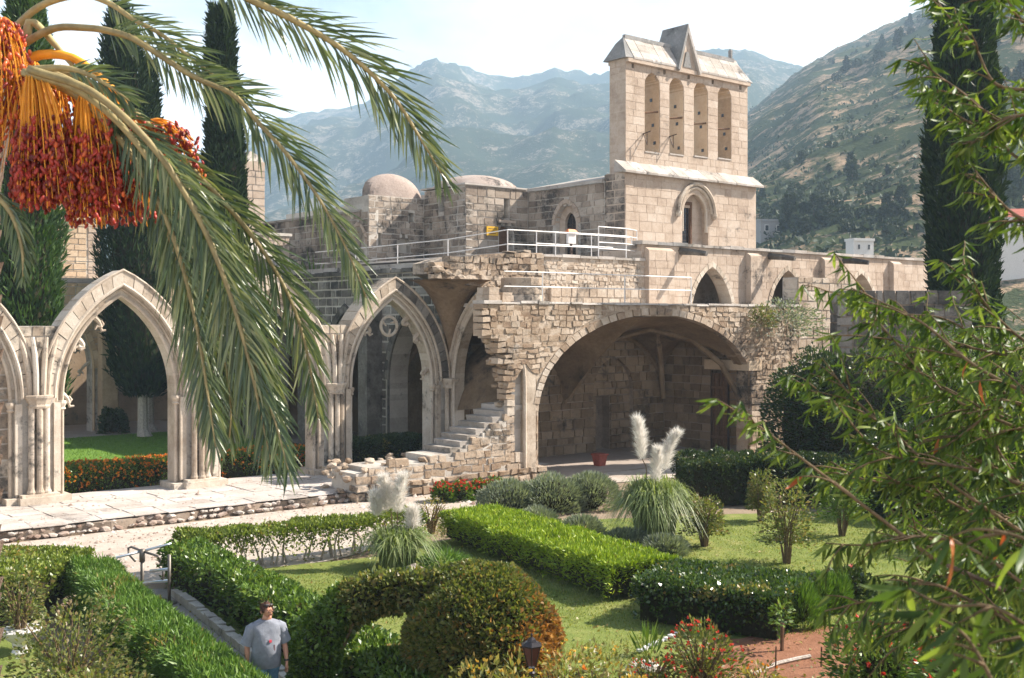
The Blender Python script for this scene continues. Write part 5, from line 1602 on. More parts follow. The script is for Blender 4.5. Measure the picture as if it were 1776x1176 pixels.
tag(mb.build('stem', M['bark_pale'], sg_), kind='stuff')
hedge('clipped_hedge', 'brilliant lime green flat hedge with a long dark shaded flank', [(-1.1, 30.2), (1.0, 26.8), (2.75, 23.8)], 1.75, 0.78, M['leaf_bright'], (0.12, 0.03), 3.2, seed=205, up=0.6, spread=0.75, lump=0.12, z0=0.12)
hedge('clipped_hedge', 'broad dark glossy leaved block hedge at the end of the lime green one', [(2.95, 22.9), (5.35, 21.5)], 2.3, 0.82, M['leaf_gloss'], (0.085, 0.055), 3.0, seed=206, lump=0.07, spread=0.9)
# topiary: arch and dome
td = thing('topiary_dome', (-0.42, 16.6, 0), 0, 'big rounded topiary dome with its sunlit right flank coloured orange', 'topiary')
P, Nn = [], []
g = np.random.default_rng(207)
n = 26000
zz = g.random(n) ** 0.85; th = g.uniform(0, 2 * pi, n)
prof = np.where(zz < 0.5, 1.10 - 0.12 * (0.5 - zz), 1.10 * np.sqrt(np.maximum(0, 1 - ((zz - 0.5) / 0.5) ** 2.1)))
capn = 7000; ph = g.random(capn)
px_, pz_ = prof, zz * 2.22
d = np.stack([np.cos(th), np.sin(th), np.clip((zz - 0.5) * 2, 0, 1) * 1.2], -1); d = unit(d)
P1 = np.stack([px_ * np.cos(th), px_ * np.sin(th), pz_], -1)
rad = 0.75 * np.sqrt(g.random(capn)); t2 = g.uniform(0, 2 * pi, capn)
P2 = np.stack([rad * np.cos(t2), rad * np.sin(t2), 1.11 + 1.11 * (1 - (rad / 1.10) ** 2) ** (1 / 2.1)], -1)
P = np.concatenate([P1, P2]); Nn = np.concatenate([d, unit(np.stack([P2[:, 0], P2[:, 1], 0.8 + 0 * rad], -1))])
lm_ = (fbm(P[:, 0] * 2 + 9, P[:, 1] * 2 + P[:, 2] * 1.7, 207, 3) - 0.5) * 0.26 - np.abs(g.normal(0, 0.04, len(P)))
P = P + Nn * lm_[:, None]
bq = fbm(P[:, 0] * 1.2, P[:, 2] * 1.2, 5, 3) + 0.42 * P[:, 0] - 0.20 * (P[:, 2] - 1.1)  # orange leaves thicken to the right, painting in the dome's sunlit side
brown = g.random(len(P)) < np.clip((bq - 0.50) / 0.42, 0.03, 0.92)
M['leaf_brown'] = leaf_mat('sun-toned orange brown leaf', [(0.17, 0.10, 0.025), (0.33, 0.18, 0.045), (0.46, 0.25, 0.07)], 0.3, 0.5, 0.3, (1.3, 1.0, 0.6))
foliage('foliage', P[~brown], Nn[~brown], 0.085, 0.05, M['leaf_autumn'], td, seed=1, up=0.2)
foliage('warm_foliage', P[brown], Nn[brown], 0.085, 0.05, M['leaf_brown'], td, seed=2, up=0.2)
MB().lathe([(0.92, 0.0), (0.95, 1.1), (0.86, 1.6), (0.6, 1.95), (0.2, 2.08)], (0, 0, 0), 20).build('branches', M['twig_mass'], td)
tr_ = thing('topiary_arch', (-2.85, 17.1, 0), 0, 'clipped leafy arch joined to the topiary dome, hedge and lawn seen through it', 'topiary')
path = [(-0.12, 0.05, 0.0), (-0.10, 0.03, 0.6), (-0.02, 0, 1.05), (0.22, -0.02, 1.42), (0.62, -0.1, 1.70), (1.1, -0.2, 1.80), (1.6, -0.35, 1.84), (2.0, -0.4, 1.86)]
rads = [0.36, 0.36, 0.35, 0.32, 0.29, 0.27, 0.28, 0.30]
P, Nn = [], []
for (a, ra), (b, rb_) in zip(zip(path, rads), zip(path[1:], rads[1:])):
    a, b = np.array(a), np.array(b); L_ = np.linalg.norm(b - a); n = int(L_ * 2 * pi * ra * 1400)
    t = g.random(n)[:, None]; ax = (b - a) / L_; s1 = unit(np.cross(ax, [0, 1.0, 0.01])); s2 = np.cross(ax, s1)
    an = g.uniform(0, 2 * pi, n)[:, None]; dirn = s1 * np.cos(an) + s2 * np.sin(an)
    rr2 = (ra + (rb_ - ra) * t) * (1 + g.normal(0, 0.12, (n, 1)) - 0.05)
    P.append(a + (b - a) * t + dirn * rr2); Nn.append(dirn)
P, Nn = np.concatenate(P), np.concatenate(Nn)
aut = P[:, 0] + 0.5 * fbm(P[:, 0] * 2, P[:, 2] * 2, 3, 3) > 0.55
foliage('foliage', P[~aut], Nn[~aut], 0.085, 0.05, M['leaf_mid'], tr_, seed=4, up=0.15)
foliage('warm_foliage', P[aut], Nn[aut], 0.085, 0.05, M['leaf_autumn'], tr_, seed=6, up=0.15)
MB().tube(path, [r * 0.68 for r in rads], 9).build('branches', M['twig_mass'], tr_)
MB().tube([(0.5, -0.3, 1.35), (0.35, -0.2, 1.0), (-0.05, 0, 0.6)], 0.025, 5).build('branch', M['twig'], tr_)
# hedges in the garth, behind the arcade
def Wn(u, n): p = W(u, n); return (p.x, p.y)
hedge('flowering_hedge', 'dense hedge sprinkled with orange flowers inside the first two arches', [Wn(-3, -2.0), Wn(4, -2.0), Wn(10.0, -2.0)], 1.1, 1.12, M['leaf_mid'], (0.08, 0.045), 2.4, seed=208, extra=[('blossom', M['petal_orange'], 0.05, 0.07)])
hedge('clipped_hedge', 'unlit dark hedge inside the arch beside the stone stair', [Wn(10.6, -1.8), Wn(15.0, -1.8)], 1.2, 1.25, M['leaf_dark'], (0.09, 0.05), 2.2, seed=209)  # shade inside the arch is put into the darker leaf colour
bush('clipped_bush', 'small dark ball bush by the far tracery arch across the garth', W(10.6, -22.3), 0.75, 1.3, M['leaf_dark'], (0.12, 0.07), 2500, 211)
# ------------------------------------------------------------------ beds beside the lime hedge
for i, (px, py, r, h, mt, lab) in enumerate((
        (885, 886, 0.95, 0.85, 'leaf_silver', 'grey lavender mound behind the lime hedge, nearest the red flowers'),
        (955, 884, 1.1, 1.0, 'leaf_silver', 'largest grey lavender mound behind the lime hedge'),
        (1020, 880, 0.9, 1.0, 'leaf_silver', 'grey lavender mound touching the big pampas grass'),
        (930, 915, 0.6, 0.5, 'leaf_silver', 'low silver cushion against the lime hedge below the large lavender'),
        (1010, 930, 0.55, 0.45, 'leaf_silver', 'low silver cushion at the middle of the lime hedge'),
        (1085, 952, 0.6, 0.45, 'leaf_silver', 'low silver cushion under the pampas grass'),
        (1150, 962, 0.55, 0.42, 'leaf_silver', 'low silver cushion next to the glossy block hedge'))):
    bush('lavender_bush', lab, gnd(px, py), r, h, M[mt], (0.15, 0.028), 5200 if r > 0.7 else 2600, 220 + i, up=0.9, spread=0.45, hollow=0.25, core=0.7, stems=0, group='grey cushions behind the lime hedge', cat='shrub')
rfb = gnd(806, 868)
for i, (px, py) in enumerate(((770, 870), (800, 868), (832, 864), (856, 862))):
    bush('geranium', ['red flowered plant at the far corner of the lime hedge', 'second red flowered plant along the far end of the lime hedge', 'third red flowered plant along the far end of the lime hedge', 'red flowered plant next to the lavender'][i], gnd(px, py), 0.42, 0.62, M['leaf_mid'], (0.09, 0.06), 900, 240 + i, extra=[('blossom', M['petal_red'], 70, 0.06, 0.55)], cat='flower plant', group='red flowers behind the lime hedge')
bush('dry_shrub', 'dry brown twiggy shrub at the near corner of the lime hedge', gnd(748, 925), 0.5, 1.0, M['leaf_yellow'], (0.07, 0.03), 700, 245, hollow=0.8, core=0, stems=22, cat='shrub')


def pampas(label, loc, r, h, plumes, seed, n=1500):
    root = thing('pampas_grass', loc, 0, label, 'pampas grass')
    g = np.random.default_rng(seed)
    az = g.uniform(0, 2 * pi, n); lean = g.beta(1.3, 1.8, n); L_ = h * g.uniform(0.75, 1.12, n); wd = 0.016 * g.uniform(0.7, 1.4, n)
    t = np.linspace(0, 1, 6)
    out = lean[:, None] * r * 1.25 * (t[None] ** 1.6)
    z = L_[:, None] * (np.sin(t[None] * (pi / 2 + lean[:, None] * 1.45)) * (1 - 0.25 * lean[:, None]))
    bx = 0.42 * r * np.sqrt(g.random(n)); ba = g.uniform(0, 2 * pi, n)
    X = bx[:, None] * np.cos(ba)[:, None] + out * np.cos(az)[:, None]; Y = bx[:, None] * np.sin(ba)[:, None] + out * np.sin(az)[:, None]
    sx, sy = -np.sin(az)[:, None] * wd[:, None], np.cos(az)[:, None] * wd[:, None]
    k = (1 - t ** 2.5)[None] + 0.05
    A_ = np.stack([X - sx * k, Y - sy * k, z], -1); B_ = np.stack([X + sx * k, Y + sy * k, z], -1)
    v = np.stack([A_, B_], 2).reshape(n, -1, 3)
    base = np.arange(n)[:, None, None] * 12
    seg = np.arange(5)[None, :, None] * 2
    f = (base + seg + np.array([0, 1, 3, 2])[None, None]).reshape(-1, 4)
    tag(link('grass_blade', np_mesh('grass_blade', v.reshape(-1, 3), f, M['grass_blade']), root), kind='stuff')
    for i, (dx, dy, ht, tilt, ln) in enumerate(plumes):
        st = MB(); top = Vector((dx, dy, ht)); bot = Vector((dx * 0.2, dy * 0.2, 0.1))
        st.tube([bot, bot.lerp(top, 0.6), top - Vector((0, 0, ln * 0.95))], 0.012, 5); pl_ = st.build('flower_stem', M['twig'], root)
        m = 1500
        tt = g.random(m) ** 0.8; a = g.uniform(0, 2 * pi, m)
        rr3 = (0.008 + 0.075 * np.sin(pi * np.clip(tt ** 0.75 * 0.94 + 0.06, 0, 1)) ** 0.9) * g.random(m) ** 0.5
        c = np.stack([dx + tilt * (tt ** 2) * ln * 1.1, dy + 0 * tt, ht - ln + tt * ln * (1 - 0.08 * tt)], -1)
        Pp = c + np.stack([np.cos(a) * rr3, np.sin(a) * rr3, 0 * a], -1)
        Nn = unit(np.stack([np.cos(a) * 0.8 + tilt, np.sin(a) * 0.8, 1.3 + 0 * a], -1))
        v, f = leaf_cloud(Pp, Nn, 0.23, 0.0095, spread=0.34, seed=seed + i)
        tag(link('plume', np_mesh('plume', v, f, M['plume']), root), kind='stuff')
    return root


pampas('tall pampas grass with three white plumes before the vaulted room', gnd(1135, 945), 1.2, 1.70, [(-0.32, 0, 3.32, -0.1, 1.15), (0.28, 0.1, 2.95, 0.3, 1.05), (0.02, -0.2, 2.55, 0.05, 0.95)], 251, 2600)
pampas('smaller pampas grass with cream plumes beside the see-through hedge', gnd(690, 985), 0.95, 0.95, [(-0.25, 0.1, 2.15, -0.12, 0.85), (-0.02, 0, 2.2, 0.15, 0.95), (-0.48, 0, 1.75, -0.08, 0.55), (0.35, 0.1, 1.35, 0.0, 0.5)], 252, 1700)
bush('young_conifer', 'small flat fir seedling behind the topiary dome', gnd(770, 990), 0.55, 0.38, M['leaf_feather'], (0.2, 0.03), 900, 253, up=0.1, spread=0.4, core=0, stems=3, cat='shrub')
bs2 = link('boulder', rock_mesh('boulder', 77, M['rock'], 2)); bs2.location = gnd(720, 990, 0.1); bs2.scale = (0.25, 0.2, 0.18); tag(bs2, 'pale grey stone beside the smaller pampas grass', 'rock')
# ------------------------------------------------------------------ right of the hedges
for i, (px, py, r, h, lab) in enumerate(((1365, 978, 0.72, 1.95, 'tall rose bush with bare legs standing alone on the lawn'), (1222, 948, 0.55, 1.35, 'slim rose bush at the right of the pampas grass'), (1460, 930, 0.75, 1.9, 'rose bush on the lawn under the peach branches'), (1320, 905, 0.45, 1.5, 'thin rose bush at the back of the lawn before the dark hedge'))):
    bush('rose_bush', lab, gnd(px, py), r, h, M['leaf_rose'] if i != 2 else M['leaf_mid'], (0.085, 0.05), 1900, 260 + i, hollow=0.9, core=0, stems=12, z0=0.25 * h, lump=0.4, cat='rose bush', group='rose bushes on the lawn')
hedge('dark_hedge', 'dark shaded hedge at the back of the lawn below the ruin', [gnd(1185, 872), gnd(1300, 868), (16, 35.5)], 1.9, 1.45, M['leaf_dark'], (0.10, 0.055), 2.2, seed=270, lump=0.3)
for i, (x, y, r, h, mt, lab) in enumerate((
        (11.0, 41.0, 1.75, 4.6, 'leaf_dark', 'dark climbing shrub heaped against the right end of the ruin'),
        (12.3, 40.0, 2.3, 5.0, 'leaf_dark', 'large dark shrub before the shaded block wall'),
        (15.6, 37.5, 2.6, 5.2, 'leaf_mid', 'large green shrub below the big cypress'),
        (12.2, 34.0, 1.8, 2.6, 'leaf_dark', 'lower dark shrub in front of the climbing one'),
        (14.5, 30.0, 2.4, 4.3, 'leaf_dark', 'dark tree-like shrub at the edge of the lawn behind the peach branches'),
        (11.2, 24.0, 1.7, 2.4, 'leaf_mid', 'green shrub behind the peach branches near the red soil'),
        (13.2, 20.5, 2.0, 2.9, 'leaf_dark', 'dark shrub at the far side of the red soil'))):
    bush('large_shrub', lab, (x, y, 0), r, h, M[mt], (0.15, 0.075), 9500, 280 + i, lump=0.35, hollow=0.35, core=0.72, stems=6, cat='shrub', group='large shrubs right of the ruin', shape=0.6)
hp_ = bush('trailing_plant', 'grey green trailing plant spilling over the right end of the ruin top', W(30.2, 4.75, 5.1), 1.5, 1.55, M['leaf_silver'], (0.14, 0.06), 2200, 290, hollow=0.6, core=0, lump=0.4, up=-0.4, stems=0, cat='plant')
bush('trailing_plant', 'brownish trailing plant beside the grey one on the ruin top', W(28.6, 4.75, 5.5), 0.7, 0.95, M['leaf_rose'], (0.12, 0.05), 900, 291, hollow=0.7, core=0, stems=0, up=-0.3, cat='plant')
for i, (px, py, r, h) in enumerate(((1385, 1085, 0.42, 0.75), (1418, 1062, 0.34, 0.72), (1446, 1058, 0.32, 0.68))):
    bush('feathery_shrub', ['largest feathery green shrublet beside the glossy block hedge', 'middle feathery shrublet beside the red soil', 'smallest feathery shrublet, farthest from the block hedge'][i], gnd(px, py), r, h, M['leaf_feather'], (0.16, 0.02), 2600, 300 + i, up=1.4, spread=0.35, hollow=0.4, core=0.5, stems=0, cat='shrub', group='feathery shrublets')
bush('pink_rose', 'low dark shrub with one pink flower at the lawn edge', gnd(1470, 1045), 0.55, 0.75, M['leaf_dark'], (0.10, 0.06), 1600, 304, extra=[('blossom', M['petal_pink'], 6, 0.09, 0.6)], cat='shrub')
bush('red_salvia', 'bush covered in small red flowers at the edge of the red soil', (2.95, 17.6, 0), 0.62, 1.15, M['leaf_rose'], (0.08, 0.035), 2200, 305, hollow=0.7, core=0, stems=22, up=0.7, extra=[('blossom', M['petal_red'], 110, 0.042, 0.3)], cat='flower bush')
bush('red_salvia', 'lower red flowering plant beside the white edging stones', (2.15, 17.4, 0), 0.42, 0.72, M['leaf_rose'], (0.08, 0.035), 700, 306, hollow=0.7, core=0, stems=10, extra=[('blossom', M['petal_red'], 40, 0.042, 0.3)], cat='flower bush')
bush('red_salvia', 'small orange flowered plant at the right of the red salvia', (3.7, 17.0, 0), 0.45, 0.7, M['leaf_yellow'], (0.08, 0.035), 700, 307, hollow=0.7, core=0, stems=10, extra=[('blossom', M['petal_orange'], 20, 0.04, 0.3)], cat='flower bush')
bush('iris_clump', 'clump of upright sword leaves by the white edging stones', gnd(1122, 1138), 0.2, 0.34, M['leaf_mid'], (0.32, 0.035), 40, 308, up=2.5, spread=0.25, core=0, stems=0, hollow=0.9, cat='plant')
for i in range(8):
    p = gnd(1110 + i * 9, 1128 - i * 4.2, 0.05)
    o = link('edging_stone', rock_mesh('edging_stone', 400 + i, M['white_paint']), None, p); o.scale = (0.085, 0.06, 0.05); o.rotation_euler = (0, 0, i)
    tag(o, ('nearest white edging stone, beside the pale boulder' if i == 0 else 'farthest white edging stone, under the block hedge' if i == 7 else 'white painted stone in the middle of the lawn edging'), 'stone', 'white edging stones')
bo = link('boulder', rock_mesh('boulder', 88, M['rock'], 2)); bo.location = gnd(1118, 1158, 0.12); bo.scale = (0.30, 0.22, 0.16); tag(bo, 'pale boulder at the lawn corner by the red flowers', 'rock')
hs = MB(); hp0 = gnd(1320, 1168, 0.03)
hs.tube([gnd(1308, 1170, 0.04) - hp0, gnd(1325, 1160, 0.05) - hp0, gnd(1350, 1150, 0.05) - hp0, gnd(1380, 1143, 0.05) - hp0, gnd(1405, 1138, 0.05) - hp0], 0.035, 7)
ho_ = link('hose', hs.mesh('hose', M['bark_pale']), None, hp0); tag(ho_, 'short length of pale pipe lying on the red soil', 'pipe')
for i, (px, py, h) in enumerate(((1356, 1130, 0.5), (1345, 1165, 0.42), (1424, 1158, 0.35))):
    sk = thing('plant_stake', gnd(px, py), 0, ['thickest wooden stake with a sprig of leaves in the red soil', 'thin stake beside the pale pipe', 'short stake at the right of the pale pipe'][i], 'stake')
    MB().tube([(0, 0, -0.05), (0.01, 0, h)], 0.035 if i == 0 else 0.014, 6).build('stake', M['wood'], sk)
    if i == 0:
        P, Nn = blob_points(90, 0.18, 0.5, 5, z0=0.1); P[:, 2] += 0.4
        foliage('foliage', P, Nn, 0.12, 0.05, M['leaf_mid'], sk, seed=5)
for i, (x, y, r, h, mt) in enumerate(((5.6, 17.3, 0.8, 1.35, 'leaf_mid'), (6.6, 16.0, 0.9, 1.5, 'leaf_mid'), (7.6, 18.4, 1.0, 1.6, 'leaf_dark'), (4.9, 15.4, 0.5, 0.7, 'leaf_yellow'))):
    bush('flowering_shrub', ['leafy shrub with few red flowers on the red soil', 'larger leafy shrub with red flowers nearest the viewer on the red soil', 'dark leafy shrub at the back of the red soil', 'low yellowish plant at the front of the red soil'][i], (x, y, 0), r, h, M[mt], (0.12, 0.045), 2800, 310 + i, hollow=0.6, core=0.4, stems=8, lump=0.35, extra=[('blossom', M['petal_red'], 26, 0.07, 0.4)], cat='shrub', group='shrubs on the red soil')
# bottom edge, close to the viewer
for i, (px, py, Y, r, mt, ex) in enumerate(((830, 1152, 12.0, 0.38, 'leaf_yellow', 'petal_yellow'), (895, 1158, 11.6, 0.45, 'leaf_yellow', 'petal_yellow'), (985, 1130, 14.5, 0.6, 'leaf_yellow', 'petal_yellow'), (1050, 1128, 14.0, 0.55, 'leaf_yellow', 'petal_yellow'), (1010, 1165, 12.5, 0.5, 'leaf_rose', 'petal_orange'), (1100, 1172, 12.6, 0.4, 'leaf_yellow', 'petal_yellow'))):
    p = at(px, py, Y)
    bush('yellow_shrub', ['yellow flowered shrub top in front of the dome, left of the lamp', 'yellow flowered shrub top right beside the lamp post', 'yellow leaved shrub right of the lamp before the lawn', 'second yellow leaved shrub along the lawn, next to the boulder', 'reddish leaved shrub at the bottom edge below the lawn', 'small yellow shrub at the bottom edge below the boulder'][i], (p.x, p.y, 0), r * 0.85, p.z - 0.02, M[mt], (0.085, 0.036), 750, 330 + i, z0=(p.z) * 0.55, hollow=0.8, core=0, stems=16, lump=0.45, extra=[('blossom', M[ex], 12, 0.04, 0.85)], cat='shrub', group='yellow shrubs along the bottom')
for i, (x, y, r, h, mt) in enumerate(((-6.6, 17.0, 0.95, 1.55, 'leaf_rose'), (-5.6, 15.2, 0.8, 1.25, 'leaf_rose'), (-4.6, 13.9, 0.6, 1.3, 'leaf_rose'), (-8.6, 19.9, 0.45, 1.1, 'leaf_rose'))):
    bush('rose_bush', ['large rose bush in the left lawn before the pale hedge', 'reddish tipped rose bush nearer the viewer, against the feathery hedge', 'rose bush at the bottom edge against the feathery hedge', 'small rose growing from the white bowl'][i], (x, y, 0.0 if i < 3 else 0.35), r, h, M[mt], (0.075, 0.045), 3200 if i < 3 else 900, 340 + i, hollow=0.75, core=0.0, stems=16, lump=0.35, cat='rose bush', group='rose bushes left of the path')
bw_ = thing('planter_bowl', (-8.6, 19.9, 0), 0, 'white bowl planter standing on the left lawn', 'planter')
MB().lathe([(0.16, 0.0), (0.12, 0.08), (0.14, 0.2), (0.30, 0.32), (0.36, 0.42), (0.33, 0.44)], (0, 0, 0), 14).build('bowl', M['white_paint'], bw_)
MB().lathe([(0.32, 0.40), (0.3, 0.405)], (0, 0, 0), 14).build('soil', M['soil'], bw_)
# leafy twigs over the kerb of the path
kb = thing('path_kerb', (-5.5, 21.5, 0), 0, 'low stone kerb along the right side of the garden path', 'kerb')
kr = random.Random(3)
for k in range(26):
    t = k / 25; x, y = -7.05 + 3.55 * t + 5.5, 23.9 - 5.9 * t - 21.5
    mb = MB(); ln = 0.13
    d_ = Vector((3.55, -5.9, 0)).normalized(); q = Vector((-d_.y, d_.x, 0)); c = Vector((x, y, 0))
    hh = kr.uniform(0.14, 0.2)
    c4 = [c - d_ * ln - q * 0.09, c + d_ * ln - q * 0.09, c + d_ * ln + q * 0.09, c - d_ * ln + q * 0.09]
    mb.hexa([(p.x, p.y, 0.0) for p in c4] + [(p.x + kr.uniform(-0.01, 0.01), p.y, hh + kr.uniform(-0.02, 0.02)) for p in c4])
    mb.build('kerb_stone', M['mortar'], kb)


# ------------------------------------------------------------------ blades on the lawns
def blades(name, poly_fn, n, mat, seed, hgt=0.055):
    g = np.random.default_rng(seed)
    P = poly_fn(g, n)
    v, f = leaf_cloud(P, np.tile(np.array([[0, 0, 1.0]]), (len(P), 1)), hgt, hgt * 0.28, spread=0.5, seed=seed)
    return tag(link(name, np_mesh(name, v, f, mat)), 'short grass of the %s' % name.replace('_', ' '), 'grass', kind='stuff')


def in_region(x, y): return ((x - 5.3) * 0.55 + (y - 26) * 0.2 > -40)


def lawn_pts(g, n):
    y = 13.0 + (34.5 - 13.0) * g.random(n) ** 1.3
    lo, hi = -0.33 * y + 0.3, 0.30 * y + 2.5
    x = lo + (hi - lo) * g.random(n)
    keep = ~((x > 2.4) & (y < 21.0)) & ~((x < -2.2) & (y < 20)) & (y < 33) & (x > -6.0) & ~((y > 26.5) & (x < -2.2))
    dens = fbm(x * 0.8, y * 0.8, 3, 3)
    keep &= g.random(n) < np.clip(dens * 1.8 - 0.2, 0.1, 1)
    return np.stack([x, y, np.full(n, 0.005)], -1)[keep]


blades('lawn_grass', lawn_pts, 170000, M['lawn_blade'], 401)


def garth_pts(g, n):
    u, w = g.uniform(-3, 15, n), g.uniform(-21, -2.6, n)
    x = O.x + D.x * u + N.x * w; y = O.y + D.y * u + N.y * w
    return np.stack([x, y, np.full(n, 0.01)], -1)


blades('garth_grass', garth_pts, 30000, M['garth_blade'], 402, 0.08)


# ------------------------------------------------------------------ cypresses
def cypress(name, label, base, h, r, z0, mat, n, seed, lean=(0, 0), leaf=(0.42, 0.10), trunk='bark_pale', tr=0.26, pw=0.55, group='tall cypresses'):
    root = thing(name, base, 0, label, 'cypress', group)
    g = np.random.default_rng(seed)
    t = g.random(n); th = g.uniform(0, 2 * pi, n)
    rad = r * np.minimum(1, ((1 - t) * 2.2) ** pw) * np.minimum(1, (t * 9 + 0.45)) 
    k = 0.62 + 0.85 * fbm(np.cos(th) * 2.0 + 4, t * h * 0.5 + np.sin(th) * 2.0, seed, 4)
    rad = rad * k * (1 - 0.30 * g.random(n) ** 2)
    z = z0 + (h - z0) * t
    P = np.stack([rad * np.cos(th) + lean[0] * t, rad * np.sin(th) + lean[1] * t, z], -1)
    Nn = np.stack([np.cos(th) * 0.55, np.sin(th) * 0.55, np.full(n, 1.1)], -1)
    foliage('crown', P + Nn * ((g.random(n) < 0.04) * g.uniform(0, 0.28, n))[:, None], Nn, leaf[0], leaf[1], mat, root, spread=0.38, seed=seed)
    mb = MB(); ts = [k / 14 for k in range(15)]
    mb.tube([(lean[0] * q, lean[1] * q, z0 + (h - z0) * q * 0.97 + 0.2) for q in ts], [0.02 + 0.70 * r * min(1, ((1 - q) * 2.2) ** pw) * min(1, q * 9 + 0.3) for q in ts], 10)
    mb.build('branches', M['twig_mass'], root)
    MB().tube([(0.12, 0, -0.1), (0.02, 0, 0.4), (0, 0, z0 + 1.2)], [tr * 1.6, tr, tr * 0.85], 9).build('trunk', M[trunk], root)
    return root


cypress('cypress_tree', 'cypress with a pale bare trunk standing on the garth lawn in the first arch', gnd(247, 757), 21.4, 1.45, 1.9, M['leaf_cypress'], 15000, 501, lean=(-1.15, 0), pw=0.5)
cypress('cypress_tree', 'tall slim cypress between the palm fronds, its top against the sky', (-13.3, 53.5, 0), 20.4, 0.84, 2.0, M['leaf_cypress'], 14000, 502, lean=(-0.45, 0), pw=0.26)
cypress('cypress_tree', 'shorter cypress just right of the pale trunked one', (-19.0, 59.5, 0), 19.2, 0.72, 2.0, M['leaf_cypress'], 7000, 503, pw=0.4)
cypress('cypress_tree', 'bright feathery cypress rising behind the first pier at the left edge', (-17.3, 40.5, 0), 18.5, 1.12, 1.5, M['leaf_cypress_lit'], 15000, 504, leaf=(0.38, 0.09))
cypress('cypress_tree', 'massive dark cypress at the right behind the peach branches', (18.9, 47.5, 0), 24.0, 1.32, 1.0, M['leaf_cypress'], 24000, 505, leaf=(0.36, 0.11), pw=0.62)
sp_ = thing('young_palm', at(545, 480, 62) - Vector((0, 0, 1.2)), 0, 'distant spiky palm tuft between the cone roof and the church', 'palm')
P, Nn = blob_points(240, 0.5, 0.6, 9); foliage('frond', P, Nn, 2.0, 0.10, M['leaf_feather'], sp_, seed=9, spread=0.25, up=0.4)
MB().tube([(0, 0, -4), (0, 0, 0.3)], 0.2, 7).build('trunk', M['bark'], sp_)

# ------------------------------------------------------------------ village and trees on the hillside
def ray_ground(px, py):
    k = (px - 888) / FPX; s = (HORIZON - py) / FPX
    for Y in np.arange(150, 1040, 4.0):
        if near_h(k * Y, Y) >= CZ + s * Y: return Vector((k * Y, Y, near_h(k * Y, Y)))
    Y = 600.0
    return Vector((k * Y, Y, near_h(k * Y, Y)))


M['house_wall'] = plain_mat('village wall plaster', (0.62, 0.60, 0.57), 0.9, 0, 0.1, 0.08)
M['house_grey'] = plain_mat('grey village wall', (0.30, 0.29, 0.28), 0.9, 0, 0.1, 0.1)
M['roof_tile'] = plain_mat('red roof tile', (0.42, 0.13, 0.09), 0.85, 0, 0.1, 0.2, 3)


def house(label, px, py, wpx, hpx, wall, roof, nwin=3, Yd=None, turn=0.3):
    p = ray_ground(px, py) if Yd is None else at(px, py, Yd)
    Y = p.y; w = wpx * Y / FPX; h = hpx * Y / FPX; dpt = w * 0.6
    root = thing('village_house', p, turn, label, 'house', 'village houses below the hillside')
    MB().box(-w / 2, w / 2, 0, dpt, -8, h).build('wall', M[wall], root)
    if roof == 'pitched':
        MB().hexa([(-w * .54, -w * 0.05, h), (w * .54, -w * 0.05, h), (w * .54, dpt + 0.3, h), (-w * .54, dpt + 0.3, h), (-w * .5, dpt * .45, h + w * 0.2), (w * .5, dpt * .45, h + w * 0.2), (w * .5, dpt * .55, h + w * 0.2), (-w * .5, dpt * .55, h + w * 0.2)]).build('roof', M['roof_tile'], root)
    else:
        MB().box(-w * .52, w * .52, -0.2, dpt + 0.2, h, h + 0.35).build('roof', M[wall], root)
    for k in range(nwin):
        x = -w / 2 + w * (k + 0.5) / nwin
        wf = MB().box(x - w * 0.06, x + w * 0.06, -0.06, 0.1, h * 0.30, h * 0.75).build('window', M['house_wall'], root)
        MB().box(x - w * 0.045, x + w * 0.045, -0.10, 0.0, h * 0.34, h * 0.71).build('pane', M['glass_dark'], wf)


house('long grey flat roofed house beside the foot of the belfry', 1350, 422, 68, 25, 'house_grey', 'flat', 3)
house('white square house on the slope above the porch roof', 1498, 440, 40, 22, 'house_wall', 'flat', 2, 150)
house('red tiled house roof just over the porch coping', 1352, 440, 70, 10, 'house_wall', 'pitched', 2, 210)
house('red tiled house beside the big cypress, over the porch end', 1572, 446, 62, 6, 'house_wall', 'pitched', 2, 200)
house('white house with red roof and dark windows behind the right side of the cypress', 1768, 402, 80, 26, 'house_wall', 'pitched', 4, 150, -0.2)
house('low white building right of the cypress trunk', 1770, 450, 80, 18, 'house_wall', 'pitched', 3, 190)
house('little white house half hidden below the grey one', 1418, 440, 40, 10, 'house_wall', 'flat', 2, 240)


def hill_tree(seed, h, r, conical):
    root = thing('hillside_tree', (0, 0, 0), 0, 'hazy dark tree dotted on the terraced hillside', 'tree', 'trees on the hillside')
    g = np.random.default_rng(seed); n = 420
    t = g.random(n); th = g.uniform(0, 2 * pi, n)
    rad = r * ((1 - t) ** 0.8 if conical else np.sqrt(np.maximum(0, 1 - (2 * t - 0.9) ** 2 * 0.8))) * (0.55 + 0.45 * g.random(n)) * (0.7 + 0.6 * fbm(np.cos(th) * 2 + seed, t * 4 + np.sin(th), seed, 3))
    P = np.stack([rad * np.cos(th), rad * np.sin(th), h * (0.16 + 0.84 * t)], -1)
    foliage('crown', P, unit(np.stack([np.cos(th), np.sin(th), 0.4 + 0 * t], -1)), h * 0.16, h * 0.10, M['leaf_pine'], root, seed=seed, spread=0.6)
    MB().tube([(0, 0, -1.0), (0, 0, h * 0.45)], [0.035 * h, 0.02 * h], 6).build('trunk', M['bark'], root)
    return root


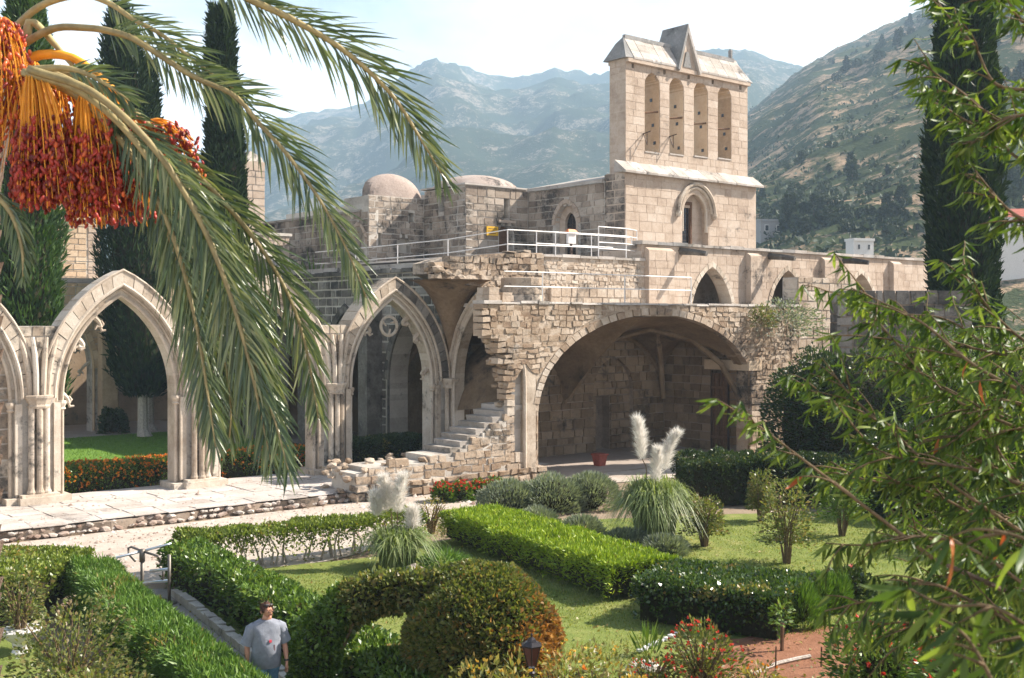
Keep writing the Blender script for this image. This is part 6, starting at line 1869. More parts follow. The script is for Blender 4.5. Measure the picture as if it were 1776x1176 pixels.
protos = [hill_tree(601, 9, 3.0, True), hill_tree(602, 8, 3.4, False), hill_tree(603, 11, 2.4, True), hill_tree(604, 6, 3.2, False)]
used_p = [False] * 4
tg = random.Random(12)
spots = []
for k in range(52): spots.append((tg.uniform(1310, 1640), 290 + 135 * tg.random() ** 0.5))
for k in range(34): spots.append((tg.uniform(1700, 1800), tg.uniform(240, 410)))
for k in range(26): spots.append((tg.uniform(1310, 1640), tg.uniform(390, 432)))
for k in range(34):
    px = tg.uniform(1440, 1660); spots.append((px, HORIZON - FPX * float(np.interp((px - 888) / FPX, *NEAR)) + tg.uniform(4, 60)))
for k in range(24): spots.append((tg.uniform(1560, 1776), tg.uniform(40, 200)))
for (px, py) in spots:
    p = ray_ground(px, py); i = tg.randrange(4)
    if used_p[i]: o = dup(protos[i])
    else: o = protos[i]; used_p[i] = True
    kind_ = ('pointed pine', 'rounded carob', 'slender pine', 'low olive')[i]
    zone = 'on the skyline ridge' if py < 210 else ('on the brown terraces' if py < 330 else ('on the lower slope above the village' if py < 385 else 'among the village houses'))
    if px > 1690: zone = 'on the slope seen right of the big cypress'
    o['label'] = 'hazy dark %s %s' % (kind_, zone); o['group'] = '%ss %s' % (kind_, zone)
    o.location = p - Vector((0, 0, 0.3)); o.rotation_euler = (0, 0, tg.uniform(0, 6)); s = tg.uniform(0.30, 0.72) * (0.75 if p.y < 260 else 1.0); o.scale = (s, s, s * tg.uniform(0.9, 1.2))
# low scrub over the slope: nobody could count it
g = np.random.default_rng(77); n = 9000
k = g.uniform(0.12, 0.56, n); Yy = 160 + 860 * g.random(n) ** 1.2
Z = np.array([near_h(a * b, b) for a, b in zip(k, Yy)])
keep = fbm(k * Yy * 0.02, Yy * 0.02, 9, 3) > 0.42
ctr = np.stack([k * Yy, Yy, Z], -1)[keep]
cl = np.repeat(ctr, 9, 0); sz = np.repeat(g.uniform(0.7, 2.2, len(ctr)), 9)[:, None]
off = g.normal(0, 0.5, (len(cl), 3)) * sz; off[:, 2] = np.abs(off[:, 2]) * 0.8
v, f = leaf_cloud(cl + off, unit(off + np.array([0, 0, 0.6])), 1.2, 0.9, spread=0.6, seed=3)
tag(link('hillside_scrub', np_mesh('hillside_scrub', v, f, M['leaf_pine'])), 'low dark scrub scattered over the terraced hillside', 'scrub', kind='stuff')

# fallen leaves and grit: nobody could count them
g = np.random.default_rng(91)
n = 2600
y = 13 + 19 * g.random(n) ** 1.2; x = (-0.30 + 0.62 * g.random(n)) * y
P = np.stack([x, y, np.full(n, 0.035)], -1)
v, f = leaf_cloud(P, unit(np.stack([g.normal(0, 1, n), g.normal(0, 1, n), g.normal(0, 0.15, n)], -1)), 0.075, 0.045, spread=0.2, seed=4)
tag(link('fallen_leaves', np_mesh('fallen_leaves', v, f, M['leaf_yellow'])), 'dry leaves fallen over lawn and soil', 'leaves', kind='stuff')
n = 5200
u, w = g.uniform(-11, 14, n), g.uniform(-0.5, 9.5, n)
zz = np.where(w < 4.1, 0.315, 0.008); X = O.x + D.x * u + N.x * w; Yy = O.y + D.y * u + N.y * w
keep = (w < 4.0) & (g.random(n) < 0.35) | (w > 4.5)
X, Yy, zz = X[keep], Yy[keep], zz[keep]; n = len(X); sz = g.uniform(0.012, 0.05, n) * (1 + 1.2 * (g.random(n) < 0.06))
base = np.array([(1, 0, 0), (0, 1, 0), (-1, 0, 0), (0, -1, 0), (0.2, 0.1, 0.8)])
V = base[None] * sz[:, None, None] * g.uniform(0.7, 1.3, (n, 5, 1)) + np.stack([X, Yy, zz], -1)[:, None]
F = np.array([(0, 1, 4), (1, 2, 4), (2, 3, 4), (3, 0, 4)])[None] + (np.arange(n) * 5)[:, None, None]
tag(link('gravel_grit', np_mesh('gravel_grit', V.reshape(-1, 3), F.reshape(-1, 3), M['rock'])), 'loose grit and chippings on the walk and gravel', 'grit', kind='stuff')
# ------------------------------------------------------------------ the date palm at the left
def smooth(pts, n):
    """Catmull-Rom through the points, evenly spaced samples"""
    p = [Vector(q) for q in pts]; p = [2 * p[0] - p[1]] + p + [2 * p[-1] - p[-2]]
    out = []
    for i in range(1, len(p) - 2):
        for k in range(12):
            t = k / 12
            out.append(0.5 * ((2 * p[i]) + (p[i + 1] - p[i - 1]) * t + (2 * p[i - 1] - 5 * p[i] + 4 * p[i + 1] - p[i + 2]) * t * t + (3 * p[i] - p[i - 1] - 3 * p[i + 1] + p[i + 2]) * t ** 3))
    out.append(p[-2])
    d = [0.0]
    for a, b in zip(out, out[1:]): d.append(d[-1] + (b - a).length)
    res = []; j = 0
    for k in range(n):
        s = d[-1] * k / (n - 1)
        while j < len(d) - 2 and d[j + 1] < s: j += 1
        f = (s - d[j]) / max(1e-6, d[j + 1] - d[j]); res.append(out[j].lerp(out[j + 1], min(1, max(0, f))))
    return res, d[-1]


M['leaf_palm'] = leaf_mat('palm leaflet', [(0.035, 0.062, 0.03), (0.075, 0.115, 0.05), (0.15, 0.195, 0.08), (0.34, 0.35, 0.18)], 0.2, 0.32, 0.6)
M['rachis'] = plain_mat('palm frond stalk', (0.34, 0.27, 0.12), 0.5, 0, 0.4, 0.3, 12)
M['stalk'] = plain_mat('orange date stalk', (0.86, 0.36, 0.03), 0.5, 0, 0.4, 0.15, 12)
M['date'] = plain_mat('ripe red date', (0.30, 0.032, 0.02), 0.38, 0, 0.45, 0.65, 11)
M['date_light'] = plain_mat('reddening date', (0.62, 0.12, 0.03), 0.35, 0, 0.5, 0.35, 9)

PALM = Vector((-3.75, 7.6, 0))
palm = thing('date_palm', PALM, 0, 'date palm at the left with drooping fronds and bunches of red dates on orange stalks', 'palm tree')
tk = MB()
tk.lathe([(0.40, -0.05), (0.28, 0.5), (0.24, 2.0), (0.24, 4.5), (0.26, 6.4), (0.36, 7.1), (0.30, 7.6), (0.1, 7.8)], (0.0, 0, 0), 14)
trunk = tk.build('trunk', M['bark'], palm)
bt = MB(); r_ = random.Random(6)
for k in range(240):
    z = 0.3 + k * 0.028; a = k * 2.4; rr0 = 0.235
    c = Vector((rr0 * cos(a), rr0 * sin(a), z)); o_ = Vector((cos(a), sin(a), 0)); s_ = Vector((-sin(a), cos(a), 0))
    bt.hexa([tuple(c - s_ * 0.07), tuple(c + o_ * 0.05 - s_ * 0.05), tuple(c + o_ * 0.05 + s_ * 0.05), tuple(c + s_ * 0.07), tuple(c - s_ * 0.05 + Vector((0, 0, 0.12))), tuple(c + o_ * 0.09 - s_ * 0.03 + Vector((0, 0, 0.14))), tuple(c + o_ * 0.09 + s_ * 0.03 + Vector((0, 0, 0.14))), tuple(c + s_ * 0.05 + Vector((0, 0, 0.12)))])
tag(bt.build('leaf_base', M['bark'], trunk), kind='stuff')

leaflet_budget = 300


def leaflet(base, d, side, length, width, droop):
    """five-station folded strip: centre line and two raised edges"""
    pts = []; p = base.copy(); t = d.copy(); n = 6
    for k in range(n + 1):
        f = k / n
        w = width * (0.35 + 1.6 * f) if f < 0.35 else width * (1 - ((f - 0.35) / 0.65) ** 1.6) + 0.0006
        s = t.cross(side).normalized(); q = s.cross(t).normalized()
        pts.append((p - s * w + q * w * 0.45, p.copy(), p + s * w + q * w * 0.45))
        p = p + t * (length / n); t = (t + Vector((0, 0, -droop / n))).normalized()
    v = [x for row in pts for x in row]; fs = []
    for k in range(n):
        for j in range(2): fs.append((k * 3 + j, k * 3 + j + 1, k * 3 + 4 + j, k * 3 + 3 + j))
    return v, fs


def frond(pix, Y0, Y1, bare, pairs, Lmax, seed, indiv=0, side_mix=0.45, droop=0.55, thick=0.024, angle=0.66, down=0.0):
    global leaflet_budget
    r = random.Random(seed)
    n = len(pix); pairs = int(pairs * 1.4)
    pts = [at(px, py, Y0 + (Y1 - Y0) * i / (n - 1)) - PALM for i, (px, py) in enumerate(pix)]
    sm, tot = smooth(pts, 60)
    st = MB(); st.tube(sm, [thick * (1 - i / 60) ** 0.8 + 0.003 for i in range(60)], 7)
    fr = st.build('frond', M['rachis'], palm, smooth=True)
    mv, mf = [], []
    cand = []
    for i in range(pairs):
        f = bare + (1 - bare) * (i + 0.5) / pairs
        j = min(58, int(f * 59)); p = sm[j].lerp(sm[j + 1], f * 59 - j); t = (sm[j + 1] - sm[j]).normalized()
        g = (f - bare) / (1 - bare)
        ln = Lmax * (0.55 + 0.9 * g if g < 0.5 else 1.0 - 0.62 * ((g - 0.5) / 0.5) ** 1.3)
        for sd in (-1, 1):
            inp = t.cross(Vector((0, 1, 0)))
            if inp.length < 0.05: inp = Vector((1, 0, 0))
            inp.normalize()
            S = (inp * sd + Vector((0, r.uniform(-1, 1) * side_mix, 0)) + Vector((0, 0, -down))).normalized()
            a = angle * (1 - 0.45 * g) + r.uniform(-0.22, 0.22)
            d = (t * cos(a) + S * sin(a) + Vector((r.uniform(-.1, .1), r.uniform(-.2, .2), r.uniform(-.1, .05)))).normalized()
            nn = t.cross(S).normalized() + Vector((r.uniform(-.5, .5), r.uniform(-.5, .5), r.uniform(-.5, .5)))
            v, fs = leaflet(p, d, nn.normalized(), ln * r.uniform(0.8, 1.12), 0.0078 * r.uniform(0.7, 1.25), droop * r.uniform(0.4, 1.5))
            cand.append((v, fs))
    idx = list(range(len(cand))); r.shuffle(idx)
    own = set(idx[:min(indiv, leaflet_budget)]); leaflet_budget -= len(own)
    for i, (v, fs) in enumerate(cand):
        if i in own:
            me = bpy.data.meshes.new('leaflet'); b = v[1]
            me.from_pydata([tuple(q - b) for q in v], [], fs); me.materials.append(M['leaf_palm']); link('leaflet', me, fr, b)
        else:
            o = len(mv); mv += [tuple(q) for q in v]; mf += [tuple(k + o for k in q) for q in fs]
    if mv: tag(link('leaflets', np_mesh('leaflets', mv, mf, M['leaf_palm']), fr), kind='stuff')
    return fr


frond([(330, -60), (420, -8), (510, 35), (600, 90), (680, 165), (735, 250), (772, 312)], 6.6, 6.9, 0.05, 66, 0.44, 1, 110, droop=0.35)
frond([(10, 95), (88, 51), (146, 48), (190, 54), (238, 71), (330, 130), (405, 165), (450, 215), (500, 270), (560, 355), (605, 440), (635, 515)], 7.5, 6.7, 0.24, 88, 0.40, 2, 130, droop=0.45)
frond([(5, 70), (68, 12), (140, -8), (190, 6), (230, 33), (280, 60), (340, 108), (420, 165)], 7.6, 7.2, 0.42, 44, 0.34, 3, 20, droop=0.3)
frond([(20, 110), (110, 135), (190, 185), (260, 250), (320, 330), (370, 430), (410, 540), (450, 650), (480, 740), (500, 815)], 7.5, 6.4, 0.22, 92, 0.44, 4, 20, droop=0.6)
frond([(30, 125), (130, 165), (210, 245), (270, 340), (310, 440), (340, 560), (360, 680), (374, 775)], 7.4, 6.7, 0.25, 84, 0.42, 5, 10, droop=0.7)
frond([(40, 115), (150, 140), (250, 210), (350, 310), (430, 400), (490, 490), (525, 580), (545, 680), (552, 725)], 7.6, 7.0, 0.30, 84, 0.42, 6, 5, droop=0.6)
frond([(40, 125), (140, 160), (230, 240), (300, 350), (350, 480), (385, 600), (400, 700), (398, 760)], 7.2, 6.9, 0.28, 84, 0.46, 8, 5, droop=0.8)
frond([(40, 120), (150, 150), (260, 240), (345, 360), (410, 480), (450, 590), (470, 690), (478, 760)], 7.7, 7.3, 0.30, 84, 0.44, 9, 0, droop=0.7)
frond([(50, 120), (160, 160), (265, 255), (340, 370), (395, 500), (430, 620), (455, 730), (470, 800)], 6.9, 6.5, 0.3, 90, 0.48, 21, 0, droop=0.9)
frond([(40, 130), (130, 175), (215, 265), (285, 390), (330, 520), (352, 640), (362, 740)], 7.7, 7.4, 0.32, 80, 0.46, 22, 0, droop=0.9)
frond([(-60, 300), (-10, 335), (22, 375), (38, 430), (40, 480)], 7.2, 7.0, 0.25, 34, 0.24, 7, 0, droop=0.9)
frond([(60, 120), (110, 118), (150, 128), (190, 150), (225, 175)], 7.2, 7.0, 0.3, 26, 0.30, 11, 0, droop=0.4)
# cut and empty stalks
for k, px in enumerate(([(20, 120), (70, 95), (130, 102), (190, 150), (240, 205), (300, 290), (345, 330)], [(20, 140), (80, 130), (150, 165), (215, 210)], [(20, 100), (45, 62), (60, 40), (140, 130)])):
    sm, _ = smooth([at(a, b, 7.5) - PALM for a, b in px], 24)
    MB().tube(sm, [0.030 * (1 - i / 30) + 0.006 for i in range(24)], 7).build('fruit_stalk', M['stalk'] if k == 0 else M['rachis'], palm, smooth=True)

# dates hanging in bunches
dl = MB(); dl.lathe([(0.003, -0.019), (0.0095, -0.012), (0.0115, 0.0), (0.0095, 0.011), (0.003, 0.017)], (0, 0, 0), 6)
DV = np.array(dl.v); DF = np.array([f for f in dl.f if len(f) == 4])


def bunch(origin, tips, nstr, seed, Y, light=0.2, dates=14, start=0.45, r_o=0.02):
    g = np.random.default_rng(seed); O_ = at(*origin, Y)
    root = MB(); pts = []
    (x0, x1), (y0, y1) = tips
    for k in range(nstr):
        tx, ty = g.uniform(x0, x1), y0 + (y1 - y0) * g.random() ** 0.6
        T = at(tx, ty, Y + g.uniform(-0.22, 0.22)); dx = T - O_
        c1 = O_ + Vector((dx.x * 0.55, dx.y * 0.55, 0.05 + g.uniform(0, 0.10))); 
        path = []
        for i in range(9):
            t = i / 8
            path.append(((1 - t) ** 2) * O_ + 2 * t * (1 - t) * c1 + t * t * T - PALM)
        root.tube(path, [0.0075, 0.006, 0.005, 0.0045, 0.004, 0.004, 0.0035, 0.003, 0.003], 4)
        for q in range(dates):
            t = start + (1 - start) * g.random() ** 0.7
            i = min(7, int(t * 8)); b = path[i].lerp(path[i + 1], t * 8 - i)
            pts.append((b.x + g.normal(0, 0.018), b.y + g.normal(0, 0.018), b.z + g.normal(0, 0.012)))
    bn = root.build('fruit_bunch', M['stalk'], palm)
    pts = np.array(pts); ng = len(pts)
    for nm, mat, sel in (('date', M['date'], g.random(ng) >= light), ('date', M['date_light'], None)):
        if sel is None: sel = ~prev
        prev = sel
        Q = pts[sel]; m = len(Q)
        if not m: continue
        ax = g.uniform(-0.9, 0.9, (m, 2)); s = g.uniform(0.65, 1.35, (m, 1))
        V = DV[None] * s[:, None]
        X = V[..., 0] + V[..., 2] * ax[:, :1] * 0.6; Yv = V[..., 1] + V[..., 2] * ax[:, 1:] * 0.6
        V = np.stack([X, Yv, V[..., 2]], -1) + Q[:, None]
        F = (DF[None] + (np.arange(m) * len(DV))[:, None, None]).reshape(-1, 4)
        tag(link(nm, np_mesh(nm, V.reshape(-1, 3), F, mat, True), bn), kind='stuff')


bunch((-8, 40), ((-40, 58), (110, 245)), 80, 11, 7.4, 0.55, 8, 0.25)
bunch((52, 128), ((22, 135), (270, 368)), 130, 12, 7.25, 0.08, 17, 0.74)
bunch((60, 118), ((-10, 90), (180, 300)), 70, 13, 7.45, 0.5, 5, 0.35)
bunch((140, 168), ((118, 205), (270, 398)), 110, 14, 7.3, 0.12, 16, 0.66)
bunch((165, 172), ((170, 268), (250, 395)), 100, 15, 7.4, 0.15, 15, 0.55)
bunch((250, 215), ((270, 355), (240, 330)), 20, 16, 7.5, 0.25, 12, 0.4)
bunch((95, 150), ((60, 170), (215, 330)), 50, 17, 7.5, 0.3, 5, 0.4)

# ------------------------------------------------------------------ the peach tree at the right
M['leaf_peach'] = leaf_mat('peach leaf', [(0.020, 0.042, 0.010), (0.055, 0.100, 0.017), (0.12, 0.18, 0.03), (0.28, 0.33, 0.07)], 0.30, 0.5, 0.35)
M['leaf_peach_red'] = leaf_mat('reddened peach leaf', [(0.35, 0.06, 0.02), (0.50, 0.20, 0.05)], 0.35, 0.4, 0.4, (1.3, 1.0, 0.7))
PT = Vector((5.6, 5.2, 0))
peach = thing('peach_tree', PT, 0, 'peach tree reaching in from the right with long narrow drooping leaves on reddish twigs', 'tree')
MB().lathe([(0.20, -0.05), (0.13, 0.4), (0.11, 1.4), (0.10, 2.4)], (0, 0, 0), 10).build('trunk', M['bark'], peach)


def peach_leaf(seed):
    r = random.Random(seed); n = 6; v, f = [], []
    p = Vector((0, 0, 0)); ang = r.uniform(-0.1, 0.2); tw = r.uniform(-0.5, 0.5)
    for k in range(n + 1):
        t = k / n
        w = 0.0098 * (sin(pi * min(1, t * 0.93 + 0.07)) ** 0.75) * (1.15 - 0.5 * t)
        if k == n: w = 0.0004
        q = Vector((cos(tw * t), sin(tw * t) * 0.6, 0)) 
        wob = 0.002 * sin(t * 9 + seed)
        v += [tuple(p - q * w + Vector((0, w * 0.35 + wob, 0))), tuple(p), tuple(p + q * w + Vector((0, w * 0.35 - wob, 0)))]
        p = p + Vector((0, sin(ang), -cos(ang))) * (0.125 / n); ang += r.uniform(0.05, 0.24)
    for k in range(n):
        for j in range(2): f.append((k * 3 + j, k * 3 + j + 1, k * 3 + 4 + j, k * 3 + 3 + j))
    return v, f


PL = [peach_leaf(s) for s in range(8)]
PLm = []
for v, f in PL:
    me = bpy.data.meshes.new('leaf'); me.from_pydata(v, [], f); me.materials.append(M['leaf_peach']); me.polygons.foreach_set('use_smooth', [True] * len(me.polygons)); PLm.append(me)
PLr = []
for v, f in PL[:3]:
    me = bpy.data.meshes.new('leaf'); me.from_pydata(v, [], f); me.materials.append(M['leaf_peach_red']); PLr.append(me)
leaves = []          # matrices of leaves, for the whole tree
pr_ = random.Random(31)


def add_leaf(p, twig_dir, s=1.0):
    a = pr_.uniform(0, 2 * pi)
    side = Vector((cos(a), sin(a), 0))
    d = (twig_dir * pr_.uniform(0.1, 0.8) + side * pr_.uniform(0.25, 0.8) + Vector((0, 0, -pr_.uniform(0.35, 1.1)))).normalized()
    zax = -d; xax = zax.cross(Vector((pr_.uniform(-1, 1), pr_.uniform(-1, 1), pr_.uniform(-1, 1))))
    if xax.length < 0.1: xax = zax.cross(Vector((0, 1, 0)))
    xax.normalize(); yax = zax.cross(xax)
    m = Matrix((xax, yax, zax)).transposed().to_4x4()
    m = Matrix.Translation(p - PT) @ m @ Matrix.Scale(s * pr_.uniform(0.7, 1.2), 4)
    leaves.append(m)


def branch(pix, Y0, Y1, twigs=9, tl=0.34, dens=34, r0=0.014, own=True, s=1.0, bare=0.0):
    n = len(pix); pts = [at(px, py, Y0 + (Y1 - Y0) * i / (n - 1)) for i, (px, py) in enumerate(pix)]
    sm, tot = smooth(pts, 30)
    mb = MB(); mb.tube([q - PT for q in sm], [r0 * (1 - i / 30) ** 0.8 + 0.0022 for i in range(30)], 6)
    for k in range(int(tot * dens * 0.75)):
        f = bare + (1 - bare) * pr_.random() ** 0.8; i = min(28, int(f * 29)); add_leaf(sm[i].lerp(sm[i + 1], f * 29 - i), (sm[i + 1] - sm[i]).normalized(), s)
    for _ in range(5): add_leaf(sm[-1], (sm[-1] - sm[-2]).normalized(), s)
    for k in range(twigs):
        f = bare + (0.97 - bare) * (k + pr_.random()) / twigs; i = min(28, int(f * 29)); b = sm[i]; t = (sm[i + 1] - sm[i]).normalized()
        d = (t * 0.6 + Vector((pr_.uniform(-1, 0.4), pr_.uniform(-0.8, 0.8), pr_.uniform(-0.6, 0.9))) * 0.8).normalized()
        L_ = tl * pr_.uniform(0.5, 1.2); q = [b]
        for j in range(5):
            d = (d + Vector((pr_.uniform(-.15, .15), pr_.uniform(-.15, .15), pr_.uniform(-.2, .05)))).normalized(); q.append(q[-1] + d * L_ / 5)
        mb.tube([x - PT for x in q], [0.005, 0.0042, 0.0036, 0.003, 0.0025, 0.002], 4)
        for j in range(int(L_ * dens)):
            e = pr_.random() * 4.99; jj = int(e); add_leaf(q[jj].lerp(q[jj + 1], e - jj), d, s)
        for _ in range(3): add_leaf(q[-1], d, s)
    mb.build('branch', M['twig'], peach, smooth=True)


BR = [([(1900, 240), (1745, 216), (1680, 168), (1615, 122), (1590, 100)], 5.0, 5.4, 9, 0.26), ([(1860, 150), (1735, 150), (1690, 80), (1640, 22), (1620, -10)], 5.2, 5.6, 7, 0.22), ([(1860, 60), (1770, 35), (1745, -20)], 5.0, 5.2, 6, 0.25),
      ([(1900, 310), (1780, 282), (1715, 232), (1650, 195), (1600, 162)], 5.3, 5.8, 9, 0.24), ([(1860, 420), (1760, 372), (1710, 320), (1690, 300)], 4.8, 5.0, 6, 0.2), ([(1860, 190), (1750, 205), (1710, 240), (1670, 250)], 4.8, 5.0, 8, 0.25),
      ([(1860, 720), (1700, 640), (1600, 560), (1520, 520), (1478, 500)], 4.9, 5.6, 11, 0.30), ([(1860, 780), (1650, 690), (1560, 600), (1512, 545), (1488, 518)], 5.2, 5.8, 11, 0.30), ([(1860, 980), (1650, 840), (1560, 760), (1480, 690), (1425, 620)], 5.0, 5.6, 12, 0.32),
      ([(1620, 970), (1465, 852), (1390, 795), (1310, 735), (1243, 692)], 4.8, 5.0, 4, 0.18), ([(1860, 900), (1700, 800), (1600, 760), (1500, 720), (1430, 690), (1365, 650)], 5.4, 6.0, 12, 0.30), ([(1860, 870), (1690, 815), (1560, 795), (1470, 752)], 4.8, 5.2, 11, 0.3),
      ([(1860, 1010), (1700, 900), (1590, 845), (1500, 832), (1440, 800)], 5.2, 5.5, 11, 0.3), ([(1860, 1080), (1700, 960), (1600, 930), (1500, 945), (1432, 942)], 4.6, 4.9, 8, 0.2), 
       ([(1860, 650), (1750, 570), (1690, 500), (1668, 455)], 5.4, 5.6, 9, 0.28), ([(1860, 1140), (1700, 1050), (1600, 1010), (1510, 1040), (1430, 1060)], 4.6, 4.8, 10, 0.24),
      ([(1860, 640), (1760, 620), (1640, 600), (1560, 640)], 5.6, 6.2, 10, 0.32), ([(1860, 760), (1760, 700), (1660, 760), (1580, 820)], 5.0, 5.4, 10, 0.32), ([(1860, 1000), (1780, 860), (1720, 760), (1690, 690)], 5.2, 5.6, 12, 0.32), ([(1860, 1160), (1740, 1080), (1640, 1060), (1560, 1120)], 5.0, 5.2, 10, 0.28), ([(1860, 940), (1770, 980), (1660, 960), (1560, 900)], 5.6, 6.0, 12, 0.32), ([(1860, 1200), (1700, 1120), (1560, 1080), (1480, 1110)], 5.2, 5.4, 10, 0.28)]
for px, y0, y1, tw, tl in BR: branch(px, y0, y1, tw + 3, tl * 0.88, 66, 0.008, True, 0.80)
for px in ([(1900, 1180), (1740, 1060), (1640, 1050), (1575, 1020)], [(1900, 1010), (1790, 940), (1700, 918), (1650, 930)], [(1760, 1260), (1680, 1110), (1610, 1062)], [(1900, 1120), (1830, 1080), (1770, 1110)]):
    branch(px, 2.6, 2.75, 2, 0.10, 26, 0.0035)
fr_ = random.Random(51)
for k in range(15):
    ty = 560 + 36 * k + fr_.uniform(-20, 20); tx = fr_.uniform(1500, 1680)
    BR.append(([(1860, ty + fr_.uniform(40, 220)), (0.5 * (1860 + tx) + 20, ty + fr_.uniform(10, 80)), (tx + 60, ty + 8), (tx, ty)], fr_.uniform(6.2, 7.0), fr_.uniform(6.8, 8.0), 12, 0.4))
    branch(*BR[-1][:3], 14, 0.42, 60, 0.008, True, 0.85)
# twigs of the same tree link branches to the trunk
lb_ = MB()
for px, y0, y1, tw, tl in BR:
    a = at(*px[0], y0) - PT
    b_ = Vector((0, 0, 1.7 + 0.12 * a.z)); m1 = b_.lerp(a, 0.3) + Vector((0.15, pr_.uniform(-.3, .3), 0.45 + pr_.uniform(0, .3))); m2 = b_.lerp(a, 0.68) + Vector((pr_.uniform(-.15, .15), pr_.uniform(-.25, .25), 0.35))
    sm_, tl_ = smooth([b_, m1, m2, a], 24)
    lb_.tube(sm_, [0.045 * (1 - i / 24) + 0.008 for i in range(24)], 6)
    for q in range(int(tl_ * 42)):
        i = min(22, int(23 * (0.25 + 0.75 * pr_.random()))); d_ = (sm_[i + 1] - sm_[i]).normalized()
        add_leaf(sm_[i] + PT + Vector((pr_.gauss(0, .10), pr_.gauss(0, .10), pr_.gauss(0, .10))), d_, 0.85)
lb_.build('limb', M['bark'], peach)
# largest in view as leaves of their own, the rest joined
def view_key(m):
    p = m.translation + PT; px = 888 + p.x / p.y * FPX; py = HORIZON - (p.z - CZ) / p.y * FPX
    if not (0 < px < 1770 and 0 < py < 1170): return 0
    return m.median_scale / p.y * (1.0 + 0.15 * pr_.random())
leaves.sort(key=view_key, reverse=True)
for k, m in enumerate(leaves[:300]):
    o = link('leaf', PLr[k % 3] if k % 41 == 7 else PLm[k % 8], peach); o.matrix_basis = m
rest = leaves[300:]
Vs, Fs, off = [], [], 0
for k in range(8):
    ms = rest[k::8]
    A4 = np.array([np.array(m) for m in ms]); base = np.array(PL[k][0])
    V = np.einsum('nij,vj->nvi', A4[:, :3, :3], base) + A4[:, None, :3, 3]
    F = np.array(PL[k][1])[None] + (np.arange(len(ms)) * len(base))[:, None, None] + off
    Vs.append(V.reshape(-1, 3)); Fs.append(F.reshape(-1, 4)); off += len(ms) * len(base)
tag(link('leaves', np_mesh('leaves', np.concatenate(Vs), np.concatenate(Fs), M['leaf_peach'], True), peach), kind='stuff')

# ------------------------------------------------------------------ lamp, turnstile, chair
lp = at(922, 1103, 13.0)
lan = thing('garden_lamp', (lp.x, lp.y, 0), 0, 'dark six sided lantern on a slim post before the topiary dome', 'lamp')
H = lp.z
M['lamp_metal'] = plain_mat('dark lamp metal', (0.035, 0.03, 0.032), 0.28, 0.6, 0.6, 0.2)
M['lamp_glass'] = plain_mat('smoked brown lamp glass', (0.075, 0.028, 0.022), 0.15, 0, 0.6, 0.15)
MB().lathe([(0.09, 0), (0.07, 0.05), (0.035, 0.2), (0.03, H - 0.45), (0.045, H - 0.42), (0.03, H - 0.40), (0.04, H - 0.36)], (0, 0, 0), 10).build('post', M['lamp_metal'], lan)
rf = MB(); rf.lathe([(0.128, H - 0.115), (0.132, H - 0.10), (0.075, H - 0.065), (0.06, H - 0.06), (0.05, H - 0.035), (0.02, H - 0.015), (0.012, H - 0.01), (0.016, H + 0.01), (0.004, H + 0.035)], (0, 0, 0), 6, pi / 6); rf.build('lamp_roof', M['lamp_metal'], lan)
for k in range(6):
    a0, a1 = pi / 6 + k * pi / 3, pi / 6 + (k + 1) * pi / 3
    t, b = 0.112, 0.055; z1, z0 = H - 0.115, H - 0.335
    q = [Vector((b * cos(a0), b * sin(a0), z0)), Vector((b * cos(a1), b * sin(a1), z0)), Vector((t * cos(a1), t * sin(a1), z1)), Vector((t * cos(a0), t * sin(a0), z1))]
    n_ = Vector((cos((a0 + a1) / 2), sin((a0 + a1) / 2), 0)) * 0.006
    MB().hexa([tuple(q[0] - n_), tuple(q[1] - n_), tuple(q[1]), tuple(q[0]), tuple(q[3] - n_), tuple(q[2] - n_), tuple(q[2]), tuple(q[3])]).build('pane', M['lamp_glass'], lan)
    MB().tube([q[0], q[3]], 0.008, 5).build('frame_bar', M['lamp_metal'], lan)

def TP(px, py, Y): return at(px, py, Y)
tc_ = Vector((-7.62, 23.7, 0))
ts_ = thing('turnstile', tc_, 0, 'steel tube turnstile with bent arms at the mouth of the garden path', 'turnstile')
def tube_part(name, pts, r, mat, parent=None, seg=8): return MB().tube([Vector(p) - tc_ for p in pts], r, seg).build(name, M[mat], parent or ts_, smooth=True)
tube_part('post', [(-7.72, 23.75, 0), (-7.72, 23.75, 0.78)], 0.04, 'dark_steel')
hd = tube_part('rotor_head', [(-7.72, 23.75, 0.78), (-7.72, 23.75, 1.04)], 0.062, 'dark_steel')
tube_part('rotor_arm', [(-7.72, 23.75, 1.0), (-8.2, 23.6, 0.90), (-8.24, 23.55, 0.80), (-8.0, 23.4, 0.66)], 0.026, 'steel', hd)
tube_part('rotor_arm', [(-7.72, 23.75, 1.0), (-8.1, 24.2, 1.0), (-8.18, 24.25, 0.96), (-8.15, 24.2, 0.84), (-7.95, 24.0, 0.74)], 0.026, 'dark_steel', hd)
tube_part('rotor_arm', [(-7.72, 23.75, 1.0), (-7.3, 24.0, 1.08), (-7.2, 24.05, 1.10)], 0.026, 'steel', hd)
tube_part('rotor_arm', [(-7.72, 23.75, 1.0), (-7.35, 23.6, 0.93), (-7.3, 23.6, 0.88), (-7.32, 23.62, 0.80)], 0.026, 'dark_steel', hd)
tube_part('post', [(-7.02, 23.3, 0), (-7.02, 23.3, 1.02)], 0.035, 'dark_steel')
tube_part('rail', [(-7.72, 23.72, 0.34), (-7.02, 23.32, 0.48)], 0.033, 'steel')
tube_part('rail', [(-7.5, 23.6, 0.62), (-7.02, 23.32, 0.72)], 0.033, 'steel')
tube_part('strut', [(-7.18, 23.42, 0.45), (-7.18, 23.42, 0.69)], 0.025, 'dark_steel')
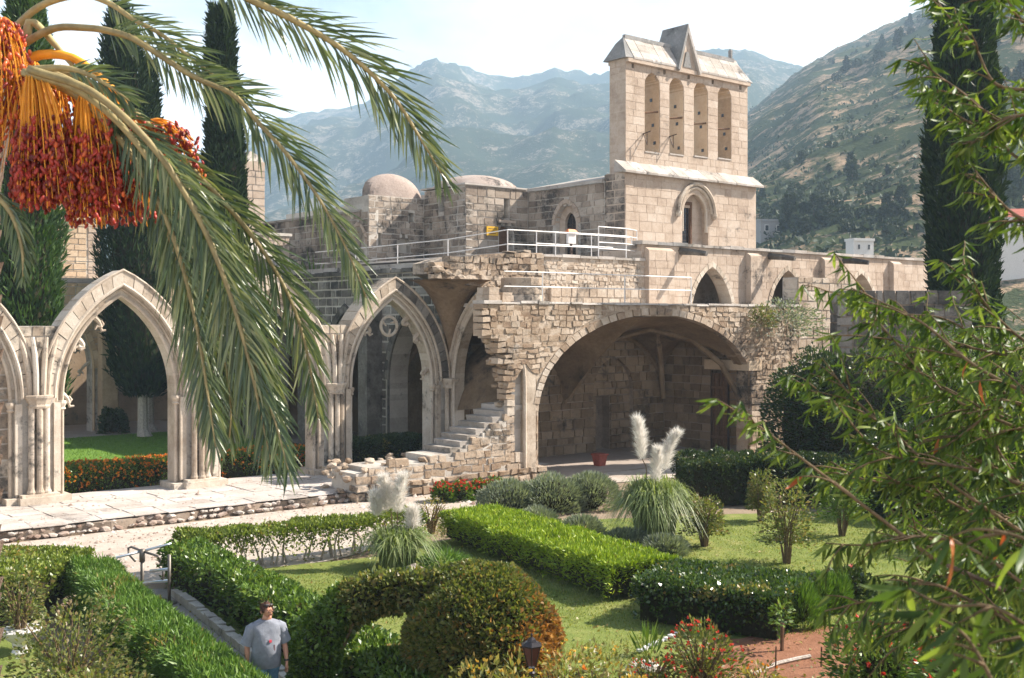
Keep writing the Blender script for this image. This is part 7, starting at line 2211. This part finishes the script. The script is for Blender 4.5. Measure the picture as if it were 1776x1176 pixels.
MB().lathe([(0.16, 0), (0.16, 0.03), (0.05, 0.05)], Vector((-7.02, 23.3, 0.02)) - tc_, 14).build('foot_plate', M['dark_steel'], ts_)
tube_part('strut', [(-7.02, 23.3, 0.08), (-7.5, 23.9, 0.04)], 0.02, 'dark_steel')
bl = thing('bollard', gnd(181, 985), 0, 'short dark iron post left of the turnstile at the gravel', 'bollard')
MB().tube([(0, 0, -0.05), (0, 0, 0.26)], 0.05, 8).build('post', M['dark_iron'], bl)
for i in range(5):
    p = gnd(300 - 4 * i, 1046 + i * 2)
cp_ = Vector((7.95, 19.2, 0))
chr_ = thing('garden_chair', cp_, 0.35, 'white plastic garden chair half hidden behind the peach leaves', 'chair')
MB().hexa([(-0.24, -0.25, 0.42), (0.24, -0.25, 0.42), (0.22, 0.22, 0.40), (-0.22, 0.22, 0.40), (-0.24, -0.25, 0.45), (0.24, -0.25, 0.45), (0.22, 0.22, 0.43), (-0.22, 0.22, 0.43)]).build('seat', M['white_paint'], chr_)
bk_ = MB(); bk_.hexa([(-0.22, 0.20, 0.74), (0.22, 0.20, 0.74), (0.22, 0.25, 0.74), (-0.22, 0.25, 0.74), (-0.20, 0.27, 0.92), (0.20, 0.27, 0.92), (0.20, 0.31, 0.92), (-0.20, 0.31, 0.92)]); bko = bk_.build('backrest', M['white_paint'], chr_)
for x in (-0.18, -0.09, 0.0, 0.09, 0.18): MB().tube([(x, 0.21, 0.42), (x, 0.24, 0.76)], 0.022, 5).build('back_slat', M['white_paint'], bko)
for sx in (-1, 1):
    for sy in (-1, 1): MB().tube([(sx * 0.22, sy * 0.22, 0.43), (sx * 0.27, sy * 0.28, 0.0)], [0.028, 0.02], 6).build('leg', M['white_paint'], chr_)
    MB().tube([(sx * 0.25, -0.25, 0.42), (sx * 0.28, -0.22, 0.64), (sx * 0.27, 0.1, 0.66), (sx * 0.21, 0.22, 0.68)], 0.024, 6).build('armrest', M['white_paint'], chr_)
# ------------------------------------------------------------------ the person on the path
M['skin'] = plain_mat('sunburnt skin', (0.50, 0.25, 0.16), 0.55, 0, 0.35, 0.06, 20)
M['hair'] = plain_mat('short brown hair', (0.085, 0.04, 0.025), 0.6, 0, 0.4, 0.4, 60)
M['tshirt'] = plain_mat('faded grey blue cotton', (0.235, 0.25, 0.29), 0.9, 0, 0.1, 0.16, 14, 0.3)
M['denim'] = plain_mat('light blue denim', (0.14, 0.27, 0.42), 0.9, 0, 0.1, 0.18, 40)
M['shoe'] = plain_mat('white trainer', (0.55, 0.54, 0.52), 0.6)
M['strap'] = plain_mat('black strap', (0.03, 0.03, 0.03), 0.5)
M['red_print'] = plain_mat('red shirt print', (0.45, 0.04, 0.06), 0.8)
M['grey_print'] = plain_mat('dark shirt print', (0.10, 0.06, 0.07), 0.8)

FACE = radians(22)
pp = Vector((-3.60, 16.65, 0))
man = thing('person', pp, FACE, 'person in grey blue t-shirt and denim shorts walking along the garden path', 'person')


man.scale = (0.96, 0.96, 0.96)


def skinned(name, verts, edges, radii, mat, parent, sub=2, root=0):
    me = bpy.data.meshes.new(name); me.from_pydata(verts, edges, [])
    o = bpy.data.objects.new(name, me); COL.objects.link(o)
    sk = o.modifiers.new('skin', 'SKIN'); sk.use_smooth_shade = True
    for i, d in enumerate(me.skin_vertices[0].data):
        r = radii[i]; d.radius = r if isinstance(r, tuple) else (r, r); d.use_root = (i == root)
    if sub: 
        s = o.modifiers.new('sub', 'SUBSURF'); s.levels = sub; s.render_levels = sub
    dg = bpy.context.evaluated_depsgraph_get()
    m2 = bpy.data.meshes.new_from_object(o.evaluated_get(dg))
    bpy.data.objects.remove(o)
    m2.name = name
    m2.materials.clear(); m2.materials.append(mat)
    m2.polygons.foreach_set('use_smooth', [True] * len(m2.polygons))
    return link(name, m2, parent)


V_, E_, R_ = [], [], []
def jv(p, r, frm=None):
    V_.append(tuple(p)); R_.append(r)
    if frm is not None: E_.append((frm, len(V_) - 1))
    return len(V_) - 1


pel = jv((0, 0, 0.93), (0.155, 0.12))
sp1 = jv((0, -0.01, 1.10), (0.155, 0.125), pel)
sp2 = jv((0, 0.0, 1.28), (0.165, 0.12), sp1)
sp3 = jv((0, 0.01, 1.42), (0.12, 0.09), sp2)
nk = jv((0.005, 0.0, 1.50), 0.058, sp3)
HT = Vector((0.35, -0.94, -0.12)).normalized()        # the head looks towards the viewer's right and slightly down
hx = lambda f, z, s=0.0: (0.01 + HT.x * f - HT.y * s, -0.01 + HT.y * f + HT.x * s, z)
h0 = jv(hx(0.005, 1.565), 0.062, nk)
h1 = jv(hx(0.02, 1.625), (0.074, 0.090), h0)
h2 = jv(hx(0.012, 1.685), (0.078, 0.095), h1)
h3 = jv(hx(0.0, 1.725), (0.055, 0.065), h2)
nose = jv(hx(0.122, 1.625), 0.013, h1)
chin = jv(hx(0.078, 1.560), 0.028, h0)
for s in (-1, 1):
    sh = jv((s * 0.185, 0.01, 1.405), (0.068, 0.068), sp3)
    swing = -0.10 if s > 0 else 0.06
    el = jv((s * 0.275, 0.035 - 0.02 * s, 1.15), 0.046, sh)
    fm = jv((s * 0.285, -0.03 + swing * 0.5, 1.02), 0.043, el)
    wr = jv((s * 0.28, -0.075 + swing, 0.90), (0.030, 0.026), fm)
    pm_ = jv((s * 0.278, -0.090 + swing, 0.835), (0.040, 0.022), wr)
    for k in range(4):
        fx = (k - 1.5) * 0.021
        k1 = jv((s * 0.276 + 0.35 * fx, -0.095 + swing - fx, 0.785), 0.0098, pm_)
        k2 = jv((s * 0.270 + 0.35 * fx, -0.105 + swing - fx, 0.752 + 0.006 * abs(k - 1)), 0.0088, k1)
        jv((s * 0.262 + 0.35 * fx, -0.108 + swing - fx, 0.725 + 0.010 * abs(k - 1)), 0.0078, k2)
    t1 = jv((s * 0.262, -0.128 + swing, 0.845), 0.012, pm_)
    jv((s * 0.256, -0.150 + swing, 0.805), 0.0095, t1)
    hip = jv((s * 0.095, 0.0, 0.86), 0.098, pel)
    fwd = -0.16 if s < 0 else 0.14
    kn = jv((s * 0.10, fwd * 0.9, 0.50), 0.058, hip)
    cf = jv((s * 0.10, fwd * 1.1 + 0.03, 0.33), 0.055, kn)
    an = jv((s * 0.10, fwd * 1.3 + 0.06, 0.10), 0.036, cf)
    jv((s * 0.115, fwd * 1.3 - 0.07, 0.045), (0.036, 0.026), an)
body = skinned('body', V_, E_, R_, M['skin'], man, 2)


def loft(rings, mat, name, parent, seg=28, wob=0.0, seed=1, close_top=False):
    r = np.random.default_rng(seed); v, f = [], []
    for i, (cx, cy, cz, ax, ay, rot) in enumerate(rings):
        for k in range(seg):
            a = 2 * pi * k / seg
            w = 1 + wob * (fbm(np.array(cos(a) * 2 + seed), np.array(sin(a) * 2 + cz * 5), seed, 3) - 0.5) * 2
            w += wob * 0.6 * sin(a * 5 + cz * 14) * min(1, i / 4)
            x, y = ax * cos(a) * w, ay * sin(a) * w
            v.append((cx + x * cos(rot) - y * sin(rot), cy + x * sin(rot) + y * cos(rot), cz))
    for i in range(len(rings) - 1):
        for k in range(seg): f.append((i * seg + k, i * seg + (k + 1) % seg, (i + 1) * seg + (k + 1) % seg, (i + 1) * seg + k))
    mb = MB(); mb.add(v, f)
    if close_top: mb.f.append(tuple(range(len(rings) * seg - seg, len(rings) * seg)))
    return mb.build(name, mat, parent, smooth=True)


shirt = loft([(0, 0.005, 0.80, 0.228, 0.172, 0), (0, 0.005, 0.82, 0.232, 0.176, 0), (0, 0.0, 0.92, 0.232, 0.182, 0), (0, -0.01, 1.04, 0.225, 0.186, 0), (0, -0.01, 1.15, 0.220, 0.178, 0), (0, 0.0, 1.26, 0.226, 0.162, 0), (0, 0.0, 1.35, 0.245, 0.148, 0), (0, 0.005, 1.41, 0.256, 0.132, 0), (0, 0.01, 1.455, 0.232, 0.118, 0), (0, 0.008, 1.49, 0.165, 0.102, 0), (0, 0.004, 1.515, 0.105, 0.088, 0), (0, 0.0, 1.522, 0.078, 0.074, 0)], M['tshirt'], 'tshirt', man, 48, 0.07, 3)
for s in (-1, 1):
    mb = MB(); mb.tube([(s * 0.16, 0.008, 1.405), (s * 0.215, 0.012, 1.375), (s * 0.25, 0.02, 1.26), (s * 0.288, 0.03, 1.15)], [0.090, 0.102, 0.096, 0.102], 14, cap=False)
    mb.build('sleeve', M['tshirt'], shirt, smooth=True)
    fwd = -0.16 if s < 0 else 0.14
    mb = MB(); mb.tube([(s * 0.085, 0.0, 0.95), (s * 0.098, 0.0, 0.84), (s * 0.10, fwd * 0.5, 0.68), (s * 0.105, fwd * 0.82, 0.55)], [0.125, 0.122, 0.104, 0.10], 16, cap=False)
    mb.build('shorts_leg', M['denim'], man, smooth=True)
    mb = MB(); mb.tube([(s * 0.10, fwd * 1.3 + 0.09, 0.055), (s * 0.11, fwd * 1.3 - 0.02, 0.06), (s * 0.118, fwd * 1.3 - 0.12, 0.045), (s * 0.12, fwd * 1.3 - 0.17, 0.035)], [0.045, 0.052, 0.048, 0.03], 10)
    mb.build('shoe', M['shoe'], man, smooth=True)
# hair as a cap over the back and top of the skull, ears, eyes, sunglasses pushed up
hv, hf = [], []
C0 = Vector(hx(0.008, 1.675))
fw_ = Vector((HT.x, HT.y, 0)).normalized(); sd_ = Vector((-fw_.y, fw_.x, 0))
hr = np.random.default_rng(5)
for i in range(11):
    ph = i / 10 * 2.05
    for k in range(24):
        a = 2 * pi * k / 24
        d_ = fw_ * (sin(ph) * cos(a)) + sd_ * (sin(ph) * sin(a)) + Vector((0, 0, cos(ph)))
        front = max(0, cos(a)) * sin(ph)
        rad = 0.098 * (1 + hr.normal(0, 0.03))
        z = d_.z * rad * 1.02
        if front > 0.55 and ph > 0.9: rad *= 0.74
        p = C0 + Vector((d_.x * rad * (0.86 if abs(sin(a)) > 0.7 else 1.02), d_.y * rad * (0.9 if abs(sin(a)) > 0.7 else 1.06), z))
        hv.append(tuple(p))
hf = [(i * 24 + k, i * 24 + (k + 1) % 24, (i + 1) * 24 + (k + 1) % 24, (i + 1) * 24 + k) for i in range(10) for k in range(24)]
hm2 = MB(); hm2.add(hv, hf); hair = hm2.build('hair', M['hair'], man, smooth=True)
Pt, Nt = [], []
for _ in range(900):
    i, k = hr.integers(0, 9), hr.integers(0, 24); p = np.array(hv[i * 24 + k]); d_ = p - np.array(C0)
    Pt.append(p); Nt.append(d_ / np.linalg.norm(d_) * 0.4 + np.array([0, 0, -0.5]) - np.array(fw_) * 0.3)
v, f = leaf_cloud(np.array(Pt), unit(np.array(Nt)), 0.045, 0.010, spread=0.35, seed=4)
tag(link('hair_tuft', np_mesh('hair_tuft', v, f, M['hair']), hair), kind='stuff')
for s in (-1, 1):
    MB().lathe([(0.004, -0.006), (0.010, 0.0), (0.004, 0.006)], Vector(hx(0.100, 1.648, s * 0.034)), 8).build('eye', M['strap'], man)
    MB().tube([Vector(hx(-0.005, 1.61, s * 0.082)), Vector(hx(-0.012, 1.64, s * 0.094)), Vector(hx(-0.004, 1.665, s * 0.088))], [0.010, 0.016, 0.010], 6).build('ear', M['skin'], man)
    MB().tube([Vector(hx(0.072, 1.742, s * 0.012)), Vector(hx(0.066, 1.746, s * 0.045)), Vector(hx(0.040, 1.742, s * 0.070))], [0.018, 0.02, 0.008], 7).build('sunglass_lens', M['strap'], hair)
MB().tube([Vector(hx(0.098, 1.592, -0.022)), Vector(hx(0.104, 1.590, 0.0)), Vector(hx(0.098, 1.592, 0.022))], 0.006, 6).build('mouth', plain_mat('lips', (0.36, 0.11, 0.09), 0.5), man)
MB().lathe([(0.036, -0.012), (0.038, 0.0), (0.036, 0.012)], (0.28, -0.165, 0.915), 12).build('wristwatch', M['strap'], man)
# shirt print: a little red emblem and a dark strip below it
def on_shirt(x, z, w, h, nm, mat):
    mb = MB(); y = lambda xx: -0.19 * sqrt(max(0, 1 - (xx / 0.23) ** 2)) - 0.004
    mb.hexa([(x, y(x) - 0.004, z), (x + w, y(x + w) - 0.004, z), (x + w, y(x + w) + 0.02, z), (x, y(x) + 0.02, z), (x, y(x) + 0.004, z + h), (x + w, y(x + w) + 0.004, z + h), (x + w, y(x + w) + 0.03, z + h), (x, y(x) + 0.03, z + h)]).build(nm, mat, shirt)
on_shirt(0.015, 1.205, 0.04, 0.032, 'emblem', M['red_print'])
on_shirt(0.085, 1.06, 0.022, 0.10, 'tag', M['grey_print'])
